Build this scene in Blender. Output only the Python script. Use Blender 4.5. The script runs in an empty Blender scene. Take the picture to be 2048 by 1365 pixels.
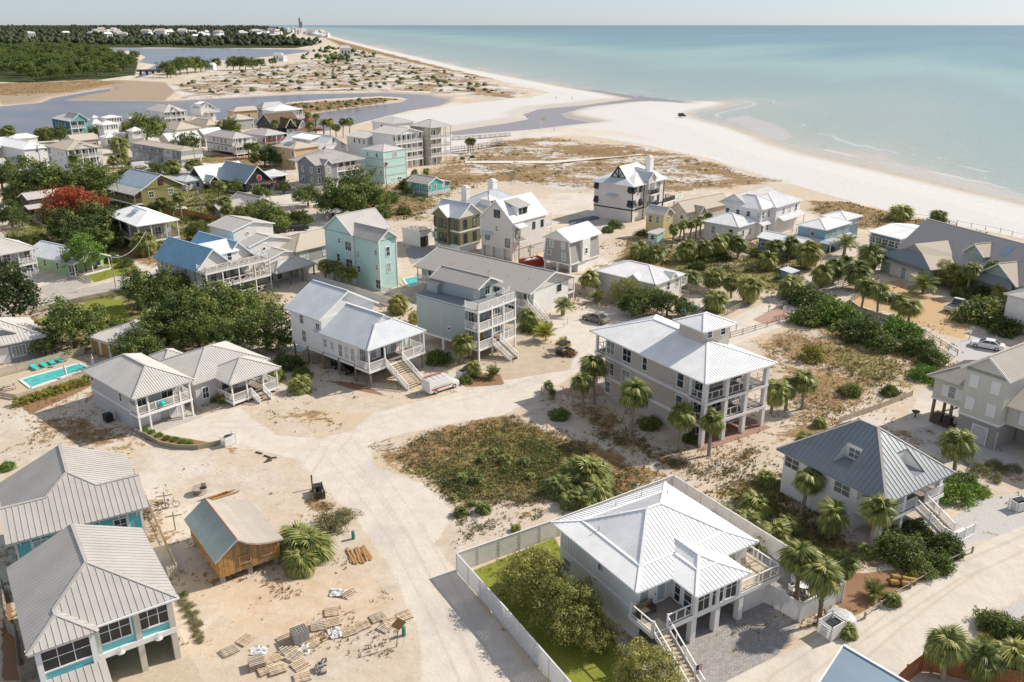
import bpy,bmesh,math,random
import numpy as np
random.seed(7); rng = np.random.default_rng(7)
S = bpy.context.scene
COL = S.collection
# ---------------------------------------------------------------- camera
F,H = 1700.0,45.0                    # focal length in photo pixels, drone height in metres
P = math.atan(632.0 / F); cP,sP = math.cos(P),math.sin(P)
cam = bpy.data.cameras.new('camera'); cam_o = bpy.data.objects.new('camera',cam); COL.objects.link(cam_o)
cam.sensor_width = 36.0; cam.lens = 36.0 * F / 2048.0
cam.clip_start = 0.5; cam.clip_end = 250000.0
cam_o.location = (0,0,H); cam_o.rotation_euler = (math.radians(90) - P,0,0)
S.camera = cam_o
# ---------------------------------------------------------------- sky, sun, exposure
SUN_AZ,SUN_EL = 66.0,38.0            # azimuth clockwise from the viewing direction (+Y)
W_ = bpy.data.worlds.new('World'); S.world = W_; W_.use_nodes = True
nt = W_.node_tree; nt.nodes.clear()
sky = nt.nodes.new('ShaderNodeTexSky'); sky.sky_type = 'NISHITA'; sky.sun_disc = False
sky.sun_elevation = math.radians(SUN_EL); sky.sun_rotation = math.radians(SUN_AZ)
sky.altitude = 0; sky.air_density = 0.6; sky.dust_density = 0.5; sky.ozone_density = 4.0
bg = nt.nodes.new('ShaderNodeBackground'); bg.inputs[1].default_value = 0.05
wo = nt.nodes.new('ShaderNodeOutputWorld')
veil = nt.nodes.new('ShaderNodeMix'); veil.data_type = 'RGBA'; veil.blend_type = 'ADD'; veil.inputs[0].default_value = 1.0; veil.inputs[7].default_value = (4.7,4.85,5.0,1)   # thin even cloud veil
nt.links.new(sky.outputs[0],veil.inputs[6]); nt.links.new(veil.outputs[2],bg.inputs[0]); nt.links.new(bg.outputs[0],wo.inputs[0])
sun = bpy.data.lights.new('sun','SUN'); sun.energy = 4.0; sun.angle = math.radians(0.53); sun.color = (1.0,0.925,0.815)
sun_o = bpy.data.objects.new('sun',sun); COL.objects.link(sun_o)
sun_o.rotation_euler = (math.radians(90 - SUN_EL),0,math.radians(180 - SUN_AZ) + 0.0)
sun_o.location = (200,80,200)
S.view_settings.view_transform = 'Standard'; S.view_settings.look = 'None'
S.view_settings.gamma = 1.0; S.view_settings.use_curve_mapping = False
S.view_settings.exposure = 0.43
# ---------------------------------------------------------------- survey helpers
def un(p,z=0.0):
 """point of the ground plane (or level z) that photo pixel p shows"""
 u = (p[0] - 1024) / F; v = (p[1] - 682.5) / F
 t = (H - z) / (sP + v * cP)
 return np.array([u * t,(cP - v * sP) * t])
CR = dict(k1=(0,880,5.389),k2=(0,1112,5.389),k3=(1080,940,4.096),k4=(0,190,6.827),k5=(250,190,6.827),k6=(500,190,6.827),
 k7=(650,220,6.827),k8=(860,360,5.689),k9=(1400,1040,2.756),k10=(1180,300,4.48),k11=(1260,370,3.3175),k12=(1460,400,4.48),
 k13=(1720,420,4.073),k14=(380,300,5.6),k15=(200,330,5.6),k16=(0,240,3.733),b1=(0,0,2.926),b2=(600,0,2.926),b3=(1300,0,2.73),
 b4=(0,190,4.096),b5=(400,190,3.724),b6=(900,300,3.413),b7=(1400,350,3.16),b8=(0,430,3.412),c1=(200,400,4.265),c2=(540,400,3.303),
 c3=(1000,500,3.25),c4=(1450,560,3.425),c5=(0,640,3.657),c6=(0,880,2.815),c7=(340,940,3.2125),c8=(700,780,3.413),
 d1=(880,960,3.371),d2=(1200,960,3.371),d3=(1480,820,3.25),d4=(1640,1060,4.475),d5=(1800,640,4.266),d6=(780,520,4.55),
 d7=(540,540,4.875),d8=(1180,600,4.266),o=(0,0,1.0))
def q(k,x,y):
 a,b,s = CR[k]; return (a + x / s,b + y / s)
def Q(k,*a): return [q(k,*p) for p in a]
def g(k,x,y,z=0.0): return un(q(k,x,y),z)
# ---------------------------------------------------------------- materials
MATS = {}
def nmat(name,col,rough=0.7,var=0.12,vs=3.0,bump=0.0,bs=20.0,spec=0.3,metal=0.0,stripes=None,coat=0.0,oi=0.0):
 """principled material: noise mottling (var), optional relief stripes along an object axis"""
 if name in MATS: return MATS[name]
 m = bpy.data.materials.new(name); m.use_nodes = True; MATS[name] = m
 n = m.node_tree; b = n.nodes['Principled BSDF']
 b.inputs['Roughness'].default_value = rough; b.inputs['Specular IOR Level'].default_value = spec
 b.inputs['Metallic'].default_value = metal
 if coat: b.inputs['Coat Weight'].default_value = coat
 tc = n.nodes.new('ShaderNodeTexCoord')
 no = n.nodes.new('ShaderNodeTexNoise'); no.inputs['Scale'].default_value = vs; no.inputs['Detail'].default_value = 6; no.inputs['Roughness'].default_value = 0.65
 n.links.new(tc.outputs['Object'],no.inputs['Vector'])
 hs = n.nodes.new('ShaderNodeHueSaturation'); hs.inputs['Color'].default_value = (*col,1)
 mr = n.nodes.new('ShaderNodeMapRange'); mr.inputs[1].default_value = 0.3; mr.inputs[2].default_value = 0.7
 mr.inputs[3].default_value = 1 - var; mr.inputs[4].default_value = 1 + var
 n.links.new(no.outputs[0],mr.inputs[0])
 last = mr.outputs[0]
 if oi:
  ob = n.nodes.new('ShaderNodeObjectInfo'); m2 = n.nodes.new('ShaderNodeMapRange')
  m2.inputs[3].default_value = 1 - oi; m2.inputs[4].default_value = 1 + oi
  n.links.new(ob.outputs['Random'],m2.inputs[0])
  mm = n.nodes.new('ShaderNodeMath'); mm.operation = 'MULTIPLY'
  n.links.new(last,mm.inputs[0]); n.links.new(m2.outputs[0],mm.inputs[1]); last = mm.outputs[0]
 n.links.new(last,hs.inputs['Value']); n.links.new(hs.outputs[0],b.inputs['Base Color'])
 hgt = None
 if stripes:
  ax,per = stripes
  sx = n.nodes.new('ShaderNodeSeparateXYZ'); n.links.new(tc.outputs['Object'],sx.inputs[0])
  if ax == 3:
   ad = n.nodes.new('ShaderNodeMath'); ad.operation = 'ADD'; n.links.new(sx.outputs[0],ad.inputs[0]); n.links.new(sx.outputs[1],ad.inputs[1]); src = ad.outputs[0]
  else: src = sx.outputs[ax]
  dv = n.nodes.new('ShaderNodeMath'); dv.operation = 'DIVIDE'; dv.inputs[1].default_value = per; n.links.new(src,dv.inputs[0])
  fr = n.nodes.new('ShaderNodeMath'); fr.operation = 'FRACT'; n.links.new(dv.outputs[0],fr.inputs[0]); hgt = fr.outputs[0]
  if ax == 3:
   pw = n.nodes.new('ShaderNodeMath'); pw.operation = 'GREATER_THAN'; pw.inputs[1].default_value = 0.85; n.links.new(fr.outputs[0],pw.inputs[0]); hgt = pw.outputs[0]
 if bump or stripes:
  bp = n.nodes.new('ShaderNodeBump'); bp.inputs['Strength'].default_value = 0.5; bp.inputs['Distance'].default_value = 0.03
  if hgt is None:
   n2 = n.nodes.new('ShaderNodeTexNoise'); n2.inputs['Scale'].default_value = bs; n2.inputs['Detail'].default_value = 4
   n.links.new(tc.outputs['Object'],n2.inputs['Vector']); hgt = n2.outputs[0]
   bp.inputs['Strength'].default_value = min(1,bump); bp.inputs['Distance'].default_value = 0.06
  n.links.new(hgt,bp.inputs['Height']); n.links.new(bp.outputs[0],b.inputs['Normal'])
 return m
def paint(name,col,**k): return nmat(name,col,0.62,k.pop('var',0.05),k.pop('vs',0.7),stripes=k.pop('st',(2,0.19)),**k)
def metal(name,col,**k): return nmat(name,col,k.pop('rough',0.48),k.pop('var',0.09),0.45,spec=0.35,**k)
WHITE = nmat('white_trim',(0.80,0.79,0.77),0.55,0.04,1.0)
M = dict(
 w=paint('white_siding',(0.80,0.79,0.765)),wv=paint('white_board_batten',(0.74,0.73,0.70),st=(3,0.42)),
 cream=paint('cream_siding',(0.62,0.58,0.50)),beige=paint('beige_siding',(0.55,0.49,0.425)),ltgreen=paint('pale_sage_siding',(0.60,0.59,0.52)),
 grey=paint('light_grey_siding',(0.52,0.52,0.52)),dgrey=paint('grey_siding',(0.25,0.26,0.27)),mgrey=paint('mid_grey_siding',(0.36,0.36,0.35)),
 bluegrey=paint('blue_grey_siding',(0.38,0.45,0.46)),mint=paint('mint_siding',(0.44,0.69,0.63)),mint2=paint('pale_mint_siding',(0.52,0.74,0.69)),
 aqua=paint('aqua_siding',(0.17,0.55,0.58)),teal=paint('teal_siding',(0.10,0.43,0.42)),blue=paint('dusty_blue_siding',(0.24,0.38,0.46)),
 dblue=paint('deep_blue_siding',(0.03,0.16,0.24)),olive=paint('olive_board_batten',(0.19,0.185,0.105),st=(3,0.5)),olive2=paint('olive_siding',(0.27,0.25,0.10)),
 yellow=paint('yellow_siding',(0.66,0.55,0.28)),tan=paint('tan_siding',(0.62,0.44,0.24)),green=paint('pale_green_siding',(0.40,0.58,0.33)),
 slate=paint('slate_blue_siding',(0.20,0.27,0.33)),seafoam=paint('seafoam_siding',(0.38,0.47,0.43)),
 pink=paint('off_white_siding',(0.70,0.66,0.63)),
 rw=metal('white_metal_roof',(0.84,0.835,0.825)),rlg=metal('light_grey_metal_roof',(0.56,0.535,0.50)),rtan=metal('tan_metal_roof',(0.47,0.42,0.36)),
 rg=metal('grey_metal_roof',(0.45,0.425,0.395)),rdark=metal('charcoal_metal_roof',(0.215,0.245,0.265),rough=0.35),rgal=metal('galvalume_roof',(0.56,0.59,0.62),rough=0.4),
 rblue=metal('blue_metal_roof',(0.27,0.47,0.60),var=.1),rsteel=metal('steel_blue_roof',(0.33,0.41,0.48)),rsage=metal('green_grey_metal_roof',(0.36,0.43,0.43),var=.12),
 rsh=nmat('grey_shingles',(0.42,0.39,0.36),0.9,0.1,6,0.5,30),rshl=nmat('weathered_shingles',(0.48,0.45,0.42),0.9,0.1,6,0.5,30),
 rshd=nmat('dark_slate_shingles',(0.24,0.265,0.295),0.85,0.12,6,0.5,30),rsht=nmat('tan_shingles',(0.50,0.44,0.36),0.9,0.1,6,0.5,30),
 rbrown=nmat('brown_shingles',(0.17,0.11,0.075),0.9,0.15,4,0.5,20),rtile=nmat('clay_tiles',(0.22,0.11,0.07),0.85,0.2,8,0.6,12),
 wood=nmat('golden_wood',(0.42,0.24,0.09),0.75,0.22,2.5,0.3,10),wwood=nmat('weathered_wood',(0.30,0.25,0.20),0.85,0.2,3,0.3,12),dwood=nmat('dark_barn_wood',(0.10,0.075,0.055),0.9,0.3,3,0.4,10,oi=.25),
 deck=nmat('grey_brown_decking',(0.27,0.23,0.19),0.85,0.15,3,0.2,12),tdeck=nmat('tan_decking',(0.50,0.42,0.31),0.85,0.12,3,0.2,12),pile=nmat('timber_piling',(0.23,0.20,0.15),0.9,0.2,2,0.3,12),
 conc=nmat('concrete',(0.48,0.45,0.40),0.9,0.1,0.8,0.2,8),block=nmat('concrete_block',(0.34,0.32,0.30),0.95,0.12,3,0.4,8),dark=nmat('dark_metal',(0.025,0.027,0.03),0.5,0.1),
 black=nmat('black_trim',(0.03,0.035,0.045),0.5,0.08),redm=nmat('red_paint',(0.36,0.055,0.04),0.55,0.1),rubber=nmat('tyre_rubber',(0.02,0.02,0.02),0.9,0.1),
 tealtrim=nmat('teal_trim',(0.05,0.32,0.30),0.6,0.05),maroon=nmat('maroon_trim',(0.12,0.03,0.04),0.6,0.05),gold=nmat('golden_door',(0.55,0.31,0.05),0.5,0.05),
 chrome=nmat('bright_metal',(0.6,0.6,0.6),0.25,0.03,metal=0.8),sail=nmat('white_fabric',(0.75,0.73,0.70),0.9,0.06),turq=nmat('turquoise_mesh',(0.03,0.55,0.50),0.6,0.06),
 brick=nmat('red_brick_paving',(0.36,0.21,0.16),0.9,0.2,4,0.4,10),straw=nmat('pine_straw',(0.30,0.12,0.045),0.95,0.35,4,0.9,14),
)
def glassmat(name,col,rough=0.08):
 m = bpy.data.materials.new(name); m.use_nodes = True; b = m.node_tree.nodes['Principled BSDF']
 b.inputs['Base Color'].default_value = (*col,1); b.inputs['Roughness'].default_value = rough; b.inputs['Specular IOR Level'].default_value = 0.7
 n = m.node_tree; ob = n.nodes.new('ShaderNodeObjectInfo'); hs = n.nodes.new('ShaderNodeHueSaturation'); hs.inputs['Color'].default_value = (*col,1)
 mr = n.nodes.new('ShaderNodeMapRange'); mr.inputs[3].default_value = 0.6; mr.inputs[4].default_value = 1.9
 n.links.new(ob.outputs['Random'],mr.inputs[0]); n.links.new(mr.outputs[0],hs.inputs['Value']); n.links.new(hs.outputs[0],b.inputs['Base Color'])
 return m
GLASS = glassmat('window_glass',(0.035,0.045,0.05)); SCREEN = glassmat('dark_screen',(0.02,0.022,0.022),0.5); BLIND = glassmat('window_with_blind',(0.25,0.29,0.28),0.25)
# ---------------------------------------------------------------- mesh builder
class MB:
 def __init__(s): s.v = []; s.f = []
 def poly(s,pts):
  n = len(s.v); s.v += [tuple(map(float,p)) for p in pts]; s.f.append(tuple(range(n,n + len(pts)))); return s
 def box(s,x0,x1,y0,y1,z0,z1):
  n = len(s.v)
  s.v += [(x0,y0,z0),(x1,y0,z0),(x1,y1,z0),(x0,y1,z0),(x0,y0,z1),(x1,y0,z1),(x1,y1,z1),(x0,y1,z1)]
  for f in ((0,3,2,1),(4,5,6,7),(0,1,5,4),(1,2,6,5),(2,3,7,6),(3,0,4,7)): s.f.append(tuple(n + i for i in f))
  return s
 def bar(s,a,b,w,h=None):
  """rectangular bar from a to b, w wide, h high"""
  h = w if h is None else h
  a = np.array(a,float); b = np.array(b,float); d = b - a; L = np.linalg.norm(d)
  if L < 1e-6: return s
  d /= L; up = np.array([0,0,1.0]) if abs(d[2]) < 0.95 else np.array([0,1.0,0])
  r = np.cross(d,up); r /= np.linalg.norm(r); u = np.cross(r,d)
  n = len(s.v)
  for c in (a,b):
   for i,j in ((-1,-1),(1,-1),(1,1),(-1,1)): s.v.append(tuple(c + r * i * w / 2 + u * j * h / 2))
  for f in ((0,1,2,3),(7,6,5,4),(0,4,5,1),(1,5,6,2),(2,6,7,3),(3,7,4,0)): s.f.append(tuple(n + i for i in f))
  return s
 def tube(s,a,b,r0,r1=None,k=8,cap=True):
  r1 = r0 if r1 is None else r1
  a = np.array(a,float); b = np.array(b,float); d = b - a; L = np.linalg.norm(d); d /= max(L,1e-9)
  up = np.array([0,0,1.0]) if abs(d[2]) < 0.9 else np.array([1.0,0,0])
  r = np.cross(d,up); r /= np.linalg.norm(r); u = np.cross(r,d); n = len(s.v)
  for c,R in ((a,r0),(b,r1)):
   for i in range(k):
    t = 2 * math.pi * i / k; s.v.append(tuple(c + (r * math.cos(t) + u * math.sin(t)) * R))
  for i in range(k): s.f.append((n + i,n + (i + 1) % k,n + k + (i + 1) % k,n + k + i))
  if cap: s.f.append(tuple(n + i for i in range(k))[::-1]); s.f.append(tuple(n + k + i for i in range(k)))
  return s
 def slab(s,pts,th):
  """extrude a planar polygon straight down by th"""
  top = [tuple(map(float,p)) for p in pts]; k = len(top); n = len(s.v)
  s.v += top + [(p[0],p[1],p[2] - th) for p in top]
  s.f.append(tuple(n + i for i in range(k))); s.f.append(tuple(n + k + i for i in range(k))[::-1])
  for i in range(k): s.f.append((n + (i + 1) % k,n + i,n + k + i,n + k + (i + 1) % k))
  return s
 def sphere(s,c,r,k=8,m=5,sz=1.0):
  n = len(s.v)
  for j in range(m + 1):
   ph = math.pi * j / m
   for i in range(k):
    t = 2 * math.pi * i / k
    s.v.append((c[0] + r * math.sin(ph) * math.cos(t),c[1] + r * math.sin(ph) * math.sin(t),c[2] + r * sz * math.cos(ph)))
  for j in range(m):
   for i in range(k): s.f.append((n + j*k + i,n + (j+1)*k + i,n + (j+1)*k + (i+1) % k,n + j*k + (i+1) % k))
  return s
 def mesh(s,name,mat):
  me = bpy.data.meshes.new(name); me.from_pydata(s.v,[],s.f)
  for m in (mat if isinstance(mat,(list,tuple)) else [mat]): me.materials.append(m)
  me.update(); return me
 def obj(s,name,mat,parent=None):
  return link(name,s.mesh(name,mat),parent)
def link(name,me,parent=None,loc=None,rz=None):
 o = bpy.data.objects.new(name,me); COL.objects.link(o)
 if parent is not None: o.parent = parent
 if loc is not None: o.location = loc
 if rz is not None: o.rotation_euler = (0,0,rz)
 return o
def tag(o,label=None,cat=None,group=None,kind=None):
 if label: o['label'] = label
 if cat: o['category'] = cat
 if group: o['group'] = group
 if kind: o['kind'] = kind
 return o
def empty(name,label,cat,loc,rz=0.0,group=None):
 o = bpy.data.objects.new(name,None); COL.objects.link(o); o.empty_display_size = 0.5
 o.location = (loc[0],loc[1],loc[2] if len(loc) > 2 else 0.0); o.rotation_euler = (0,0,rz)
 return tag(o,label,cat,group)
def dup(root,loc,rz=0.0,sc=1.0,label=None,group=None):
 r = root.copy(); COL.objects.link(r); r.location = loc; r.rotation_euler = (0,0,rz); r.scale = (sc,sc,sc)
 if label: r['label'] = label
 if group: r['group'] = group
 for ch in root.children:
  c = ch.copy(); COL.objects.link(c); c.parent = r
  for gch in ch.children:
   d = gch.copy(); COL.objects.link(d); d.parent = c
 return r
# ---------------------------------------------------------------- shared window, door and shutter meshes
WCACHE = {}
def win_mesh(w,h,style,mt):
 key = (round(w,2),round(h,2),style,mt.name)
 if key in WCACHE: return WCACHE[key]
 b = MB(); c = 0.11; t = 0.06
 if style == 'round':
  k = 16; r = w / 2
  for i in range(k):
   a0 = 2*math.pi*i/k; a1 = 2*math.pi*(i+1)/k
   b.bar((r*math.cos(a0),-t/2,h/2 + r*math.sin(a0)),(r*math.cos(a1),-t/2,h/2 + r*math.sin(a1)),0.09,0.13)
  p = MB(); p.poly([(r*math.cos(2*math.pi*i/k),-0.02,h/2 + r*math.sin(2*math.pi*i/k)) for i in range(k)])
 else:
  b.box(-w/2-c,-w/2,-t,0,-c,h+c); b.box(w/2,w/2+c,-t,0,-c,h+c)
  b.box(-w/2,w/2,-t,0,h,h+c); b.box(-w/2-.03,w/2+.03,-t-.03,0,-c,0)
  mu = 0.05
  nx,nz = {'dh': (1,2),'x2': (2,2),'x1': (2,1),'p': (1,1),'x3': (3,1),'g3': (3,2),'x4': (4,1),'six': (2,3),'french': (2,1),'hb': (1,3),'g4': (4,2),'cr': (2,2)}[style]
  for i in range(1,nx): x = -w/2 + w*i/nx; b.box(x-mu/2,x+mu/2,-t+.015,0,0,h)
  for i in range(1,nz): z = h*i/nz; b.box(-w/2,w/2,-t+.012,-.001,z-mu/2,z+mu/2)
  p = MB(); p.poly([(-w/2,-0.02,0),(w/2,-0.02,0),(w/2,-0.02,h),(-w/2,-0.02,h)])
 WCACHE[key] = (b.mesh('window',mt),p.mesh('pane',GLASS),p.mesh('pane',SCREEN),p.mesh('pane',BLIND)); return WCACHE[key]
FACE = {'S': 0.0,'W': -math.pi/2,'E': math.pi/2,'N': math.pi}
class Bld:
 """a building in its own frame: x runs right-and-away, y left-and-away, from the corner nearest the camera"""
 def __init__(s,name,label,P0,P1,P2,z,hd=None,W=None,D=None,cat='house',group=None,dx=0.0,dy=0.0):
  a = un(P0,z)
  v = un(P1,z) - a if P1 is not None else None; w = un(P2,z) - a if P2 is not None else None
  if hd is None:
   hs = []
   if v is not None: hs.append(math.atan2(v[1],v[0]))
   if w is not None: hs.append(math.atan2(w[1],w[0]) - math.pi/2)
   s.h = sum(hs) / len(hs)
  else: s.h = math.radians(hd)
  s.x = np.array([math.cos(s.h),math.sin(s.h)]); s.y = np.array([-s.x[1],s.x[0]])
  s.W = W if W is not None else float(v @ s.x); s.D = D if D is not None else float(w @ s.y)
  s.z = z; s.root = empty(name,label,cat,a + s.x*dx + s.y*dy,s.h,group)
 def pt(s,lx,ly):
  o = s.root.location; return (o.x + s.x[0]*lx + s.y[0]*ly,o.y + s.x[1]*lx + s.y[1]*ly)
 def loc(s,p,z=0.0):
  d = un(p,z) - np.array(s.root.location[:2]); return float(d @ s.x),float(d @ s.y)
 def part(s,name,b,mat,parent=None): return b.obj(name,mat,parent or s.root)
 def wall(s,x0,x1,y0,y1,z0,z1,mat): return s.part('wall',MB().box(x0,x1,y0,y1,z0,z1),M[mat])
 def bx(s,name,x0,x1,y0,y1,z0,z1,mat): return s.part(name,MB().box(x0,x1,y0,y1,z0,z1),M[mat] if isinstance(mat,str) else mat)
 # ---- roofs: list of planes, each (points; first two = eave edge)
 def roof(s,planes,mat,seam=0.45,panels=False,th=0.16,caps=(),capmat=None,rib=0.05,drop=0.0):
  mt = M[mat]; b = MB()
  for pl in planes: b.slab(pl,th)
  r = s.part('roof',b,mt)
  if seam:
   rb = MB()
   for pl in planes:
    P_ = [np.array(p,float) for p in pl]
    u = P_[1] - P_[0]; L = np.linalg.norm(u)
    if L < 1e-3: continue
    u /= L; nrm = np.zeros(3)
    for i in range(len(P_)): nrm += np.cross(P_[i] - P_[0],P_[(i+1) % len(P_)] - P_[0])
    nrm /= np.linalg.norm(nrm)
    if nrm[2] < 0: nrm = -nrm
    vv = np.cross(nrm,u)
    if vv[2] < 0: vv = -vv
    uv = [((p - P_[0]) @ u,(p - P_[0]) @ vv) for p in P_]
    umin = min(p[0] for p in uv); umax = max(p[0] for p in uv)
    def span(c):
     vs = []
     for i in range(len(uv)):
      (a0,b0),(a1,b1) = uv[i],uv[(i+1) % len(uv)]
      if (a0 - c) * (a1 - c) <= 0 and abs(a1 - a0) > 1e-6: vs.append(b0 + (b1-b0)*(c-a0)/(a1-a0))
     return (min(vs),max(vs)) if len(vs) > 1 else None
    n = max(1,int(round((umax - umin) / seam))); st = (umax - umin) / n
    X = lambda a_,b_,h_: P_[0] + u*a_ + vv*b_ + nrm*h_
    for i in range(n + 1 if not panels else n):
     c = umin + st * i
     if not panels:
      c = min(max(c,umin + .04),umax - .04); sp = span(c)
      if sp is None or sp[1] - sp[0] < 0.15: continue
      w = rib / 2; lo,hi = sp
      rb.poly([X(c-w,lo,.0),X(c,lo,rib),X(c,hi,rib),X(c-w,hi,.0)])
      rb.poly([X(c,lo,rib),X(c+w,lo,.0),X(c+w,hi,.0),X(c,hi,rib)])
     else:
      poly = uv
      for lim,sg in ((c,1),(c + st,-1)):
       out = []
       for j in range(len(poly)):
        p0,p1 = poly[j],poly[(j+1) % len(poly)]
        i0 = (p0[0]-lim)*sg >= -1e-9; i1 = (p1[0]-lim)*sg >= -1e-9
        if i0: out.append(p0)
        if i0 != i1:
         t_ = (lim-p0[0])/(p1[0]-p0[0]); out.append((lim,p0[1]+(p1[1]-p0[1])*t_))
       poly = out
       if len(poly) < 3: break
      if len(poly) < 3 or max(p[1] for p in poly) - min(p[1] for p in poly) < .05: continue
      pb = MB(); pb.poly([X(a_,b_,.018) for a_,b_ in poly])
      sp = span(c + 0.03); sp = sp if sp else (0,0)
      lo,hi = sp
      if hi - lo > .1:
       for (a0,h0,a1,h1) in ((c+.002,.0,c+.002,.06),(c+.002,.06,c+.045,.06),(c+.045,.06,c+.045,.018)):
        pb.poly([X(a0,lo,h0),X(a1,lo,h1),X(a1,hi,h1),X(a0,hi,h0)])
      s.part('roof_panel',pb,mt,r)
   if rb.f: s.part('seam',rb,mt,r)
  if caps:
   cb = MB()
   for a_,b_ in caps:
    a2 = np.array(a_,float); b2 = np.array(b_,float); a2[2] += .02; b2[2] += .02
    cb.bar(a2,b2,0.26,0.07)
   s.part('ridge_cap',cb,M[capmat] if capmat else mt,r)
  return r
 def hip(s,x0,x1,y0,y1,z,rise,mat,ax=None,inset=None,seam=0.45,panels=False,capmat=None,gablet=0):
  w,d = x1-x0,y1-y0; ax = ax or ('x' if w > d else 'y')
  A,B,C,E = (x0,y0,z),(x1,y0,z),(x1,y1,z),(x0,y1,z); zr = z + rise
  if ax == 'x':
   i = min(w,d)/2 if inset is None else inset; i = min(i,w/2 - .01)
   R0,R1 = (x0+i,(y0+y1)/2,zr),(x1-i,(y0+y1)/2,zr)
   pl = [[A,B,R1,R0],[B,C,R1],[C,E,R0,R1],[E,A,R0]]
   caps = [(A,R0),(E,R0),(B,R1),(C,R1),(R0,R1)]
  else:
   i = min(w,d)/2 if inset is None else inset; i = min(i,d/2 - .01)
   R0,R1 = ((x0+x1)/2,y0+i,zr),((x0+x1)/2,y1-i,zr)
   pl = [[A,B,R0],[B,C,R1,R0],[C,E,R1],[E,A,R0,R1]]
   caps = [(A,R0),(B,R0),(C,R1),(E,R1),(R0,R1)]
  return s.roof(pl,mat,seam,panels,caps=caps,capmat=capmat)
 def gable(s,x0,x1,y0,y1,z,rise,mat,ax,wall=None,over=0.35,seam=0.45,panels=False,rx=0.5,wz=None):
  """gable roof over eave rect; gable end walls stand inside by over"""
  if ax == 'x':
   ym = y0 + (y1-y0)*rx; A,B,C,E = (x0,y0,z),(x1,y0,z),(x1,y1,z),(x0,y1,z); R0,R1 = (x0,ym,z+rise),(x1,ym,z+rise)
   pl = [[A,B,R1,R0],[C,E,R0,R1]]
   ends = [[(xx,y0+over,z-.2),(xx,y1-over,z-.2),(xx,y1-over,z+rise*over/((y1-ym))-.17),(xx,ym,z+rise-.17),(xx,y0+over,z+rise*over/((ym-y0))-.17)] for xx in (x0+over,x1-over)]
  else:
   xm = x0 + (x1-x0)*rx; A,B,C,E = (x0,y0,z),(x1,y0,z),(x1,y1,z),(x0,y1,z); R0,R1 = (xm,y0,z+rise),(xm,y1,z+rise)
   pl = [[B,C,R1,R0],[E,A,R0,R1]]
   ends = [[(x0+over,yy,z-.2),(x1-over,yy,z-.2),(x1-over,yy,z+rise*over/((x1-xm))-.17),(xm,yy,z+rise-.17),(x0+over,yy,z+rise*over/((xm-x0))-.17)] for yy in (y0+over,y1-over)]
  r = s.roof(pl,mat,seam,panels,caps=[(R0,R1)])
  if wall:
   for k,e in enumerate(ends):
    b = MB(); i = 0 if ax == 'x' else 1; sgn = 1 if k == 0 else -1
    e2 = [tuple(p[j] + (0.1*sgn if j == i else 0) for j in range(3)) for p in e]
    n = len(e); b.poly(e); b.poly(e2)
    for j in range(n): b.poly([e[j],e[(j+1) % n],e2[(j+1) % n],e2[j]])
    s.part('gable_wall',b,M[wall])
   ap = (x0+(x1-x0)*rx) if ax == 'y' else (y0+(y1-y0)*rx)
   for e0 in ((x0-.02,x1+.02) if ax == 'x' else (y0-.02,y1+.02)):
    for sd in ((y0,y1) if ax == 'x' else (x0,x1)):
     P_ = ((e0,sd,z-.06),(e0,ap,z+rise-.06)) if ax == 'x' else ((sd,e0,z-.06),(ap,e0,z+rise-.06))
     s.part('bargeboard',MB().bar(P_[0],P_[1],.05,.24),WHITE)
  return r
 def plane(s,pts,mat,seam=0.45,panels=False,th=.14): return s.roof([pts],mat,seam,panels,th)
 # ---- openings
 def win(s,face,c,u,z,w=0.9,h=1.4,st='dh',trim=WHITE,pane=0):
  """face S/E/N/W at coordinate c, centre u along it, sill z"""
  fm = win_mesh(w,h,st,trim)
  loc = {'S': (u,c,z),'N': (u,c,z),'W': (c,u,z),'E': (c,u,z)}[face]
  if pane == 0 and random.random() < .28: pane = 2
  o = link('window',fm[0],s.root,loc,FACE[face]); link('pane',fm[1+pane],o)
  return o
 def wins(s,face,c,us,z,w=0.9,h=1.4,st='dh',trim=WHITE,pane=0):
  for u in us: s.win(face,c,u,z,w,h,st,trim,pane)
 def door(s,face,c,u,z,w=1.0,h=2.1,mat='w',name='door'):
  key = ('door',w,h,mat,name)
  if key not in WCACHE:
   b = MB().box(-w/2,w/2,-.05,0,0,h)
   f = MB(); f.box(-w/2-.1,-w/2,-.07,0,0,h+.1); f.box(w/2,w/2+.1,-.07,0,0,h+.1); f.box(-w/2,w/2,-.07,0,h,h+.1)
   if name == 'garage_door':
    for i in range(1,5): b.box(-w/2+.08,w/2-.08,-.065,-.05,h*i/5-.2+.05-h/10,h*i/5+.05-h/10)
   hd = MB().box(w/2-.16,w/2-.1,-.1,-.05,h*.45,h*.45+.14)
   WCACHE[key] = (b.mesh(name,M[mat]),f.mesh('door_frame',WHITE),hd.mesh('handle',M['dark']))
  ms = WCACHE[key]; loc = {'S': (u,c,z),'N': (u,c,z),'W': (c,u,z),'E': (c,u,z)}[face]
  o = link(name,ms[0],s.root,loc,FACE[face]); link('door_frame',ms[1],o); link('handle',ms[2],o); return o
 # ---- structure
 def posts(s,pts,z0,z1,w=0.2,mat=None,name='column'):
  for x,y in pts: s.part(name,MB().box(x-w/2,x+w/2,y-w/2,y+w/2,z0,z1),mat or WHITE)
 def piles(s,pts,z1,r=0.15,mat='pile'):
  for x,y in pts: s.part('piling',MB().tube((x,y,-.2),(x,y,z1),r,r,8),M[mat])
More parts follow.
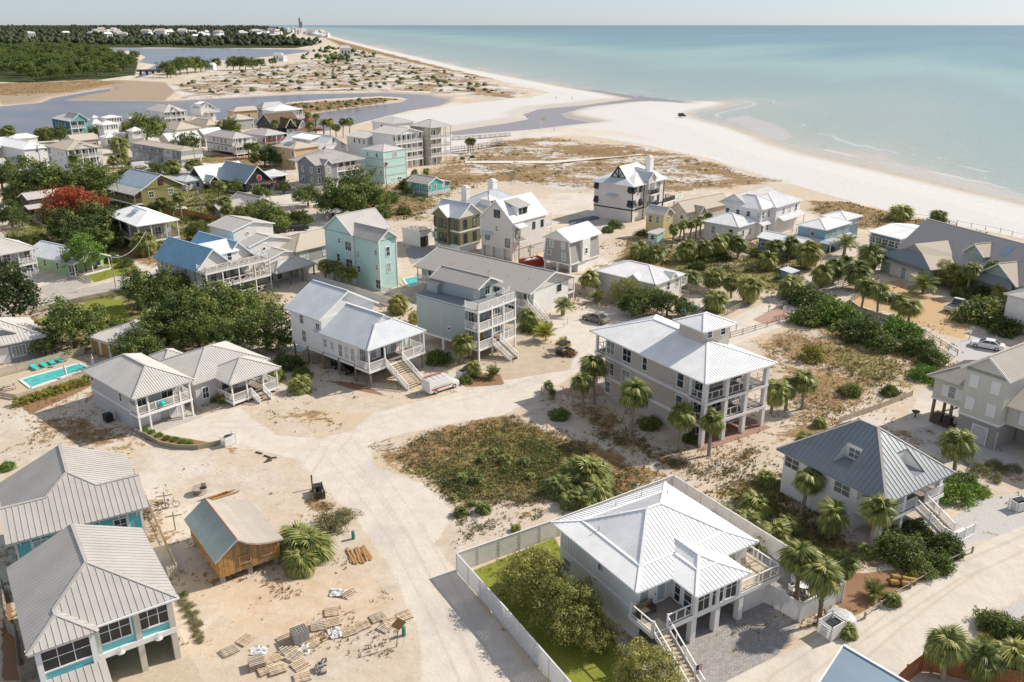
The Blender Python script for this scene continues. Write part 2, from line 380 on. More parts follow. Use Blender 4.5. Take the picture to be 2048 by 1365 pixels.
 def band(s,x0,x1,y0,y1,z,h=0.22,p=0.04,mat=None):
  b = MB(); b.box(x0-p,x1+p,y0-p,y0,z,z+h); b.box(x0-p,x1+p,y1,y1+p,z,z+h); b.box(x0-p,x0,y0,y1,z,z+h); b.box(x1,x1+p,y0,y1,z,z+h)
  s.part('trim_band',b,mat or WHITE)
 def corners(s,x0,x1,y0,y1,z0,z1,w=.14,mat=None):
  b = MB(); p = .03
  for x in (x0,x1):
   for y in (y0,y1): b.box(x-w/2-(p if x == x0 else -p)*0-(.0),x+w/2,y-w/2,y+w/2,z0,z1)
  s.part('corner_board',b,mat or WHITE)
 def rail(s,pts,z,h=1.0,style='bal',mat=None,step=0.13,posts=True):
  mt = mat or WHITE; b = MB(); ba = MB()
  for i in range(len(pts)-1):
   a = np.array(pts[i] if len(pts[i]) == 3 else (*pts[i],z),float); c = np.array(pts[i+1] if len(pts[i+1]) == 3 else (*pts[i+1],z),float); L = np.linalg.norm((c-a)[:2])
   up = np.array([0,0,1.0])
   b.bar(a+up*h,c+up*h,.1,.06); b.bar(a+up*.12,c+up*.12,.06,.07)
   if style == 'bal':
    n = max(1,int(L/step))
    for j in range(1,n): p = a+(c-a)*j/n; ba.bar(p+up*.12,p+up*h,.04)
   elif style == 'x':
    n = max(1,int(round(L/1.4)))
    for j in range(n):
     p = a+(c-a)*j/n; r = a+(c-a)*(j+1)/n; b.bar(p+up*.12,r+up*h,.06); b.bar(p+up*h,r+up*.12,.06)
   elif style == 'open':
    n = max(1,int(round(L/1.0)))
    for j in range(1,n): p = a+(c-a)*j/n; b.bar(p+up*.12,p+up*h,.07)
   if posts:
    n = max(1,int(round(L/2.0)))
    for j in range(n+1):
     p = a+(c-a)*j/n; b.box(p[0]-.06,p[0]+.06,p[1]-.06,p[1]+.06,p[2]-.1,p[2]+h+.1)
  o = s.part('railing',b,mt)
  if ba.f: s.part('baluster',ba,mt,o)
  return o
 def deck(s,x0,x1,y0,y1,z,mat='deck',fascia=True,th=.14):
  o = s.part('deck',MB().box(x0,x1,y0,y1,z-th,z),M[mat])
  if fascia:
   b = MB(); p = .05
   b.box(x0-p,x1+p,y0-p,y0,z-.36,z-.01); b.box(x0-p,x1+p,y1,y1+p,z-.36,z-.01); b.box(x0-p,x0,y0,y1,z-.36,z-.01); b.box(x1,x1+p,y0,y1,z-.36,z-.01)
   s.part('deck_fascia',b,WHITE)
  return o
 def stairs(s,x,y,d,w,z1,run=None,z0=0.0,mat=None,style='bal'):
  """flight centred at (x,y) on the upper edge, descending along d ('S','E','W','N')"""
  dx,dy = {'S': (0,-1),'N': (0,1),'E': (1,0),'W': (-1,0)}[d]; n = max(2,int(round((z1-z0)/.18))); run = run or n*.27
  px,py = -dy,dx
  root = s.part('stairs',MB().bar((x+px*w/2,y+py*w/2,z1-.15),(x+px*w/2+dx*run,y+py*w/2+dy*run,z0-.05),.06,.3).bar((x-px*w/2,y-py*w/2,z1-.15),(x-px*w/2+dx*run,y-py*w/2+dy*run,z0-.05),.06,.3),WHITE)
  tm = None
  for i in range(n):
   t = (i+.5)/n; z = z1 - (z1-z0)*(i+1)/n + .02; cx,cy = x+dx*run*t,y+dy*run*t; hw = w/2-.04
   if tm is None:
    a = run/n/2+.02
    tm = (MB().box(-hw,hw,-a,a,-.05,0) if dx == 0 else MB().box(-a,a,-hw,hw,-.05,0)).mesh('step',mat or M['tdeck'])
   link('step',tm,root,(cx,cy,z))
  for sg in (1,-1): s.rail([(x+px*sg*w/2,y+py*sg*w/2,z1),(x+px*sg*w/2+dx*run,y+py*sg*w/2+dy*run,z0)],0,.9,style)
  return root
 def vent(s,x,y,z): s.part('vent_pipe',MB().tube((x,y,z-.3),(x,y,z+.3),.05,.05,6),M['rg'])
 def chimney(s,x0,x1,y0,y1,z0,z1,mat='w'):
  c = s.bx('chimney',x0,x1,y0,y1,z0,z1,mat)
  s.part('chimney_cap',MB().box(x0-.12,x1+.12,y0-.12,y1+.12,z1,z1+.2).box(x0+.3,x1-.3,y0+.3,y1-.3,z1+.2,z1+.55),WHITE,c)
 def box_house(s,wallm,roofm,rise,kind='hip',ax=None,o=0.5,z0=0.0,seam=0.45,floors=None,capmat=None,base=None,wallname=None):
  """plain walls + roof over the whole eave rectangle"""
  s.wall(o,s.W-o,o,s.D-o,z0,s.z-.1,wallm)
  for x in (o,s.W-o):
   for y in (o,s.D-o): s.bx('corner_board',x-.09,x+.09,y-.09,y+.09,z0,s.z-.1,WHITE)
  if kind == 'hip': s.hip(0,s.W,0,s.D,s.z,rise,roofm,ax,seam=seam,capmat=capmat)
  elif kind == 'gable': s.gable(0,s.W,0,s.D,s.z,rise,roofm,ax or ('x' if s.W > s.D else 'y'),wallm,over=o,seam=seam)
  if base: s.piles([(x,y) for x in (o+.2,s.W/2,s.W-o-.2) for y in (o+.2,s.D/2,s.D-o-.2)],z0,.16)
 def winrow(s,face,n,z,w=.9,h=1.4,st='dh',o=0.5,pad=.12,pane=0,trim=WHITE):
  L = s.W if face in 'SN' else s.D; c = {'S': o,'W': o,'E': s.W-o,'N': s.D-o}[face]
  for i in range(n): s.win(face,c,L*(pad + (1-2*pad)*(i/(n-1) if n > 1 else .5)),z,w,h,st,trim,pane)
# ================================================================ LAND, WATER
SEA = -1.2
def poly(pts,z=0.0,k='o'): return np.array([un(q(k,*p),z) for p in pts])
def sdist(pl,X,Y):
 """signed distance to polygon, positive inside"""
 d = np.full(X.shape,1e18); ins = np.zeros(X.shape,bool); n = len(pl)
 for i in range(n):
  ax,ay = pl[i]; bx,by = pl[(i+1) % n]; ex,ey = bx-ax,by-ay; wx,wy = X-ax,Y-ay
  t = np.clip((wx*ex+wy*ey)/(ex*ex+ey*ey+1e-12),0,1); dx,dy = wx-ex*t,wy-ey*t
  d = np.minimum(d,dx*dx+dy*dy)
  c = ((ay <= Y) & (by > Y)) | ((by <= Y) & (ay > Y))
  ins ^= c & (X < ax+(Y-ay)/(ey if abs(ey) > 1e-12 else 1e-12)*ex)
 d = np.sqrt(d); return np.where(ins,d,-d)
def vnoise(X,Y,s,seed=0):
 """value noise on the plane, feature size s"""
 x,y = X/s,Y/s; xi,yi = np.floor(x).astype(np.int64),np.floor(y).astype(np.int64); fx,fy = x-xi,y-yi
 fx,fy = fx*fx*(3-2*fx),fy*fy*(3-2*fy)
 def h(a,b):
  v = (a*374761393 + b*668265263 + seed*974634541) & 0xffffffff; v = ((v ^ (v >> 13))*1274126177) & 0xffffffff
  return ((v ^ (v >> 16)) & 0xffff)/65535.0
 return (h(xi,yi)*(1-fx)+h(xi+1,yi)*fx)*(1-fy)+(h(xi,yi+1)*(1-fx)+h(xi+1,yi+1)*fx)*fy
def fbm(X,Y,s,seed=0,o=4): return sum(vnoise(X,Y,s/2**i,seed+i)/2**i for i in range(o))/sum(1/2**i for i in range(o))
SHORE = [(560,55.2),(615,58.5),(640,66),(690,80),(760,97),(850,117),(950,140),(1050,159),(1150,178),(1200,186),(1250,196),(1310,201),(1380,202),(1450,203),(1465,207),(1440,215),(1400,222),(1380,230),(1420,244),(1480,258),(1530,276),(1545,286),(1630,312),(1740,335),(1849,360),(1950,384),(2048,405),(2300,470),(2700,585)]
sea_pl = poly(SHORE + [(3800,700),(3800,51),(300,51)],SEA)
LAG = [poly([(-600,330),(-600,218),(0,213),(80,206),(105,196),(200,180),(225,177),(222,183),(165,193),(130,201),(330,203),(480,195),(600,189),(760,186),(850,190),(900,200),(882,212),(800,226),(700,252),(640,266),(560,268),(500,250),(420,240),(250,242),(190,262),(80,280),(0,292)],SEA),
  poly([(q('b2',*p)) for p in [(860,775),(1000,752),(1200,722),(1330,700),(1300,672),(1390,640),(1640,618),(1900,585),(2048,560),(2250,560),(2250,610),(2048,595),(1900,606),(1660,634),(1530,668),(1560,690),(1720,722),(1500,746),(1320,768),(1100,785),(900,800)]],SEA),
  poly([(100,98.5),(200,96),(300,97),(450,97.3),(600,99.5),(628,103),(560,112),(480,120),(350,128),(322,136),(300,150),(262,160),(285,145),(310,130),(275,125),(290,115),(270,103),(140,101)],SEA)]
ISLE = poly([(520,226),(560,209),(640,201),(760,195),(815,198),(800,205),(720,214),(640,226),(590,234)],SEA)
def lag_sd(X,Y):
 d = np.full(X.shape,-1e9)
 for pl in LAG: d = np.maximum(d,sdist(pl,X,Y))
 return np.minimum(d,-sdist(ISLE,X,Y))
# ---- zones traced on the plan: name -> [(polygon, weight, edge width m)]
Z = {}
def zone(name,pts,w=1.0,e=1.5,k='o'): Z.setdefault(name,[]).append((poly(pts,0,k),w,e))
zone('road',[(845,1420),(840,1270),(790,1150),(715,1040),(660,985),(600,922),(480,890),(300,885),(300,866),(400,832),(480,815),(505,838),(560,872),(640,878),(705,862),(745,828),(850,800),(940,783),(1010,760),(1140,740),(1150,715),(1140,690),(1030,655),(1060,640),(1170,622),(1250,615),(1300,640),(1215,680),(1190,720),(1100,780),(1060,800),(1010,830),(880,852),(790,872),(735,890),(752,935),(840,965),(900,1015),(890,1060),(868,1090),(905,1130),(930,1165),(1000,1262),(1110,1420)],1,1.2)
zone('road',[(1300,1420),(1560,1312),(1700,1250),(1850,1150),(1950,1095),(2048,1050),(2300,960),(2300,1100),(2048,1190),(1930,1262),(1800,1420)],1,1.0)
zone('road',[(1400,668),(1480,630),(1570,585),(1660,560),(1690,570),(1600,620),(1560,655),(1470,690)],1,.8)
zone('road',[(1090,402),(1120,385),(1225,390),(1230,420),(1215,440),(1150,430),(1100,425)],.9,2)
zone('road',[(920,297),(1000,272),(1120,252),(1240,262),(1330,285),(1250,275),(1100,268),(1010,283)],.7,2)
zone('road',[(60,560),(180,520),(200,545),(90,590)],.9,.8); zone('road',[(240,515),(330,545),(310,552),(225,525)],.8,.8)
zone('road',[(330,320),(460,330),(560,350),(620,400),(560,420),(480,390),(380,360),(300,340)],.9,2); zone('road',[(560,430),(700,430),(740,470),(640,480),(560,470)],.8,2)
zone('road',[(1840,780),(1940,735),(2000,720),(1900,830),(1880,850),(1800,862)],.9,1.2); zone('road',[(560,385),(720,390),(730,410),(560,415)],.8,2)
zone('asphalt',[(-400,705),(0,622),(66,600),(330,540),(470,500),(620,462),(740,440),(740,447),(620,474),(480,512),(335,560),(75,614),(0,640),(-400,730)],1,.5)
zone('asphalt',[(60,578),(190,540),(205,560),(100,600)],.7,.8); zone('asphalt',[(200,380),(300,345),(420,335),(460,345),(330,370),(260,400)],.6,1.5)
zone('gravel',[(1830,1120),(1870,1060),(1960,1000),(2048,985),(2300,960),(2300,1040),(2048,1060),(1950,1085),(1900,1110)],1,.6)
zone('gravel',[(1960,1240),(2048,1195),(2200,1130),(2300,1200),(2048,1270)],.9,1); zone('gravel',[(1890,690),(1960,670),(2020,700),(1960,735),(1900,720)],.9,1); zone('gravel',[(1800,870),(1880,800),(2048,830),(2048,960),(1900,930)],.8,1.2)
zone('beach',[(560,56),(690,78),(850,114),(1050,156),(1150,176),(1260,192),(1400,201),(1460,205),(1390,225),(1450,250),(1545,284),(1740,334),(2048,404),(2600,560),(2600,640),(2048,478),(1850,438),(1700,402),(1560,362),(1420,318),(1280,288),(1150,268),(1000,285),(905,312),(860,300),(820,250),(740,245),(660,258),(640,240),(760,235),(880,215),(960,205),(1060,196),(1100,185),(990,160),(880,135),(740,98),(660,74)],1,3)
zone('lawn',[(75,640),(190,600),(245,600),(262,640),(200,665),(100,650)],1,.4); zone('lawn',[(925,1150),(1110,1075),(1130,1120),(1280,1365),(1180,1420),(1100,1365),(1010,1240)],1,.4); zone('lawn',[(150,540),(210,500),(260,520),(250,548),(190,566)],.9,.8); zone('lawn',[(60,545),(160,480),(190,500),(120,530)],.5,1)
zone('lawn',[(540,432),(600,425),(640,440),(600,455)],.8,1)
zone('mulch',[(1660,1180),(1690,1150),(1780,1140),(1860,1140),(1925,1105),(1930,1112),(1860,1150),(1760,1205),(1690,1240)],1,.6); zone('mulch',[(650,760),(720,768),(780,795),(700,778)],1,.5); zone('mulch',[(915,745),(1000,750),(1010,770),(930,775)],1,.5); zone('mulch',[(280,858),(330,870),(420,885),(440,890),(400,900),(330,893),(290,880)],1,.3); zone('mulch',[(40,812),(180,765),(185,772),(60,830)],1,.5); zone('mulch',[(1330,1290),(1370,1340),(1300,1365)],.0,.5); zone('mulch',[(530,760),(570,755),(560,775),(525,780)],.8,.5)
zone('mulch',[(0,1180),(20,1180),(60,1365),(0,1365)],.8,.5)
zone('orange',[(1705,590),(1740,568),(1800,560),(1850,590),(1960,620),(1925,680),(1880,665),(1840,650),(1780,625),(1710,610)],1,.3)
zone('brick',[(1110,785),(1160,772),(1200,770),(1215,790),(1160,800)],1,.3); zone('brick',[(1505,640),(1560,610),(1585,632),(1530,650)],1,.3); zone('brick',[(440,300),(520,296),(540,312),(450,318)],1,.5)
zone('veg',[(740,915),(795,892),(865,850),(995,822),(1035,830),(1070,852),(1170,882),(1330,950),(1270,985),(1200,1015),(1080,1003),(990,1012),(912,1036),(888,990),(810,945)],1.0,3)
zone('green',[(820,950),(880,920),(1000,850),(1050,850),(1150,900),(1200,990),(1000,1000),(900,1000)],.9,5)
zone('veg',[(1130,800),(1200,800),(1340,900),(1400,930),(1500,880),(1560,905),(1500,960),(1400,975),(1330,950),(1180,880)],.75,3); zone('green',[(1420,980),(1560,930),(1600,1000),(1720,1160),(1640,1150),(1500,1050)],.8,4); zone('veg',[(1400,985),(1560,930),(1610,1010),(1740,1120),(1690,1180),(1620,1130),(1500,1040)],.9,3)
zone('veg',[(1480,690),(1560,650),(1640,660),(1800,700),(1860,740),(1800,790),(1700,850),(1560,900),(1540,780)],.62,4); zone('green',[(1640,640),(1760,690),(1880,730),(1850,800),(1700,790),(1600,700)],.5,6); zone('veg',[(1560,610),(1700,650),(1900,720),(1880,760),(1740,700),(1580,650)],.8,3)
zone('veg',[(905,305),(1000,275),(1100,274),(1280,292),(1420,322),(1560,362),(1540,374),(1400,384),(1250,388),(1120,382),(1000,365),(940,385),(900,400),(760,430),(680,420),(720,380),(830,350)],.70,6); zone('beach',[(905,300),(1000,275),(1280,292),(1420,322),(1560,362),(1400,384),(1120,382),(1000,365),(940,345)],.75,6); zone('veg',[(1610,402),(1700,408),(1860,444),(1960,468),(1880,462),(1700,458),(1620,425)],.85,3)
zone('veg',[(700,395),(760,370),(860,395),(900,400),(860,440),(760,445),(690,430)],.8,4); zone('green',[(800,360),(900,390),(880,410),(790,395)],.7,3)
zone('veg',[(1230,480),(1300,470),(1500,480),(1640,520),(1560,600),(1440,560),(1330,590),(1240,520)],.78,3); zone('green',[(1300,490),(1500,480),(1640,520),(1750,560),(1560,600),(1440,570),(1330,600)],.7,4)
zone('veg',[(330,170),(420,150),(640,118),(690,100),(760,112),(880,140),(990,165),(1060,185),(1040,205),(920,190),(760,182),(600,184),(480,192),(360,200)],.60,10); zone('beach',[(330,172),(420,150),(640,118),(690,100),(760,112),(880,140),(990,165),(1060,185),(1040,205),(920,190),(760,182),(600,184),(480,192),(360,200)],.75,10); zone('veg',[(640,72),(700,88),(880,133),(1000,162),(960,158),(820,125),(680,92)],.9,6); zone('veg',[(530,226),(570,208),(760,196),(812,198),(720,212),(600,232)],.9,5)
zone('reed',[(0,195),(100,180),(230,160),(330,165),(350,185),(330,200),(140,200),(0,208)],1,4); zone('reed',[(-400,175),(0,170),(160,165),(100,185),(0,200),(-400,215)],.9,6)
zone('veg',[(0,520),(0,400),(220,330),(520,300),(600,400),(330,540),(200,520)],.78,5); zone('green',[(0,540),(0,300),(220,270),(420,290),(480,380),(600,440),(400,470),(200,520)],.75,6); zone('green',[(0,700),(60,600),(330,545),(560,560),(600,640),(330,720),(160,700)],.6,4); zone('veg',[(0,700),(60,600),(330,545),(560,560),(600,640),(330,720),(160,700)],.75,4)
zone('veg',[(0,900),(60,830),(190,800),(290,870),(180,930),(60,990),(0,1000)],.42,4); zone('veg',[(60,850),(190,810),(270,880),(140,920)],.55,3); zone('veg',[(330,1110),(430,1150),(560,1110),(600,1080),(560,1140),(440,1180),(340,1160)],.55,2); zone('veg',[(650,960),(700,1030),(730,1090),(680,1080),(620,1050),(600,1000)],.55,2); zone('veg',[(540,820),(650,810),(720,840),(690,858),(600,855)],.5,2)
zone('veg',[(745,1260),(830,1240),(845,1300),(760,1365),(660,1365),(700,1320)],.5,3); zone('veg',[(880,1090),(900,1030),(1000,1010),(1100,1010),(1150,1025),(1000,1080),(910,1110)],.5,2.5); zone('veg',[(1880,1270),(1960,1240),(2048,1270),(2048,1330),(1950,1320)],.5,2)
zone('forest',[(-3000,80),(-3000,51.0),(560,51.0),(600,57),(560,78),(640,88),(590,97),(420,96),(200,95),(100,97),(-400,100)],1,20); zone('veg',[(-400,168),(0,166),(170,160),(250,165),(150,184),(60,190),(0,193),(-400,205)],.85,8); zone('forest',[(-600,160),(-600,96),(0,92),(90,90),(200,96),(278,118),(270,150),(200,160),(60,165)],1,6)
zone('dirt',[(380,1180),(600,1130),(760,1130),(830,1200),(780,1260),(640,1300),(460,1300)],.8,5); zone('dirt',[(330,860),(600,880),(640,960),(560,1000),(420,930)],.5,4); zone('dirt',[(985,690),(1030,650),(1150,700),(1140,740),(1010,762)],1,1)
def zmask(name,X,Y):
 m = np.zeros(X.shape)
 for pl,w,e in Z.get(name,[]):
  lo,hi = pl.min(0)-4*e,pl.max(0)+4*e; k = (X > lo[0]) & (X < hi[0]) & (Y > lo[1]) & (Y < hi[1])
  if k.any(): m[k] = np.maximum(m[k],w*np.clip(.5+sdist(pl,X[k],Y[k])/(2*e),0,1))
 return m
def height(X,Y):
 s = -sdist(sea_pl,X,Y); l = -lag_sd(X,Y)
 h = np.minimum(np.where(s > 0,-1.15+.045*s,-1.2+.03*s),np.where(l > 0,-1.1+.22*l,-1.2+.1*l)); h = np.clip(h,-4,0)
 dn = np.clip((Y-150)/60,0,1)*np.clip((np.minimum(s,l)-12)/20,0,1)*zmask('veg',X,Y)
 return h + dn*(fbm(X,Y,22,3)-.42)*3.2*np.where((Y < 330) & (X < 0),0,1),s,l
# perspective-spaced rows and columns: fine near, coarse far
ys = np.concatenate([np.arange(1560,700,-3.0),np.arange(700,300,-2.0),np.arange(300,110,-1.0),np.arange(110,60,-.6),np.linspace(60,50.9,30)])
rows = np.array([un((1024,y))[1] for y in ys]); cols = np.linspace(-.95,.95,520)
YY = np.repeat(rows[:,None],len(cols),1); XX = YY*cols[None,:]*1.0
X,Y = XX.ravel(),YY.ravel(); hh,sdS,sdL = height(X,Y)
def grid_mesh(name,X,Y,Zh,nr,nc,mask=None):
 me = bpy.data.meshes.new(name); v = np.stack([X,Y,Zh],1).astype(np.float32)
 i = (np.arange(nr-1)[:,None]*nc+np.arange(nc-1)[None,:]).ravel(); f = np.stack([i,i+1,i+nc+1,i+nc],1)
 if mask is not None: f = f[mask[f].any(1)]
 me.vertices.add(len(v)); me.vertices.foreach_set('co',v.ravel()); me.loops.add(f.size); me.loops.foreach_set('vertex_index',f.astype(np.int32).ravel())
 me.polygons.add(len(f)); me.polygons.foreach_set('loop_start',np.arange(0,f.size,4,dtype=np.int32)); me.polygons.foreach_set('use_smooth',np.ones(len(f),bool)); me.update(calc_edges=True); return me
def attr(me,name,val):
 a = me.attributes.new(name,'FLOAT','POINT'); a.data.foreach_set('value',val.astype(np.float32))
zone('veg',[(-400,1365),(-400,330),(300,290),(620,300),(760,420),(900,420),(1100,450),(1300,460),(1600,480),(1750,500),(2048,620),(2300,700),(2300,1365)],.26,4)
zone('veg',[(0,900),(0,640),(640,700),(900,700),(700,860),(560,1000),(300,900)],.34,4)
gm = grid_mesh('ground',X,Y,hh,len(rows),len(cols)); ground = link('ground',gm); tag(ground,kind='structure')
for nm in ('road','asphalt','gravel','beach','lawn','mulch','orange','brick','veg','green','reed','forest','dirt'): attr(gm,nm,zmask(nm,X,Y))
def pdist(pl,X,Y):
 d = np.full(X.shape,1e9)
 for i in range(len(pl)-1):
  a,e = pl[i],pl[i+1]-pl[i]; t = np.clip(((X-a[0])*e[0]+(Y-a[1])*e[1])/(e@e),0,1); d = np.minimum(d,np.hypot(X-a[0]-e[0]*t,Y-a[1]-e[1]*t))
 return d
tk = np.zeros(X.shape); near = Y < 150
for pts in ([(960,1400),(880,1230),(800,1080),(720,970),(660,905),(700,860),(850,815),(1020,770),(1160,700),(1230,640)],[(1000,1400),(905,1200),(830,1060),(760,960),(690,880),(560,845),(430,850)],[(1640,1365),(1790,1240),(1930,1140),(2100,1060)],[(1560,1365),(1720,1262),(1900,1150),(2080,1075)],[(500,1150),(600,1165),(690,1215),(640,1260),(540,1240)],[(880,800),(1000,785),(1130,745)],[(330,960),(480,1000),(600,960),(640,900)]):
 w_ = poly(pts)
 for o_ in (-.8,.8): tk[near] = np.maximum(tk[near],np.clip(1-np.abs(pdist(w_,X[near],Y[near])-.8)/.32,0,1))
attr(gm,'track',tk)
shore = np.minimum(sdS/14,sdL/5); shore = np.minimum(shore,np.maximum(-sdist(LAG[1],X,Y),0)/20+.1*(X < -70)*5); attr(gm,'wet',np.clip(1-shore,0,1));
# ---- ground material
gmat = bpy.data.materials.new('sandy_ground'); gmat.use_nodes = True; n = gmat.node_tree; pb = n.nodes['Principled BSDF']; pb.inputs['Roughness'].default_value = .95; pb.inputs['Specular IOR Level'].default_value = .1
geo = n.nodes.new('ShaderNodeNewGeometry')
def N(t): return n.nodes.new(t)
def noise(s,det=6,ro=.6,vec=None):
 a = N('ShaderNodeTexNoise'); a.inputs['Scale'].default_value = s; a.inputs['Detail'].default_value = det; a.inputs['Roughness'].default_value = ro; n.links.new(vec or geo.outputs['Position'],a.inputs['Vector']); return a.outputs[0]
def ma(op,a,b=None,c=None):
 m = N('ShaderNodeMath'); m.operation = op
 for i,v in enumerate((a,b,c)):
  if v is None: continue
  if isinstance(v,(int,float)): m.inputs[i].default_value = v
  else: n.links.new(v,m.inputs[i])
 return m.outputs[0]
def ss(v,lo,hi):
 m = N('ShaderNodeMapRange'); m.interpolation_type = 'SMOOTHSTEP'; m.inputs[1].default_value = lo; m.inputs[2].default_value = hi; n.links.new(v,m.inputs[0]); return m.outputs[0]
def mix(f,a,b):
 m = N('ShaderNodeMix'); m.data_type = 'RGBA'
 if isinstance(f,(int,float)): m.inputs[0].default_value = f
 else: n.links.new(f,m.inputs[0])
 for i,v in ((6,a),(7,b)):
  if isinstance(v,tuple): m.inputs[i].default_value = (*v,1)
  else: n.links.new(v,m.inputs[i])
 return m.outputs[2]
def at(nm): a = N('ShaderNodeAttribute'); a.attribute_name = nm; return a.outputs['Fac']
nb,nm_,nf,nx,nq = noise(.12),noise(.6,8,.7),noise(3.0,8,.7),noise(14,4,.6),noise(.035,5,.65)
def edge(nm,k=.5,lo=.42,hi=.58,nz=None): return ss(ma('ADD',at(nm),ma('MULTIPLY',ma('SUBTRACT',nz or nm_,.5),k)),lo,hi)
sand = mix(ss(nm_,.35,.7),(.50,.42,.33),(.625,.555,.475)); sand = mix(ss(nb,.4,.65),sand,(.56,.455,.33))
sand = mix(ma('MULTIPLY',ss(nq,.5,.62),.7),sand,(.67,.62,.565)); sand = mix(ss(nf,.57,.70),sand,(.36,.27,.17)); col = mix(ma('MULTIPLY',ss(nx,.60,.74),.55),sand,(.26,.19,.12))
col = mix(edge('dirt',.6),col,mix(ss(nm_,.3,.7),(.55,.40,.26),(.62,.52,.41)))
col = mix(edge('gravel',.2),col,mix(ss(noise(9,6,.8),.35,.65),(.40,.385,.37),(.60,.575,.55)))
beach = mix(ss(nm_,.3,.75),(.58,.56,.535),(.65,.635,.615)); col = mix(edge('beach',.5),col,mix(ma('MULTIPLY',ss(nf,.62,.72),.35),beach,(.5,.43,.35)))
dry = mix(ss(nf,.35,.68),(.17,.105,.05),(.40,.28,.145)); grn = mix(ss(nf,.3,.7),(.12,.125,.04),(.29,.25,.10))
vegc = mix(edge('green',.7,.3,.6),dry,grn); vd = ma('ADD',ma('ADD',ma('MULTIPLY',ma('SUBTRACT',nm_,.5),1.5),ma('MULTIPLY',ma('SUBTRACT',nq,.5),1.8)),ma('ADD',ma('MULTIPLY',ma('SUBTRACT',nb,.5),.9),ma('MULTIPLY',ma('SUBTRACT',nf,.5),1.0)))
col = mix(edge('reed',.5),col,mix(ss(nm_,.3,.7),(.30,.23,.16),(.42,.335,.25)))
col = mix(ss(ma('ADD',at('veg'),vd),.48,.66),col,vegc)
road = mix(ss(nm_,.3,.7),(.58,.52,.44),(.66,.60,.525)); road = mix(ma('MULTIPLY',ss(nb,.5,.66),.7),road,(.50,.46,.42)); road = mix(ma('MULTIPLY',ss(nf,.6,.75),.3),road,(.42,.35,.27))
road = mix(ma('MULTIPLY',ss(ma('ADD',at('track'),ma('MULTIPLY',ma('SUBTRACT',nf,.5),.5)),.3,.9),.22),road,(.47,.415,.34)); col = mix(edge('road',.45),col,road); col = mix(ma('MULTIPLY',ss(ma('ADD',at('track'),ma('MULTIPLY',ma('SUBTRACT',nf,.5),.5)),.35,.9),.2),col,(.45,.36,.26))
col = mix(edge('asphalt',.15),col,mix(ss(nm_,.3,.7),(.40,.36,.32),(.48,.44,.40)))
col = mix(edge('lawn',.15),col,mix(ss(nf,.3,.7),(.16,.21,.035),(.27,.27,.05)))
col = mix(edge('mulch',.8),col,mix(ss(nx,.35,.65),(.20,.11,.06),(.37,.225,.135)))
col = mix(edge('orange',.1),col,mix(ss(nf,.3,.7),(.48,.32,.175),(.56,.40,.235))); col = mix(edge('brick',.1),col,mix(ss(nx,.3,.7),(.38,.24,.19),(.48,.33,.27)))
col = mix(edge('forest',.4),col,mix(ss(noise(.03,8,.8),.35,.65),(.028,.042,.016),(.075,.085,.03)))
wet = ma('MULTIPLY',ss(at('wet'),.25,.95),.75); col = mix(wet,col,(.43,.385,.325))
n.links.new(col,pb.inputs['Base Color'])
bp = N('ShaderNodeBump'); bp.inputs['Strength'].default_value = .55; bp.inputs['Distance'].default_value = .16; n.links.new(ma('ADD',ma('MULTIPLY',nm_,1.0),ma('MULTIPLY',nf,.45)),bp.inputs['Height']); n.links.new(bp.outputs[0],pb.inputs['Normal'])
gm.materials.append(gmat)
# ---- sea
ys2 = np.concatenate([np.arange(640,130,-3.0),np.arange(130,60,-.8),np.linspace(60,50.62,40)]); r2 = np.array([un((1024,y),SEA)[1] for y in ys2]); c2_ = np.linspace(-.9,1.6,420)
Y2 = np.repeat(r2[:,None],len(c2_),1); X2 = (Y2*c2_[None,:]).ravel(); Y2 = Y2.ravel(); sd2 = sdist(sea_pl,X2,Y2)
sm = grid_mesh('sea',X2,Y2,np.full(X2.shape,SEA),len(r2),len(c2_),sd2 > -25); attr(sm,'off',sd2); zone('brown',[(1130,172),(1180,176),(1260,186),(1340,196),(1420,203),(1330,212),(1230,206),(1150,188)],1,12); attr(sm,'brown',zmask('brown',X2,Y2)); zone('bar',[(1735,312),(1800,320),(1900,341),(2048,380),(2300,450),(2300,468),(2048,398),(1900,362),(1790,336)],1,3); zone('bar',[(1440,232),(1500,226),(1560,246),(1600,270),(1560,280),(1500,258)],.8,6); attr(sm,'bar',zmask('bar',X2,Y2)); sea = link('sea',sm); tag(sea,kind='structure')
for f in (): pass
smat = bpy.data.materials.new('sea_water'); smat.use_nodes = True; n = smat.node_tree; pb = n.nodes['Principled BSDF']; geo = N('ShaderNodeNewGeometry')
mp = N('ShaderNodeMapping'); mp.inputs['Rotation'].default_value = (0,0,math.radians(-62)); n.links.new(geo.outputs['Position'],mp.inputs['Vector'])
mp2 = N('ShaderNodeVectorMath'); mp2.operation = 'MULTIPLY'; mp2.inputs[1].default_value = (.16,1,1); n.links.new(mp.outputs[0],mp2.inputs[0])
SN = noise(.006,5,.6,mp2.outputs[0]); SF = noise(.05,5,.6,mp2.outputs[0])
off = at('off'); dd = ma('ADD',off,ma('ADD',ma('MULTIPLY',ma('SUBTRACT',SN,.5),190),ma('MULTIPLY',ma('SUBTRACT',SF,.5),26)))
lg = ma('ADD',ma('MULTIPLY',ma('SUBTRACT',noise(.0035,4,.55,mp2.outputs[0]),.5),.34),ma('DIVIDE',ma('LOGARITHM',ma('MAXIMUM',ma('ADD',ma('MULTIPLY',dd,1),8),1.5),10),4.6))
cr = N('ShaderNodeValToRGB'); n.links.new(lg,cr.inputs[0]); el = cr.color_ramp.elements
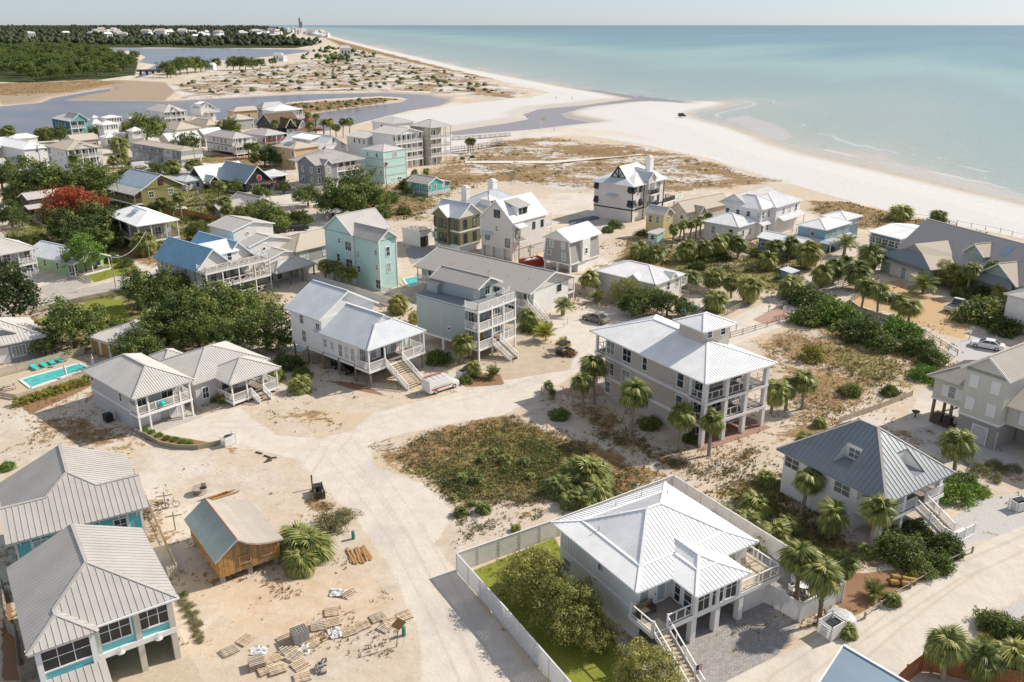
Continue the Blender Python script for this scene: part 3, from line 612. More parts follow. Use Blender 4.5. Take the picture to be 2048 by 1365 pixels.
stops = [(.1,(.50,.45,.36)),(.22,(.41,.41,.345)),(.32,(.34,.385,.325)),(.42,(.29,.365,.32)),(.50,(.245,.33,.31)),(.56,(.27,.40,.345)),(.63,(.155,.295,.29)),(.70,(.12,.235,.255)),(.80,(.10,.205,.24)),(1,(.09,.18,.225))]
while len(el) > 1: el.remove(el[0])
el[0].position = stops[0][0]; el[0].color = (*stops[0][1],1)
for p_,c_ in stops[1:]: e = el.new(p_); e.color = (*c_,1)
ln = ma('ABSOLUTE',ma('SUBTRACT',ma('ADD',off,ma('MULTIPLY',ma('SUBTRACT',SF,.5),16)),13)); ln2 = ma('ABSOLUTE',ma('SUBTRACT',ma('ADD',off,ma('MULTIPLY',ma('SUBTRACT',SF,.5),30)),32)); surf = ma('MULTIPLY',ma('MAXIMUM',ma('SUBTRACT',1,ss(ln,.5,1.6)),ma('MULTIPLY',ma('SUBTRACT',1,ss(ln2,.6,2.0)),.8)),ss(noise(.035,4,.6,mp2.outputs[0]),.48,.58))
foam = ma('MULTIPLY',ss(noise(.25,6,.7,mp2.outputs[0]),.60,.68),ma('MULTIPLY',ss(off,4,16),ma('SUBTRACT',1,ss(off,30,60))))
scol = mix(ma('MULTIPLY',ss(ma('ADD',at('brown'),ma('MULTIPLY',ma('SUBTRACT',SF,.5),.9)),.35,.75),.8),cr.outputs[0],(.215,.165,.16)); scol = mix(ma('MULTIPLY',ss(ma('ADD',at('bar'),ma('MULTIPLY',ma('SUBTRACT',SF,.5),.9)),.4,.7),.8),scol,(.52,.475,.41)); scol = mix(ma('MULTIPLY',foam,.3),scol,(.75,.75,.72)); scol = mix(ma('MULTIPLY',surf,.4),scol,(.8,.8,.78)); n.links.new(scol,pb.inputs['Base Color'])
pb.inputs['Roughness'].default_value = .3; pb.inputs['Specular IOR Level'].default_value = .3
bp = N('ShaderNodeBump'); bp.inputs['Strength'].default_value = .55; bp.inputs['Distance'].default_value = .6; n.links.new(ma('ADD',noise(.35,6,.6),ma('MULTIPLY',SF,1.5)),bp.inputs['Height']); n.links.new(bp.outputs[0],pb.inputs['Normal']); sm.materials.append(smat)
# ---- lagoon and inlet water
lp = poly([(-900,345),(1000,330),(1338,214),(1330,204),(1240,197),(1000,158),(640,90),(-900,88)],SEA-.03)
lm = MB().poly([(p[0],p[1],SEA-.03) for p in lp]).mesh('lagoon',None); lm.materials.clear(); lagoon = link('lagoon',lm); tag(lagoon,kind='structure')
lmat = bpy.data.materials.new('lagoon_water'); lmat.use_nodes = True; n = lmat.node_tree; pb = n.nodes['Principled BSDF']; geo = N('ShaderNodeNewGeometry');
sx = N('ShaderNodeSeparateXYZ'); n.links.new(geo.outputs['Position'],sx.inputs[0]); n.links.new(mix(ss(sx.outputs[0],-150,-20),mix(ss(noise(.012,4),.4,.65),(.105,.12,.15),(.185,.155,.165)),(.25,.20,.185)),pb.inputs['Base Color']); pb.inputs['Roughness'].default_value = .22; pb.inputs['Specular IOR Level'].default_value = .5
bp = N('ShaderNodeBump'); bp.inputs['Strength'].default_value = .6; bp.inputs['Distance'].default_value = .4; n.links.new(noise(.5,6,.6),bp.inputs['Height']); n.links.new(bp.outputs[0],pb.inputs['Normal']); lm.materials.append(lmat)
# ================================================================ NEAR HOUSES
def bellhip(b,x0,x1,y0,y1,z,prof,mat,seam=0.4,inset=None):
 """hip roof with a flatter skirt: prof = [(inset, height), ...] up to the ridge"""
 w,d = x1-x0,y1-y0; pl = []; caps = []; prev = (0,0)
 for k,(di,hi) in enumerate(prof):
  p0,h0 = prev; last = k == len(prof)-1
  r = lambda dd,hh: [(x0+dd,y0+dd,z+hh),(x1-dd,y0+dd,z+hh),(x1-dd,y1-dd,z+hh),(x0+dd,y1-dd,z+hh)]
  lo,hi_ = r(p0,h0),r(di,hi)
  for i in range(4):
   j = (i+1) % 4; q_ = [lo[i],lo[j],hi_[j],hi_[i]]
   if np.linalg.norm(np.array(q_[2]) - np.array(q_[3])) < 1e-6: q_ = q_[:3]
   pl.append(q_); caps.append((lo[i],hi_[i]))
   if not last: caps.append((hi_[i],hi_[j]))
  prev = (di,hi)
 h = hi_; caps.append((h[0],h[1])); caps.append((h[1],h[2]))
 return b.roof(pl,mat,seam,caps=caps,capmat='rw')
# ---- aqua house in the near corner
b = Bld('house','nearest aqua house at lower left with ribbed grey roof and screened porch over carport',*Q('k2',(275,1020),(1900,410),(150,115)),5.6,dx=0)
W,D,z = b.W,b.D,b.z; r = 2.2; s_ = r/(W/2); ex = 4.4; e0 = -.7; ay = e0+ex/2; V = (ex/2,ex/2,z+s_*ex/2); AP = (ex/2,ay,z+s_*ex/2); R0 = (W/2,W/2,z+r); R1 = (W/2,D,z+r)
b.roof([[(0,D,z),(0,e0,z),AP,V,R0,R1],[(0,e0,z),(ex,e0,z),AP],[(ex,e0,z),(ex,0,z),V,AP],[(ex,0,z),(W,0,z),R0,V],[(W,0,z),(W,D,z),R1,R0]],'rg',0.46,True,
  caps=[((0,e0,z),AP),((ex,e0,z),AP),(AP,V),(V,R0),((W,0,z),R0),(R0,R1)])
b.wall(.5,W-.5,.5,D-.5,2.75,z-.15,'aqua'); b.wall(.5,ex-.35,e0+.4,.5,2.75,z-.15,'aqua')
b.wall(.5,W-.5,5.2,D-.5,0,2.75,'cream'); b.wall(.5,ex-.3,.5,5.2,0,2.75,'cream')
for x0,x1,y in ((.45,ex-.35,e0+.4),(ex-.2,W-.5,.5)):
 n = 1 if x1-x0 < 4.5 else 2; ww = (x1-x0)/n
 for i in range(n): b.win('S',y,x0+ww*(i+.5),3.62,ww-.55,1.75,'g3',WHITE,1)
b.bx('floor_beam',.4,W-.4,.3,.7,2.45,2.9,WHITE); b.bx('floor_beam',.4,ex-.3,e0+.3,e0+.6,2.45,2.8,WHITE)
b.posts([(.6,.6),(ex-.1,.55),(7.0,.55),(W-.6,.55)],0,5.4,.42,M['cream']); b.posts([(.6,e0+.45),(ex-.45,e0+.45)],0,5.4,.36)
b.plane([(.2,-2.4,2.25),(ex+.1,-2.4,2.25),(ex+.1,e0+.35,2.95),(.2,e0+.35,2.95)],'rg',.46,True)
b.wall(.5,ex-.2,-2.1,e0+.4,0,2.2,'cream')
for x in (5.6,8.2):
 o = b.part('barn_light',MB().tube((x,.1,2.62),(x,.1,2.72),.3,.12,12).tube((x,.1,2.72),(x,.1,2.95),.03,.03,6).tube((x,.12,2.95),(x,.35,2.95),.03,.03,6),M['rlg'])
b.wins('W',.5,[3,6,9],3.7,1,1.3); b.bx('carport_floor',.3,W+.3,-7,5.2,-.15,.03,'tdeck')
b.bx('wall',W-.5,W-.42,.5,D-.5,0,z-.2,'cream'); b.bx('gutter',-.08,W+.08,-.14,-.02,z-.14,z,WHITE)  # cream right wall: unseen panel added so less teal light bounces onto the fence
# ---- aqua house behind it
b = Bld('house','aqua house with ribbed grey cross gabled metal roof, behind the nearest aqua house',*Q('k1',(60,1135),(1600,715),(5,475)),5.8)
W,D,z = b.W,b.D,b.z; sl = .46; c = W/2; wy = 3.4; h = sl*wy; AP = (c,c,z+sl*c); R1 = (c,D,z+sl*c)
b.roof([[(0,0,z),(W,0,z),(W,wy,z+h),(W-wy,wy,z+h),AP,(wy,wy,z+h),(0,wy,z+h)],[(wy,wy,z+h),(0,wy,z+h),(0,2*wy,z)],[(W,wy,z+h),(W-wy,wy,z+h),(W,2*wy,z)],
  [(0,D,z),(0,2*wy,z),(wy,wy,z+h),AP,R1],[(W,2*wy,z),(W,D,z),R1,AP,(W-wy,wy,z+h)]],'rg',.46,True,
  caps=[((0,wy,z+h),(wy,wy,z+h)),((wy,wy,z+h),AP),(AP,(W-wy,wy,z+h)),((W-wy,wy,z+h),(W,wy,z+h)),(AP,R1)])
b.wall(.6,W-.6,.6,D-.6,0,z-.12,'aqua'); b.bx('wall',W-.6,W-.52,.6,D-.6,0,z-.2,'cream'); b.wins('S',.6,[2.4,8.5],4.0,.95,1.05,'x2'); b.wins('S',.6,[2.4,5.5,8.5],1.0,.95,1.5,'x2'); b.wins('W',.6,[3,6,9],3.8,.95,1.2)  # thin cream right wall is added out of view to tone down aqua bounce
for x in (.65,1.75,W-1.75,W-.65): b.bx('trim_board',x-.08,x+.08,.52,.6,0,z-.15,WHITE)
bb = MB()
for x in np.linspace(1.0,W-1,7): bb.bar((x,.58,z-.75),(x,.1,z-.2),.09)
b.part('eave_bracket',bb,WHITE)
# ---- timber shed on piers
b = Bld('shed','unfinished golden timber shed with swayed metal roof standing on short piers',*Q('c7',(290,600),(735,450),(70,325)),2.6,cat='shed')
W,D,z = b.W,b.D,b.z; rx,rh = 2.05,1.5; x0,x1 = .35,W-.3; zb = .75
prof = [(rx,rh),(2.9,.85),(3.8,.42),(4.8,.17),(W,0)]
b.roof([[(0,D,z),(0,0,z),(rx,0,z+rh),(rx,D,z+rh)]],'rsage',.3,rib=.04)
b.roof([[(prof[i+1][0],0,z+prof[i+1][1]),(prof[i+1][0],D,z+prof[i+1][1]),(prof[i][0],D,z+prof[i][1]),(prof[i][0],0,z+prof[i][1])] for i in range(4)],'rtan',.3,rib=.03)
b.part('ridge_cap',MB().bar((rx,0,z+rh+.03),(rx,D,z+rh+.03),.1,.04),nmat('rusty_ridge',(.30,.13,.07),.8,.3,6))
hz = lambda x: (z-.12 + rh*(x/rx)) if x < rx else np.interp(x,[p[0] for p in prof],[z-.12+p[1] for p in prof])
b.wall(x0+.05,x1-.05,.45,D-.4,zb,z-.1,'wwood')
n = 26
for i in range(n):
 xa = x0+(x1-x0)*i/n; xb = x0+(x1-x0)*(i+1)/n; zz = min(hz(xa),hz(xb))-.06; zb2 = zb-random.uniform(0,.08); y = .35-random.uniform(0,.02)
 b.part('plank',MB().box(xa+.008,xb-.008,y,y+.06,zb2,zz),M['wood'] if (i < 4 or random.random() < .4) else nmat('orange_brown_wood',(.33,.21,.115),.85,.25,3,.3,10,oi=.25))
n = 22
for i in range(n):
 ya = .4+(D-.8)*i/n; yb = .4+(D-.8)*(i+1)/n
 b.part('plank',MB().box(.3-random.uniform(0,.02),.36,ya+.01,yb-.01,zb-random.uniform(0,.07),z-.05),M['wood'])
b.wall(x1-.05,x1,.45,D-.4,zb,z-.1,'wwood')
for xx,ww in ((2.6,1.1),(4.75,1.3)):
 fr = MB(); zz = 1.35
 fr.box(xx-ww/2,xx+ww/2,.27,.32,zz,zz+.1); fr.box(xx-ww/2,xx+ww/2,.27,.32,zz+.75,zz+.85); fr.box(xx-ww/2,xx-ww/2+.1,.27,.32,zz+.1,zz+.75); fr.box(xx+ww/2-.1,xx+ww/2,.27,.32,zz+.1,zz+.75)
 b.part('shutter_frame',fr,M['wood'])
for x in (.6,W/2,W-.6):
 for y in (.7,D/2,D-.7): b.part('pier',MB().box(x-.2,x+.2,y-.2,y+.2,-.1,zb),M['block'])
# ---- big white-roofed house, bottom centre
b = Bld('house','white house with broad white hipped roof and decks over a carport, inside white fence',*Q('k3',(795,1010),(1780,580),(100,425)),5.0)
W,D,z = b.W,b.D,b.z; zd = 2.7
bellhip(b,0,W,0,D,z,[(1.9,.55),(D/2-.001,2.5)],'rw',.36)
wx0,wx1,wy0 = 3.45,9.25,-2.75
pl = []
hw = (wx1-wx0)/2; cx = (wx0+wx1)/2; k = 1.9; zk = z+.55; za = z+1.04; yb = 2.87
b.roof([[(wx0,wy0,z),(wx1,wy0,z),(wx1-k,wy0+k,zk),(wx0+k,wy0+k,zk)],[(wx0+k,wy0+k,zk),(wx1-k,wy0+k,zk),(cx,wy0+hw,za)],
  [(wx0,.2,z),(wx0,wy0,z),(wx0+k,wy0+k,zk),(wx0+k,1.9,zk)],[(wx0+k,1.9,zk),(wx0+k,wy0+k,zk),(cx,wy0+hw,za),(cx,yb,za)],
  [(wx1,wy0,z),(wx1,.2,z),(wx1-k,1.9,zk),(wx1-k,wy0+k,zk)],[(wx1-k,wy0+k,zk),(wx1-k,1.9,zk),(cx,yb,za),(cx,wy0+hw,za)]],'rw',.36,capmat='rw',
  caps=[((wx0,wy0,z),(wx0+k,wy0+k,zk)),((wx0+k,wy0+k,zk),(cx,wy0+hw,za)),((wx1,wy0,z),(wx1-k,wy0+k,zk)),((wx1-k,wy0+k,zk),(cx,wy0+hw,za)),((cx,wy0+hw,za),(cx,yb,za)),((wx0+k,wy0+k,zk),(wx1-k,wy0+k,zk)),((wx0+k,wy0+k,zk),(wx0+k,1.9,zk))])
b.wall(.6,W-.6,.6,D-.6,zd,z-.12,'wv'); b.wall(.6,W-.6,4.5,D-.6,0,zd,'w'); b.wall(.6,1.0,.6,4.5,0,zd,'w')
b.wall(10.2,W-.3,-1.5,4.5,0,zd-.15,'w')
bt = MB()
for y in np.arange(.9,D-.7,.42): bt.box(.55,.6,y-.03,y+.03,zd,z-.15)
b.part('batten',bt,WHITE)
b.bx('trim_band',.52,.6,.55,D-.55,zd-.35,zd-.05,WHITE)
b.deck(-.1,W+.55,-2.0,.6,zd); b.bx('deck',W-.6,W+.55,.6,3.0,zd-.14,zd,'tdeck')
b.bx('deck',wx1+.1,W+.5,-1.95,.55,zd-.05,zd+.02,'tdeck'); b.bx('deck',-.05,1.5,-1.95,-.9,zd-.05,zd+.02,'tdeck')
bb = MB()
for y in np.arange(-1.9,.55,.16): bb.box(1.5,wx0+.5,y,y+.14,zd,zd+.03)
b.part('deck_board',bb,M['deck'])
b.part('deck_beam',MB().box(0,W+.4,-1.95,-1.6,zd-.55,zd-.15),WHITE)
for x in (1.6,4.2,6.7,9.3): b.posts([(x,-1.75)],0,zd-.5,.5)
b.posts([(wx0+.6,wy0+.65),(cx,wy0+.65),(wx1-.5,wy0+.65)],zd,z-.12,.22)
for i,x in enumerate((4.95,6.4,7.85)): b.win('S',wy0+.7,x,zd+.15,1.15,1.95,'g3' if i == 1 else 'cr',WHITE,1)
b.wall(wx0+.6,wx1-.5,wy0+.7,.7,zd,z-.14,'wv')
b.win('W',wx0+.6,-1.3,zd+.1,.8,1.9,'hb',WHITE,1); b.win('W',wx0+.6,-.15,zd+.1,.6,1.9,'hb',WHITE,1)
b.win('S',.6,1.3,zd+.1,.9,1.9,'p',WHITE,2); b.win('S',.6,2.9,zd+.1,.9,1.9,'p',WHITE,2); b.door('S',.6,2.1,zd,.75,2.0)
b.win('S',.6,10.4,zd+.5,1.1,1.3,'p',WHITE,2); b.win('W',.6,5.2,zd+.9,.6,.7,'p'); b.win('W',.6,9.8,.7,1,1.3)
b.rail([(1.45,-1.95),(wx0+.6,-1.95)],zd,1,'open'); b.rail([(wx0+.6,-1.97),(wx1-.5,-1.97)],zd,1,'open',posts=False); b.rail([(wx1-.5,-1.95),(W+.5,-1.95),(W+.5,2.6)],zd,1,'open')
b.rail([(-.05,.5),(-.05,-1.95)],zd,1,'open')
b.stairs(.75,-2.0,'S',1.3,zd,4.2,style='open'); b.vent(2.1,7.5,z+.75); b.vent(9,D-1.2,z+.5); b.vent(6,D-1.3,z+.5); b.vent(W-2,9,z+.7)
HOUSE_A4 = b
# ---- charcoal roofed house at right
b = Bld('house','white house with steep charcoal standing seam hip roof and front stairs among palms at right',*Q('d3',(955,612),(1430,420),(210,262)),4.9)
W,D,z = b.W,b.D,b.z; r = 4.0; i = W/2; R0 = (i,i,z+r); R1 = (i,D-i,z+r); sl = r/i
WP = lambda u,d: (d,u,z+sl*d); SP = lambda u,d: (u,d,z+sl*d)
h0,h1,d0,d1 = 5.0,6.9,1.0,3.2; g0,g1,e0,e1 = 5.2,6.9,.9,3.0
pls = [[WP(D,0),WP(h1,0),WP(h1,i),R1],[WP(h1,0),WP(h0,0),WP(h0,d0),WP(h1,d0)],[WP(h1,d1),WP(h0,d1),WP(h0,h0),R0,WP(h1,i)],[WP(h0,0),WP(0,0),WP(h0,h0)],
  [SP(0,0),SP(g0,0),SP(g0,g0)],[SP(g0,0),SP(g1,0),SP(g1,e0),SP(g0,e0)],[SP(g0,e1),SP(g1,e1),SP(g1,W-g1),R0,SP(g0,g0)],[SP(g1,0),SP(W,0),SP(g1,W-g1)],
  [(W,0,z),(W,D,z),R1,R0],[(W,D,z),(0,D,z),R1]]
b.roof(pls,'rdark',.5,True,caps=[((0,0,z),R0),((W,0,z),R0),(R0,R1),((W,D,z),R1),((0,D,z),R1)],capmat='rg')
zf = z+sl*d0; bm_ = MB(); bm_.poly([(d0,h0,zf),(d0,h1,zf),(d1,h1,zf),(d1,h0,zf)]); b.part('dormer_floor',bm_,M['rdark'])
bm_ = MB(); bm_.poly([(d1,h0,zf),(d1,h1,zf),WP(h1,d1),WP(h0,d1)]); bm_.poly([(d0,h0,zf),(d1,h0,zf),WP(h0,d1)]); bm_.poly([(d0,h1,zf),(d1,h1,zf),WP(h1,d1)]); b.part('dormer_cheek',bm_,M['w'])
b.win('W',d1-.01,(h0+h1)/2,zf+.25,1.2,.95,'x2')
zf = z+sl*e0; bm_ = MB(); bm_.poly([(g0,e0,zf),(g1,e0,zf),(g1,e1,zf),(g0,e1,zf)]); b.part('dormer_floor',bm_,M['rdark'])
bm_ = MB(); bm_.poly([(g0,e1,zf),(g1,e1,zf),SP(g1,e1),SP(g0,e1)]); bm_.poly([(g0,e0,zf),(g0,e1,zf),SP(g0,e1)]); bm_.poly([(g1,e0,zf),(g1,e1,zf),SP(g1,e1)]); b.part('dormer_cheek',bm_,M['w'])
zd = 2.5
b.wall(.6,W-.6,3.4,D-.6,0,z-.12,'w'); b.wall(.6,1.0,.8,3.4,zd,zd+.05,'w')
b.deck(.5,W-.4,.5,3.4,zd); b.rail([(.6,3.4),(.6,.6),(5.6,.6)],zd,1); b.rail([(7.2,.6),(W-.5,.6),(W-.5,3.4)],zd,1)
b.posts([(.8,.8),(3.9,.8),(9.6,.8)],0,z-.12,.42); b.wins('W',.6,[5.0,10.9],zd+.75,1.7,1.1,'x2'); b.wins('S',3.4,[2,5,8.5],zd+.3,1.1,1.7,'x2'); b.door('S',3.4,6.4,zd)
b.stairs(6.4,.5,'S',1.5,zd,3.2,.9); b.bx('landing',5.4,8.6,-3.9,-2.7,.75,.95,WHITE); b.rail([(5.5,-2.8),(5.5,-3.8),(8.5,-3.8)],.95,1)
b.vent(W-1.3,8.5,z+1.1)
# ---- pale gabled house, right edge
b = Bld('house','pale sage gabled house with four closed white shutters above concrete block base',q('d5',840,910),None,q('d5',495,790),3.0,hd=34,W=9.5,D=4.6)
b.wall(0,9.5,0,4.6,3.0,8.75,'ltgreen'); b.wall(.05,9.5,.05,4.55,0,3.0,'block'); b.gable(-.5,9.8,-.5,5.1,8.55,2.2,'rtan','x','ltgreen',over=.5,seam=.3)
SH = M['w']
def shutter(b,face,c,u,z,w=.95,h=1.45):
 key = ('sh',w,h)
 if key not in WCACHE:
  m_ = MB().box(-w/2,w/2,-.07,0,0,h)
  for i in range(2):
   for j in range(7): m_.box(-w/2+.06+i*w/2,-.06+i*w/2,-.09,-.07,.1+j*h/7.6,.1+j*h/7.6+.1)
  WCACHE[key] = m_.mesh('shutter',WHITE)
 loc = {'S': (u,c,z),'W': (c,u,z)}[face]; return link('shutter',WCACHE[key],b.root,loc,FACE[face])
for u in (1.15,3.55):
 for zz in (3.75,6.5): shutter(b,'W',0,u,zz,1.0,1.5)
b.door('W',.05,1.9,.1,1.6,2.1,'grey'); b.band(0,9.5,0,4.6,2.85,.25)
b.wall(1.7,8.5,4.6,8.9,2.9,5.7,'ltgreen'); b.hip(1.0,9.2,3.2,9.6,5.7,1.8,'rtan','x',seam=.3); b.win('W',1.7,6.6,3.6,.8,1.4)
for uu in (5.75,7.45): shutter(b,'W',1.7,uu,3.6,.75,1.4)
b.piles([(1.9,8.6),(4.5,8.6),(7.5,8.6),(1.9,6.4)],2.9,.2); b.band(1.7,8.5,4.65,8.9,2.75,.22)
b.wall(1.3,9.5,-7,-.05,3.0,5.6,'ltgreen'); b.plane([(.6,-.1,5.4),(.6,-7.5,5.4),(4.2,-7.5,7.0),(4.2,-.1,7.0)],'rtan',.3); b.win('W',1.3,-2.6,3.5,.8,1.5)
for uu in (-1.75,-3.45): shutter(b,'W',1.3,uu,3.5,.7,1.5)
b.wall(4.5,9.5,-7,-.05,0,3.0,'block'); b.part('meter_pipe',MB().tube((.0,-.06,.0),(.0,-.06,1.8),.06,.06,6).box(-.12,.12,-.14,-.02,1.7,2.3),M['rlg'])
for x,y in ((1.6,7.6),(1.6,6.4)): b.part('air_conditioner',MB().box(x-.45,x+.45,y-.45,y+.45,.3,1.2).tube((x,y,1.2),(x,y,1.24),.36,.36,12),M['dwood'])
b.bx('equipment_stand',.9,2.3,5.6,8.3,.12,.3,'dwood')
# ---- beige three storey house
b = Bld('house','beige three storey house with white hipped roof, rooftop lookout and stacked front porches',(1413,769),(1545.5,722),(1196,657),8.2)
W,D,z = b.W,b.D,b.z; fl = [0,2.75,5.5]
b.wall(.7,W-.7,3.3,D-2.6,0,z-.12,'beige'); b.hip(0,W,0,D,z,2.1,'rw','y',seam=.36,capmat='rw')
b.wall(5.0,9.4,5.8,9.8,z+.6,z+3.6,'beige'); b.hip(4.4,10.0,5.2,10.4,z+3.6,1.1,'rw',seam=.36,capmat='rw'); b.wins('S',5.8,[6.0,8.2],z+2.45,.75,.8)
for zf in fl[1:]:
 b.deck(.6,W-.6,.6,3.3,zf); b.bx('trim_band',.64,.7,3.3,D-2.6,zf-.3,zf+.05,WHITE); b.deck(.6,W-.6,D-2.6,D-.6,zf)
 xs = [.85,.85+(W-1.7)/3,.85+(W-1.7)*2/3,W-.85]
 b.rail([(.85,3.3),(.85,.85)],zf,1,'open',posts=False)
 for i in range(3): b.rail([(xs[i],.85),(xs[i+1],.85)],zf,1,'open',posts=False)
 b.rail([(W-.85,.85),(W-.85,3.3)],zf,1,'open',posts=False); b.rail([(.8,D-2.6),(.8,D-.8),(W-.8,D-.8)],zf,1,'open')
xs = [.85,.85+(W-1.7)/3,.85+(W-1.7)*2/3,W-.85]
b.posts([(x,.85) for x in xs],0,z-.12,.5); b.posts([(.8,D-.8),(W/2,D-.8),(W-.8,D-.8)],0,z-.12,.3); b.posts([(.85,3.15)],0,z-.12,.25)
L = D-5.9; yy = lambda t: 3.3+L*t
b.wins('W',.7,[yy(.93),yy(.72)],6.0,1.5,1.6,'x2'); b.win('W',.7,yy(.5),6.0,.75,1.6); b.win('W',.7,yy(.09),6.0,1.0,1.7)
b.wins('W',.7,[yy(.93),yy(.72)],3.2,1.5,1.6,'x2'); b.win('W',.7,yy(.57),3.5,.75,1.1); b.win('W',.7,yy(.09),3.2,1.0,1.7); b.win('W',.7,yy(.95),.6,1.0,1.5)
for zf in (0,2.75,5.5): b.wins('S',3.3,[2.4,5.4,8.6],zf+.15,1.5,2.0,'x2',WHITE,0)
b.bx('patio',.2,W-.2,-.2,3.3,-.2,.05,'brick'); b.vent(3.5,4,z+.9)
HOUSE_A7 = b
# ---- white stilt house with ladder-topped van in front
b = Bld('house','white house on timber stilts with stepped galvanised roof, wide stair beside white van',*Q('d7',(955,790),(1515,590),(430,590)),5.5)
W,D,z = b.W,b.D,b.z; r = 3.0; zf = 2.5; cx = W/2; gy = 2.6
g_ = (cx,gy,z+r); kx = 1.5; kz = z + r*(cx-kx)/cx; R1 = (cx,D,z+r)
b.roof([[(0,D,z),(0,0,z),(cx-kx,gy,kz),g_,R1],[(W,0,z),(W,D,z),R1,g_,(cx+kx,gy,kz)],[(0,0,z),(W,0,z),(cx+kx,gy,kz),(cx-kx,gy,kz)]],'rgal',.25,rib=.035,caps=[(g_,R1),((0,0,z),(cx-kx,gy,kz)),((W,0,z),(cx+kx,gy,kz))],capmat='rw')
bm_ = MB(); bm_.poly([(cx-kx,gy+.12,kz-.05),(cx+kx,gy+.12,kz-.05),(cx,gy+.12,z+r-.08)]); b.part('gable_wall',bm_,M['w'])
b.wall(.6,W-.6,3.1,10.4,zf,z-.12,'w'); y1 = 17.6
b.wall(.5,W-.5,10.4,y1,zf,7.45,'w'); b.gable(-.1,W+.1,10.0,y1+.5,7.4,3.0,'rgal','y','w',over=.45,seam=.25)
b.deck(.2,W-.2,.2,3.1,zf); b.rail([(.3,3.1),(.3,.3),(3.0,.3)],zf,1); b.rail([(6.0,.3),(W-.3,.3),(W-.3,3.1)],zf,1)
b.posts([(.3,.3),(3.0,.3),(6.1,.3),(W-.3,.3)],zf,z-.1,.18)
b.stairs(4.5,.2,'S',2.9,zf,4.2)
b.wins('W',.6,[4.0,5.3,6.6],zf+.35,.75,1.75,'g3',WHITE,2); b.wins('W',.6,[8.4,9.9],zf+.9,.7,1.1,'dh',WHITE,2); b.win('W',.5,14.6,zf+.6,.8,1.6,'g3'); b.win('W',.5,14.9,zf+3.2,.8,1.5,'g3'); b.win('W',.5,11.2,zf+3.1,.8,.9,'x2')
b.wins('S',3.1,[1.5,3.3,6.9,8.6],zf+.2,.9,1.9,'g3',WHITE,2); b.door('S',3.1,5.1,zf,1.0,2.0,'black')
b.piles([(x,y) for x in (.5,W/2,W-.5) for y in (.5,3.5,7,10.5,14,17.2)],zf,.16); b.deck(.5,W-.5,3.1,y1,zf-.02,'wwood')
# ---- blue grey house with stacked decks
b = Bld('house','blue grey flat roofed house with three stacked white decks, golden door and zigzag stair',*Q('d6',(745,450),(1108,332),(170,330)),7.6,hd=50)
W,D,z = 8.0,11.2,b.z; D = 11.2; f1,f2 = 1.9,4.7
b.wall(0,W,1.3,D,f1,z-.2,'bluegrey'); b.bx('flat_roof',-.15,W+.15,1.2,D+.2,z-.2,z,'rshd'); b.band(0,W,1.3,D,z-.28,.26)
b.band(0,W,1.3,D,f1-.15,.3); b.posts([(x,y) for x in (.3,W/2,W-.3) for y in (1.6,6,D-.4)],0,f1,.42)
for zf in (f1,f2,z-.05):
 b.deck(-.1,W+.1,-1.3,1.3,zf); b.rail([(0,1.3),(0,-1.2),(W,-1.2),(W,1.3)] if zf > f1 else [(0,1.3),(0,-1.2),(2.6,-1.2)],zf,1)
b.rail([(4.8,-1.2),(W,-1.2),(W,1.3)],f1,1)
b.posts([(.0,-1.2),(2.9,-1.2),(5.4,-1.2),(W,-1.2)],0,z,.22)
b.wall(3.0,7.4,2.6,10.4,z,z+2.2,'bluegrey'); b.gable(2.5,7.9,1.0,10.8,z+2.1,1.25,'rsh','y','bluegrey',over=.5,seam=0); b.win('S',1.42,5.2,z+2.5,.5,.5,'round')
b.wall(2.2,4,9,11,z,z+1.6,'bluegrey'); b.plane([(1.8,11.2,z+1.5),(1.8,8.4,z+1.5),(4.2,8.4,z+2.4),(4.2,11.2,z+2.4)],'rsh',0)
for zf in (f1,f2): b.wins('S',1.3,[1.2,5.6,6.9],zf+.2,1.1,1.95,'x2')
b.door('S',1.3,3.2,f1,1.0,2.1,'gold'); b.door('S',1.3,3.4,f2,1.0,2.1,'bluegrey'); b.wins('S',2.6,[3.9,6.2],z+.2,1.0,1.8,'x2'); b.win('W',0,4.5,f1+1.5,.6,.6,'round')
b.stairs(3.7,-1.3,'S',1.6,f1,3.4,style='bal'); b.stairs(W+.9,1.2,'N',1.2,z,5.0,f2)
# ---- long motel
b = Bld('motel','long two storey white motel with plain grey shingle gable roof and outside walkways',*Q('c2',(1720,625),(2025,505),(970,430)),4.7,cat='motel')
W,D,z = b.W,b.D,b.z
b.wall(1.8,W-2.0,.7,D-.6,0,z,'w'); b.gable(0,W,0,D,z,2.3,'rsh','y','pink',over=.7,seam=0); b.deck(.2,1.8,.7,D-.6,2.3); b.rail([(.3,.7),(.3,D-.6)],2.3,1); b.rail([(W-.3,.7),(W-.3,D-.6)],2.3,1); b.deck(W-2,W-.2,.7,D-.6,2.3)
b.posts([(.3,y) for y in np.linspace(.8,D-.8,11)] + [(W-.3,y) for y in np.linspace(.8,D-.8,11)],0,z-.1,.14)
b.win('S',.7,8.6,3.0,1.3,1.3,'p'); b.wall(1.8,3.6,.6,.7,0,.05,'w')
for y in np.linspace(2.2,D-2.2,8):
 for zf in (0,2.3): b.win('W',1.8,y,zf+.7,1.2,1.2,'x1'); b.door('W',1.8,y+1.3,zf,.9,2.0,'grey')
b.stairs(1.0,.7,'S',1.2,2.3,3.2)
for y in np.linspace(3,D-3,6): b.vent(2.6+random.uniform(0,2),y,z+1.1)
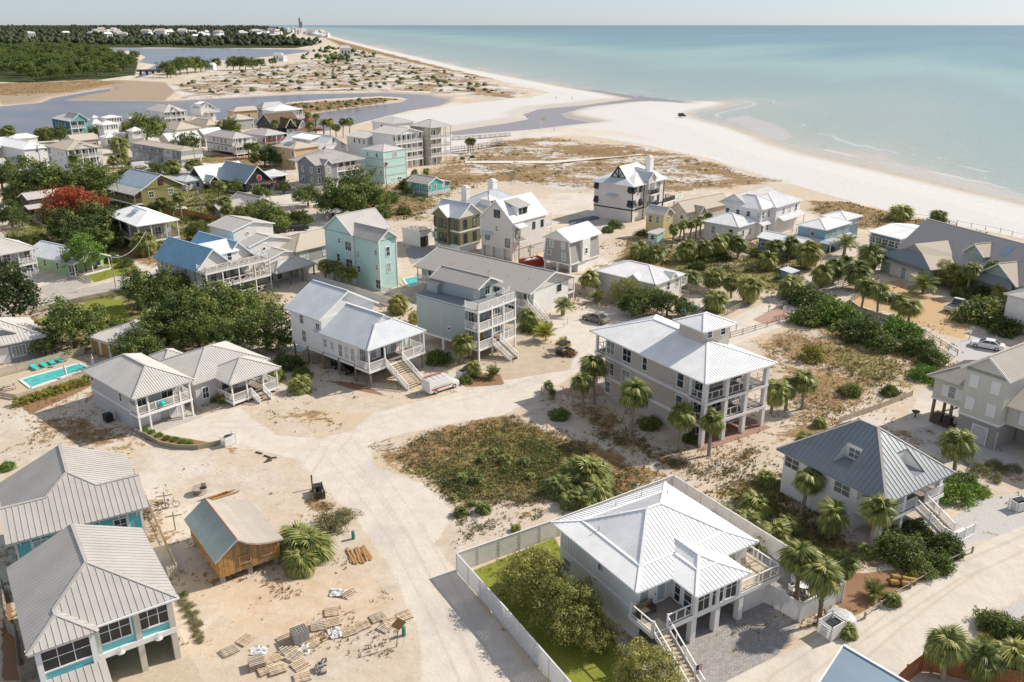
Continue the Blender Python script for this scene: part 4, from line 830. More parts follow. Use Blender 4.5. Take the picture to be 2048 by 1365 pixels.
# ---- mint house
b = Bld('house','tall mint green gabled house with grey and tan ribbed metal roofs beside a small pool',*Q('c2',(715,275),(845,245),(545,232)),9.3,dx=0)
W,D,z = b.W,b.D,b.z; Y = D+8.2
b.wall(.3,W-.3,.3,D+1,0,z,'mint2'); b.gable(-.1,W+.1,-.1,D+2.5,z-.05,1.7,'rg','y','mint2',over=.4,seam=.42)
b.wall(0,8.4,D,Y,0,z,'mint2'); b.gable(-.35,8.8,D-.35,Y+.35,z,3.1,'rlg','x','mint2',over=.35,seam=.42)
for u,zz,w_,h_,st in ((D+1.4,6.2,1.7,1.6,'g3'),(D+1.4,2.9,1.7,1.6,'g3'),(D+4.0,7.2,.5,.9,'dh'),(D+4.6,.8,.9,1.4,'dh'),(D+4.6,3.6,.9,1.4,'dh')): b.win('W',0,u,zz,w_,h_,st)
for u,zz,w_,h_ in ((D-1,5.2,.8,1.2),(D-1,2.4,.8,1.2),(1.2,6.6,.5,.9),(1.2,3.8,.5,.9),(1.0,.4,1.2,1.6)): b.win('W',.3,u,zz,w_,h_,'x2')
b.wins('S',.3,[W/2],6.2,.8,1.6); b.wins('S',.3,[W/2],3.2,.8,1.6)
for zz in (2.7,5.4,8.1): b.deck(W,W+2,D-4,D+2,zz); b.rail([(W,D-4),(W+2,D-4),(W+2,D+2)],zz,1)
b.posts([(W+2,D-4),(W+2,D-1),(W+2,D+2)],0,9.2,.16)
bb = MB()
for x,y in ((.3,.3),(W-.3,.3),(0,D),(0,Y)): bb.box(x-.09,x+.09,y-.09,y+.09,0,z)
b.part('corner_board',bb,WHITE)
# ---- blue roofed white house
b = Bld('house','white house with bright blue metal gables and three levels of crossed rail decks',*Q('c1',(825,610),(1150,530),(455,490)),5.6,hd=50)
W,D,z = 7.0,b.D,b.z
b.wall(.4,6.6,.5,D-.4,0,z,'grey'); b.gable(0,7.0,0,D,z-.1,3.3,'rblue','y','w',over=.5,seam=.4)
b.wall(6.6,12.4,2.2,D-.4,0,z,'w'); b.gable(6.3,12.7,1.6,D,z,3.1,'rblue','y','w',over=.5,seam=.4)
b.plane([(3.4,1.2,z+1.7),(9.4,1.2,z+1.7),(9.4,5.2,z+3.2),(3.4,5.2,z+3.2)],'rw',.4); b.wall(3.6,9.2,1.5,5,z,z+1.7,'w')  # white slope among blue roofs: sunlight on it put into the colour
b.wins('W',.4,[D*t for t in (.1,.3,.48,.62,.85)],3.4,.8,1.7,'g3')
for zf in (2.8,5.6): b.deck(.2,13,-2.4,2.2,zf); b.rail([(.3,0.4),(.3,-2.3),(12.9,-2.3),(12.9,2)],zf,1,'x')
b.posts([(x,-2.3) for x in (.3,3.4,6.6,9.8,12.9)],0,5.6,.2); b.wins('S',.5,[1.5,3.3,5.2],3.0,1.1,1.9,'x2'); b.wins('S',2.2,[8,9.5,11],3.0,.8,1.9,'x2'); b.rail([(.3,-2.3),(12.9,-2.3)],0,1,'x')
b.wins('S',1.5,[5.5,7.4],z+.2,.8,1.3)
# ---- stepped white building
b = Bld('house','white building stepping down in three gabled blocks with round windows and a porch',*Q('c1',(1125,270),(1475,190),(940,210)),8.8,hd=50)
W,D,z = 9.6,8.4,b.z
for k,(ya,yb,zz,xo) in enumerate(((0,D,z,0),(-4.2,0,6.4,.5),(-8.2,-4.2,4.2,.8))):
 b.wall(.4+xo,W-.4+xo,ya+.3,yb+(.25 if k else -.3),0,zz,'pink'); b.gable(xo,W+xo,ya,yb + (.2 if k else 0),zz-.05,1.2,'rshl','y','w',over=.4,seam=0); b.win('S',ya+.3,3.4+xo,zz-1.4,.7,.7,'round')
b.win('S',-7.9,8.6,1.8,.9,1.6,'dh')
b.hip(.2,9.2,-12.6,-7.6,2.9,1.5,'rlg',seam=.45); b.posts([(x,-12.2) for x in (.6,3.4,6.2,8.8)],0,2.9,.2,M['pile']); b.wins('S',-8.0,[2,4,6.5],.2,1.0,2,'x2'); b.bx('patio',.2,9.5,-13,-7.9,-.1,.05,'conc')
# ---- tan L-shaped lodge
b = Bld('house','low tan roofed lodge with grey upper wall, left of the tall mint house',*Q('c1',(1670,445),(1930,385),(1510,400)),4.9,hd=50)
b.wall(.5,15,.5,9.5,0,b.z-.1,'cream'); b.hip(0,15.5,0,10,b.z,2.0,'rsht',seam=0); b.wall(.45,15,.45,9.5,2.5,4.7,'mgrey'); b.wins('S',.45,[2.2,7.4,9.8],2.9,1.6,1.4,'x2',WHITE,2); b.win('W',.45,4,2.9,1.4,1.3,'x2')
# ---- carriage house
b = Bld('house','pale grey carriage house with hipped metal roof, balcony over garage and small blue turtle sign',*Q('c5',(970,582),(1420,435),(605,365)),4.8)
W,D,z = b.W,b.D,b.z; zf = 2.35
b.wall(.6,W-.6,2.4,D-.6,0,z-.1,'grey'); b.wall(.6,.8,.6,2.4,0,.05,'grey'); b.hip(0,W,0,D,z,2.0,'rlg','y',seam=.3)
b.deck(.5,W-.4,.5,2.4,zf); b.rail([(.6,2.4),(.6,.6),(W-.5,.6),(W-.5,2.4)],zf,1); b.posts([(.6,.6),(1.9,.6),(5.9,.6),(W-.5,.6)],0,z-.1,.2)
b.bx('trim_band',.55,.6,2.4,D-.6,zf-.2,zf+.05,WHITE); b.door('S',2.4,2.6,0,2.6,2.1,'w','garage_door'); b.door('S',2.4,5.6,0,.9,2.0,'grey'); b.win('W',.6,4.6,3.0,.7,1.0); b.win('W',.6,D-1.4,3.6,.6,.5,'p'); b.wins('S',2.4,[2.0,5.2],zf+.2,1.4,1.8,'x2')
bm_ = MB(); bm_.box(3.1,3.9,.44,.5,zf+.35,zf+.85); bm_.sphere((3.5,.47,zf+.6),.3,10,6); b.part('sign_board',bm_,M['turq']); b.bx('garage_slab',.3,W,-.6,2.4,-.1,.04,'conc')
b.part('air_conditioner',MB().box(-.9,0,6.2,7.1,.2,1.1).tube((-.45,6.65,1.1),(-.45,6.65,1.14),.35,.35,12),M['dark'])
# ---- grey cottage
b = Bld('house','light grey cottage with tan metal hip roofs and a small front porch with steps',q('c5',1410,475),q('c5',1555,440),q('c5',1175,300),3.4,hd=50,W=11.5)
D,z = b.D,b.z
b.wall(.5,10.8,.5,D-.5,0,z-.1,'grey'); b.hip(0,11.3,0,D,z,2.2,'rlg','x',seam=.3); b.hip(3.0,10.6,-3.4,3,z-.05,1.7,'rlg','y',seam=.3); b.win('S',.5,1.8,.9,.8,1.4,'x2')
b.deck(3.4,10.2,-3.0,.5,.75); b.posts([(3.5,-2.9),(5.6,-2.9),(8.0,-2.9),(10.1,-2.9)],.2,z-.1,.16); b.rail([(3.5,.4),(3.5,-2.9),(6,-2.9)],.75,.9); b.rail([(8,-2.9),(10.1,-2.9),(10.1,.4)],.75,.9); b.stairs(7.0,-3.0,'S',1.7,.75,1.6); b.wins('S',.5,[4.6,9.2],1.2,1.0,1.5); b.door('S',.5,7,.75)
b.hip(1.5,5,D-1,D+3,z,.9,'rlg',seam=.3); b.wall(2,4.5,D-.5,D+2.5,0,z-.1,'grey')
# ---- garage with orange doors
b = Bld('garage','low garage with pale grey roof and orange wooden doors behind the swimming pool',*Q('b8',(800,890),(1065,760),(640,795)),2.7,hd=58,cat='garage')
W,D = 8.5,7.6; b.wall(.4,W-.4,.4,D-.4,0,b.z-.1,'w'); b.hip(0,W,0,D,b.z,1.1,'rlg',seam=.3)
for u in (1.6,3.8,6.0): b.door('W',.4,u,0,1.7,2.1,'wood','garage_door')
b.door('S',.4,1.6,0,1.6,2.0,'wood','garage_door')
# ================================================================ FAR HOUSES, left half
def HS(label,k,p0,p1,p2,z,hd=None,cat='house',name='house',**kw):
 f = lambda p: None if p is None else q(k,*p)
 return Bld(name,label,f(p0),f(p1),f(p2),z,hd=hd,cat=cat,**kw)
b = HS('grey metal roofed house with long dark window rows behind the fenced pool','b8',(0,893),(300,802),None,3.0,D=11,hd=40)
W,D = b.W,b.D; b.wall(-6,W-.6,.6,D-.6,0,2.9,'mgrey'); b.hip(-7,W,0,D,3.0,2.6,'rlg','x',seam=.45); b.wins('S',.6,[W-1.6,W-3.8],.8,1.7,1.5,'x4'); b.door('S',.6,W-5.8,.1,1.2,2.2,'w'); b.gable(W-7,W-3.5,1.5,6,4.0,1.0,'rlg','y','mgrey',seam=.4)
b = HS('pale grey two storey house with double front balconies and tan hip roof at left edge','b8',(-20,278),(265,228),None,5.6,D=9,hd=50)
W,D = b.W,b.D; b.wall(-6,W-.6,2.2,D-.6,0,5.5,'grey'); b.hip(-7,W,0,D,5.6,2.2,'rlg','x',seam=.4)
for zf in (.4,3.0): b.deck(W-3.6,W-.5,.5,2.2,zf); b.rail([(W-3.6,.6),(W-.6,.6),(W-.6,2.2)],zf,1); b.wins('S',2.2,[W-1.4,W-2.8],zf+.15,1,1.9,'x2'); b.wins('S',2.2,[W-5,W-6.6],zf+.7,1.2,1.3,'x2')
b.posts([(W-.6,.6),(W-3.5,.6)],0,5.5,.18)
b = HS('small pale green cottage with galvanised gable roof and open porch behind picket fence','b8',(498,342),(705,268),(325,228),2.7)
b.wall(.5,b.W-.4,2.2,b.D-.4,0,2.6,'green'); b.gable(0,b.W,0,b.D,2.7,1.8,'rgal','y','green',over=.4,seam=.4); b.posts([(.4,.4),(b.W/2,.4),(b.W-.4,.4)],0,2.6,.15); b.winrow('W',4,.9,.7,1.2,o=.5); b.wins('S',2.2,[1.5,b.W-1.5],.8,.9,1.3); b.deck(.3,b.W-.3,.2,2.2,.4)
b = HS('open stilt house with bright white hip roof and skylight, wrapped by a grey porch','k15',(405,690),(885,610),(95,545),6.1)
W,D = b.W,b.D; b.wall(2,W-2.2,2.2,D-.6,2.6,6.0,'mgrey'); b.hip(0,W,0,D,6.1,1.9,'rw',seam=.4); b.deck(.4,W-.4,.4,D-.4,2.6,'wwood'); b.rail([(.5,D-.5),(.5,.5),(W-.5,.5),(W-.5,4)],2.6,1,mat=M['wwood'])
b.posts([(.5,.5),(W*.34,.5),(W*.67,.5),(W-.5,.5),(.5,D*.3),(.5,D*.6),(.5,D-.5),(W-.5,D*.4)],0,6.0,.26,M['cream']); b.wins('S',2.2,[3.2,5.2,7.2],2.9,1.3,1.9,'x2'); b.wins('W',2,[4,7,10],3.3,1.0,1.4); b.plane([(W*.28,D*.5,7.75),(W*.28,D*.36,7.65),(W*.40,D*.40,8.0),(W*.40,D*.52,8.05)],'rsteel',0,th=.1)
b = HS('olive house with steel grey gable roof, red attic shutter and two white framed windows','k15',(380,340),(1005,245),(60,260),4.6)
W,D = b.W,b.D; xr = W*.5
b.gable(1.8,W-1.6,0,D,5.4,3.4,'rsteel','y','olive2',over=.5,seam=.5); b.plane([(0,D,4.5),(0,0,4.5),(2.2,0,5.75),(2.2,D,5.75)],'rlg',.5); b.plane([(W,0,4.5),(W,D,4.5),(W-2.0,D,5.75),(W-2.0,0,5.75)],'rlg',.5)
b.wall(2.2,W-2.0,.5,D-.5,0,5.5,'olive2'); b.deck(.2,2.2,.5,D-.5,2.2,'wwood'); b.posts([(.3,.5),(.3,D*.35),(.3,D*.7),(.3,D-.5)],0,4.5,.18,M['wwood']); b.rail([(2.2,.5),(.3,.5),(.3,D-.5)],2.2,1.1,mat=M['olive2']); b.wins('S',.5,[W*.31,W*.66],3.3,1.3,1.5,'x2'); b.win('S',.5,W*.5,6.1,1.1,1.2,'p',M['maroon'],1); b.winrow('W',5,2.6,1.3,1.5,'x2',o=2.2,pane=1); b.bx('shutter',W*.5-.5,W*.5+.5,.36,.42,6.15,7.25,'maroon')
b = HS('dark weathered timber barn with pale gable roof behind the red maple','k16',(205,598),(508,548),(120,560),4.0,hd=50,cat='barn',name='barn')
W = b.W; b.wall(.3,W-.3,.3,5.7,0,3.9,'dwood'); b.gable(0,W,0,6,4.0,1.3,'rshl','x','dwood',over=.35,seam=0)
for i in range(26): x = .3+(W-.6)*i/26; b.part('plank',MB().box(x+.02,x+(W-.6)/26-.02,.22-random.uniform(0,.03),.3,random.uniform(0,.1),3.9),M['dwood'])
b.plane([(-1,-2,2.0),(3,-2,2.0),(3,.25,2.7),(-1,.25,2.7)],'rshl',0); b.posts([(-.8,-1.8),(2.8,-1.8)],0,2,.12,M['dwood'])
# restaurant with the big crossing gables
b = HS('dark restaurant with crossing blue and white metal gables, trellis and red terrace','k14',(615,380),(910,330),(385,310),2.6,hd=50,cat='restaurant',name='restaurant')
W,D = max(b.W,8),b.D; b.wall(.5,W-.5,.5,D+5,0,2.6,'black'); b.gable(0,W,0,D+2,2.6,4.4,'rsteel','y','black',over=.4,seam=.5)
b.gable(-5,W+1,D,D+8,2.6,3.6,'rw','x','black',over=.4,seam=.5); b.hip(-10,-3.5,D+1,D+9,2.8,1.3,'rgal',seam=.4); b.wall(-9.5,-4,D+1.5,D+8.5,0,2.8,'w'); b.wins('S',D+1.5,[-8.6,-7.2,-5.8],.8,.9,1.3)
b.gable(-4.6,-1,D-3,D+1.5,2.4,1.6,'rgal','y','black',over=.3,seam=.4); b.posts([(-4.3,D-2.8),(-1.3,D-2.8)],0,2.4,.15)
b.plane([(W,1.5,2.6),(W+9,4.5,2.6),(W+7,9,3.9),(W-1,6,3.9)],'rw',.4); b.wall(W,W+8,5,9,0,2.6,'black')
o = b.part('wall_sign',MB().tube((W*.55,.42,3.6),(W*.55,.34,3.6),.75,.75,20),M['redm']); o.scale = (1,1,1)
b.part('sign_rim',MB().tube((W*.55,.41,3.6),(W*.55,.37,3.6),.85,.85,20),WHITE,o)
tr = MB()
for x in np.linspace(1,W+1,9): tr.bar((x,-2.2,2.3),(x,.4,2.5),.09,.14)
tr.bar((.8,-2,2.2),(W+1.2,-2,2.2),.12); tr.bar((.8,-1,2.3),(W+1.2,-1,2.3),.12)
for x in np.linspace(1,W+1,5): tr.bar((x,-2,0),(x,-2,2.2),.14)
b.part('trellis',tr,M['wwood'])
pg = MB()
for i in range(12): pg.bar((W+1+i*.9,9.5,3.4),(W+.2+i*.9,14,3.4),.12)
pg.bar((W+.5,9.8,3.3),(W+12,9.8,3.3),.14); pg.bar((W,13.6,3.3),(W+11,13.6,3.3),.14)
for x in (W+.6,W+6,W+11.5): pg.bar((x,9.8,0),(x,9.8,3.3),.16)
b.part('pergola',pg,M['dwood']); REST = b
b = HS('small grey cafe with shingle gable and dark script lettering over its porch','k14',(690,632),(940,588),(490,560),2.7,hd=50,cat='cafe',name='cafe')
W,D = b.W,max(b.D,7); b.wall(.4,W-.4,1.8,D-.4,0,2.7,'mgrey'); b.gable(0,W,0,D,2.7,1.9,'rsh','y','cream',over=.35,seam=0); b.posts([(.4,.4),(W*.37,.4),(W*.66,.4),(W-.4,.4)],0,2.6,.2,M['cream']); b.wins('S',1.8,[1.6,3.4,5.2],.9,1.2,1.4,'x2'); b.gable(-7.5,.3,2.5,8.5,2.5,1.5,'rsh','x','mgrey',over=.3,seam=0); b.wall(-7,.4,3,8,0,2.5,'mgrey'); b.win('W',-7,5.5,1,1,1,'x2'); b.plane([(-2.5,-.3,2.2),(.2,-.3,2.2),(.2,2.6,2.6),(-2.5,2.6,2.6)],'rshl',0); b.posts([(-2.4,-.1)],0,2.2,.14)
cu = bpy.data.curves.new('lettering','FONT'); cu.body = 'Chiringo'; cu.size = 1.0; cu.extrude = .02; cu.shear = .3; cu.align_x = 'CENTER'
tmp = bpy.data.objects.new('lettering',cu); COL.objects.link(tmp); dg = bpy.context.evaluated_depsgraph_get(); me = bpy.data.meshes.new_from_object(tmp.evaluated_get(dg)); bpy.data.objects.remove(tmp)
me.materials.clear(); me.materials.append(M['black']); o = link('lettering',me,b.root,(W/2,.3,2.95)); o.rotation_euler = (math.pi/2,0,0)
# ---- grey three storey with porches
b = HS('grey three storey house with teal awning shutters, ribbed grey roof and long double porch','k6',(895,965),(1690,880),(632,920),7.6,hd=50)
W,D = b.W,b.D; b.wall(.4,W*.42,.4,D-.4,1.6,7.5,'dgrey'); b.wall(.4,W*.42,.4,D-.4,0,1.6,'w'); b.wall(W*.42,W-1,3,D+3,0,7.5,'w'); b.gable(0,W*.5,0,D,7.6,2.3,'rg','x','dgrey',over=.4,seam=.5); b.hip(1.5,W,-.3,D+6,7.6,3.0,'rg',seam=.5)
b.gable(2.2,5.2,-1.2,3,7.6,1.3,'rg','y','dgrey',over=.3,seam=.4); b.wall(2.5,4.9,-.9,.5,0,7.5,'mgrey')
for zf in (2.4,5.0): b.deck(W*.42,W-.3,.4,3,zf); b.rail([(W*.42,.5),(W-.4,.5),(W-.4,3)],zf,1); b.wins('S',3,[W*.5,W*.62,W*.75,W*.86],zf+.2,1.2,1.9,'x2')
b.posts([(x,.5) for x in np.linspace(W*.43,W-.4,5)],0,7.5,.18)
for zz in (2.4,5.2): b.wins('W',.4,[D*.28,D*.72],zz,.8,1.5); b.win('S',-.9,3.7,zz,.8,1.5); b.wins('S',.4,[1.3],zz,.8,1.5)
for zz in (2.4,5.2):
 for u in (D*.28,D*.72): b.part('awning_shutter',MB().poly([(.32,u-.45,zz+1.45),(-.25,u-.45,zz+.5),(-.25,u+.45,zz+.5),(.32,u+.45,zz+1.45)]),M['rsteel'])
b = HS('mint four storey block house with dark floor bands and low hip roof','k7',(795,575),(1110,530),(462,535),9.6,hd=50)
b.box_house('mint2','rlg',1.5,'hip',o=.15,seam=0)
for zz in (2.3,4.7,7.1): b.band(.15,b.W-.15,.15,b.D-.15,zz,.26,.05,M['rg'])
b.winrow('S',2,7.7,.8,1.3,o=.15,pad=.45); b.win('S',.15,1.1,5.3,.9,1.1,'p'); b.win('W',.15,1.6,2.8,.6,1.1); b.winrow('W',2,7.7,.8,1.2,o=.15,pad=.3); b.wins('S',.15,[b.W*.4,b.W*.65],.6,1.6,.7,'x2')
b = HS('small aqua cottage with grey gable roof and screened corner, alone in the dunes','k7',(1405,1022),(1762,970),(1050,985),3.4,hd=50)
W,D = b.W*.72,b.D; b.wall(.3,W-.3,.3,D-.3,1.2,3.3,'teal'); b.wall(.3,W+2.6,.3,D-2,0,1.2,'grey'); b.gable(0,W,0,D,3.4,1.6,'rshl','y','teal',over=.3,seam=0); b.wall(W-.3,W+2.6,.3,D*.5,1.2,3.2,'teal'); b.plane([(W+2.9,0,3.2),(W+2.9,D*.5,3.2),(W-.4,D*.5,3.8),(W-.4,0,3.8)],'rlg',0); b.wins('S',.3,[1.0,3.2,W-.4],1.8,.7,1.2); b.win('S',.3,W+1.4,2.0,2.0,1.1,'x3',WHITE,1); b.winrow('W',4,2.0,.7,.9,o=.3)
b = HS('white four storey house with rows of tall windows and railed balconies near the inlet','k7',(962,345),(1362,302),(730,292),11.4,hd=48)
W,D = b.W,b.D; b.wall(.3,W-.3,2,D-.3,0,11.3,'w'); b.gable(0,W,0,D,11.4,1.7,'rlg','y','w',over=.4,seam=.5)
for zf in (2.8,5.6,8.4): b.deck(.2,W-.2,.3,2,zf); b.rail([(.3,2),(.3,.4),(W-.3,.4),(W-.3,2)],zf,1)
for zf in (.2,3,5.8,8.6): b.wins('S',2,list(np.linspace(1.2,W-1.2,6)),zf+.2,.8,1.7)
b.posts([(x,.4) for x in np.linspace(.4,W-.4,6)],0,11.3,.18)
b = HS('tall cream four storey tower house with open post frame balconies nearest the inlet','k7',(1440,247),(1738,215),(1145,210),12.6,hd=46)
W,D = b.W,b.D; b.wall(.4,W*.55,1.8,D-.5,0,12.5,'cream'); b.wall(.4,W*.8,3.5,D-.5,0,12.5,'cream'); b.hip(0,W,0,D,12.6,2.0,'rlg',seam=.5)
for zf in (3,6,9): b.deck(.3,W-.3,.4,3.6,zf); b.rail([(.4,.5),(W-.4,.5),(W-.4,4)],zf,1)
b.posts([(x,.5) for x in np.linspace(.4,W-.4,5)] + [(W-.4,4),(W-.4,D-.5)],0,12.5,.2,M['cream'])
for zf in (.2,3.2,6.2,9.4): b.wins('S',1.8,[1.5,3.2],zf+.4,.9,1.5); b.win('S',3.5,W*.65,zf+.2,1,1.9); b.win('W',.4,D*.5,zf+.5,1.2,1.2)
b = HS('white boarded house with pale hip roof, rising behind the white balcony house','k7',(925,192),(1218,160),(622,157),11.0,hd=47)
b.box_house('wv','rlg',1.7,'hip',seam=.5); b.winrow('W',2,8.6,.8,1.5,pad=.55)
b = HS('white house with low gable roof and open upper porch behind the mint block','k7',(575,395),(862,345),(255,357),9.2,hd=48)
b.box_house('wv','rlg',1.5,'gable','y',o=.5,seam=.5); b.wins('W',.5,[b.D*.2,b.D*.4,b.D*.62],7.2,.8,1.4); b.win('S',.5,b.W*.55,7.2,.8,1.4); b.deck(0,b.W,-1.5,.5,6.4); b.rail([(0,.5),(0,-1.4),(b.W,-1.4)],6.4,1)
b = HS('white house with swept gable front and shed dormer between yellow house and grey porch house','k6',(960,748),(1482,716),(800,622),5.6,hd=50)
W,D = b.W,b.D; b.wall(.4,W-.4,.4,D-.4,0,5.5,'w'); b.gable(W*.2,W*.8,0,D,7.0,2.6,'rw','y','w',over=.4,seam=.5); b.plane([(0,D,5.6),(0,0,5.6),(W*.22,0,7.2),(W*.22,D,7.2)],'rw',.5); b.plane([(W,0,5.6),(W,D,5.6),(W*.78,D,7.2),(W*.78,0,7.2)],'rw',.5); b.wall(W*.22,W*.78,.5,D-.4,5.4,7.1,'w'); b.win('S',.4,W*.5,7.3,.8,1.3); b.winrow('W',3,3.6,.8,1.0,o=.4); b.wall(W*.08,W*.4,D*.3,D*.7,5.8,8.4,'w'); b.plane([(W*.05,D*.74,8.3),(W*.05,D*.26,8.3),(W*.48,D*.26,9.3),(W*.48,D*.74,9.3)],'rw',.5); b.wins('W',W*.08,[D*.42,D*.58],6.9,.8,1.1)
b = HS('tan yellow house with pale hip roof and dark solar panels','k6',(600,742),(915,690),(315,692),6.8,hd=50)
W,D = b.W,b.D; b.box_house('tan','rsht',1.6,'hip',seam=0); b.winrow('W',3,4.4,.9,1.5,pane=0); b.winrow('S',1,4.4,1.2,1.1,'x2',pad=.6); b.winrow('W',2,1.2,.9,1.4)
for i in range(3): b.plane([(D*.1+.4,D*(.42+.1*i),7.15+.32),(D*.1+.4,D*(.34+.1*i),7.15+.32),(D*.1+2.6,D*(.34+.1*i),7.15+1.15),(D*.1+2.6,D*(.42+.1*i),7.15+1.15)],'rdark',0,th=.06)
b = HS('white two storey house with dark maroon floor bands and corner balconies','k5',(1470,602),(1782,575),(1100,545),6.2,hd=50)
W,D = b.W,b.D; b.wall(.4,W-.4,.4,D-.4,1.0,6.1,'w'); b.hip(-.2,W+.2,-.2,D+.2,6.2,1.8,'rshl',seam=0); b.winrow('W',4,4.2,.8,1.4,o=.4,pad=.3); b.winrow('W',4,1.6,.8,1.2,o=.4,pad=.3)
for zf in (1.0,3.6): b.band(.4,W-.4,.4,D-.4,zf-.2,.24,.05,M['maroon']); b.deck(-.2,W,-1.8,.4,zf); b.rail([(-.2,.4),(-.2,-1.7),(W,-1.7),(W,.4)],zf,1); b.wins('S',.4,[1.5,3.2,5.2],zf+.2,1,1.9,'x2')
b.posts([(0,-1.7),(W*.35,-1.7),(W*.7,-1.7),(W-.1,-1.7)],0,6.2,.16); b.piles([(x,y) for x in (.6,W-.6) for y in (.6,D/2,D-.6)],1,.16)
b = HS('house with bright red balcony rails and a teal floor band under grey hip roof','k6',(205,560),(497,525),(-120,520),6.2,hd=50)
W,D = b.W,b.D; b.wall(.4,W-.4,2,D-.4,.5,6.1,'grey'); b.hip(-.2,W+.2,-.2,D,6.2,1.8,'rshl',seam=0)
for zf in (.9,3.6): b.deck(0,W,0,2,zf); b.rail([(.1,2),(.1,.1),(W-.1,.1),(W-.1,2)],zf,1.05,mat=M['redm']); b.wins('S',2,[1.4,3.2,5.2],zf+.2,1,1.9,'x2'); b.band(0,W,0,D-.4,zf-.5,.45,.05,M['tealtrim'])
b.posts([(.1,.1),(W*.5,.1),(W-.1,.1)],0,6.1,.16); b.winrow('W',3,4.3,.8,1.3,o=.4)
# ---- tudor
b = HS('dark half timbered inn with steep brown roofs and a clay tiled tower','k6',(330,452),(640,500),(100,400),4.2,hd=40,cat='inn')
W,D = max(b.W,9),max(b.D,9)
b.wall(.5,13,.5,D-.5,0,4.2,'black'); b.gable(0,13.5,0,D,4.2,5.0,'rbrown','x','black',over=.4,seam=0); b.gable(4,9,-2.5,D*.5,4.2,3.6,'rbrown','y','black',over=.4,seam=0); b.gable(9.5,13.8,-3,D*.5,3.6,3.2,'rbrown','y','w',over=.4,seam=0)
b.wall(4.4,8.6,-2.1,1,0,4.2,'black'); b.wall(9.9,13.4,-2.6,1,0,3.6,'w'); b.wins('S',-2.1,[5.2,6.5,7.8],.8,.8,2.4,'p',WHITE); b.wins('S',-2.6,[11,12.4],.8,.7,2,'p',M['black'])
b.wall(15,18.4,-2,2,0,6.4,'cream'); b.hip(14.4,19,-2.6,2.6,6.4,1.5,'rtile',seam=0); b.wall(13.4,15,-1,3,0,5,'black'); b.wins('S',-2,[15.8,17.2],2,.9,3,'g3',M['black'])
b.plane([(8,-6.4,2.4),(20,-6.4,2.4),(20,-3,3.4),(8,-3,3.4)],'rtile',0); b.posts([(8.3,-6.2),(12,-6.2),(16,-6.2),(19.7,-6.2)],0,2.4,.2,M['dwood']); b.posts([(15.1,-1.9),(18.3,-1.9)],0,6.4,.35,M['black'])
# ---- mansard townhouse row
b = HS('long townhouse row with grey mansard upper floor, small windows and white front stairs','k5',(765,882),(1092,847),(75,757),2.9,hd=50,cat='townhouse',name='townhouse_row')
W,D = b.W,b.D; b.wall(.4,W-.4,.6,D-.2,0,2.9,'grey')
n = 6
for i in range(n):
 y0,y1 = D*i/n,D*(i+1)/n; mt_ = ('dgrey','grey','dgrey','dgrey','dgrey','mgrey')[i]
 b.plane([(0,y1-.03,2.8),(0,y0+.03,2.8),(.55,y0+.03,5.6),(.55,y1-.03,5.6)],mt_,0,th=.1); b.win('W',.05,(y0+y1)/2,4.0,.9,.9,'x2'); b.win('W',.4,y0+D/n*.3,.7,1.2,1.6,'x2'); b.door('W',.4,y0+D/n*.75,.6,.9,2.0,('mint','aqua','w','redm','w','teal')[i])
b.wall(.5,W-.3,.15,D,2.9,5.5,'mgrey'); b.plane([(0,.0,2.8),(W,.0,2.8),(W-.4,.4,5.6),(.5,.4,5.6)],'cream',0,th=.1); b.hip(.4,W-.2,.2,D+.1,5.55,.9,'rsht','y',seam=0)
for y in (D*.45,D*.62,D*.8): b.stairs(.3,y,'W',1.2,2.0,3.2)
# ---- condo
b = HS('white three storey condo with tan hip roof and two tiers of columned balconies at left','k4',(908,757),(1402,705),(590,697),8.6,hd=50,cat='condo')
W,D = b.W,b.D; b.wall(.5,W-.5,2,D-.5,0,8.5,'w'); b.hip(0,W,0,D,8.6,2.1,'rsht',seam=.6); b.gable(W*.25,W*.75,-.05,4,8.9,1.1,'rsht','y','w',over=.2,seam=0)
for zf in (3.0,5.9): b.deck(.3,W-.3,.3,2,zf); b.rail([(.5,2),(.5,.4),(W-.4,.4),(W-.4,2)],zf,1.05); b.wins('S',2,list(np.linspace(1.8,W-1.8,5)),zf+.2,1.2,2.0,'x2')
b.wins('S',2,list(np.linspace(1.8,W-1.8,5)),.3,1.2,2.0,'x2'); b.posts([(x,.4) for x in np.linspace(.5,W-.5,6)],0,8.5,.28); b.wins('W',.5,[D*.3,D*.45],6.4,.7,1); b.win('W',.5,D*.4,4.4,.7,1.1); b.win('W',.5,D*.25,2.6,.7,1)
for zf in (1.2,3.8,6.4): b.win('W',.5,D*.86,zf,1.8,1.6,'x2')
b = HS('tall white house with broad white cross roof at left edge, behind the dark oak','k4',(318,748),(562,690),(60,640),7.4,hd=52)
b.box_house('w','rw',1.9,'hip',seam=.6,o=.4); W,D = b.W,b.D; b.wins('S',.4,[W*.5,W*.85],6.2,.7,.6,'p'); b.posts([(W+.8,1),(W+.8,4),(W+.8,7)],0,7.4,.3); b.gable(-3,W*.6,D*.6,D+6,7.0,2.2,'rw','x','w',over=.4,seam=.6); b.wall(-2.5,W*.5,D*.65,D+5.5,0,7,'cream')
b = HS('low white cottage with grey shed roof at the left edge below the tall white house','k4',(0,945),(358,932),(-60,880),3.2,hd=45); b.wall(-4,b.W-.4,.4,5.6,0,3.1,'w'); b.gable(-4.5,b.W,0,6,3.2,1.4,'rshl','x','w',over=.35,seam=0); b.wins('S',.4,[b.W-1.2,b.W-5],.9,1.3,1.5,'x2')
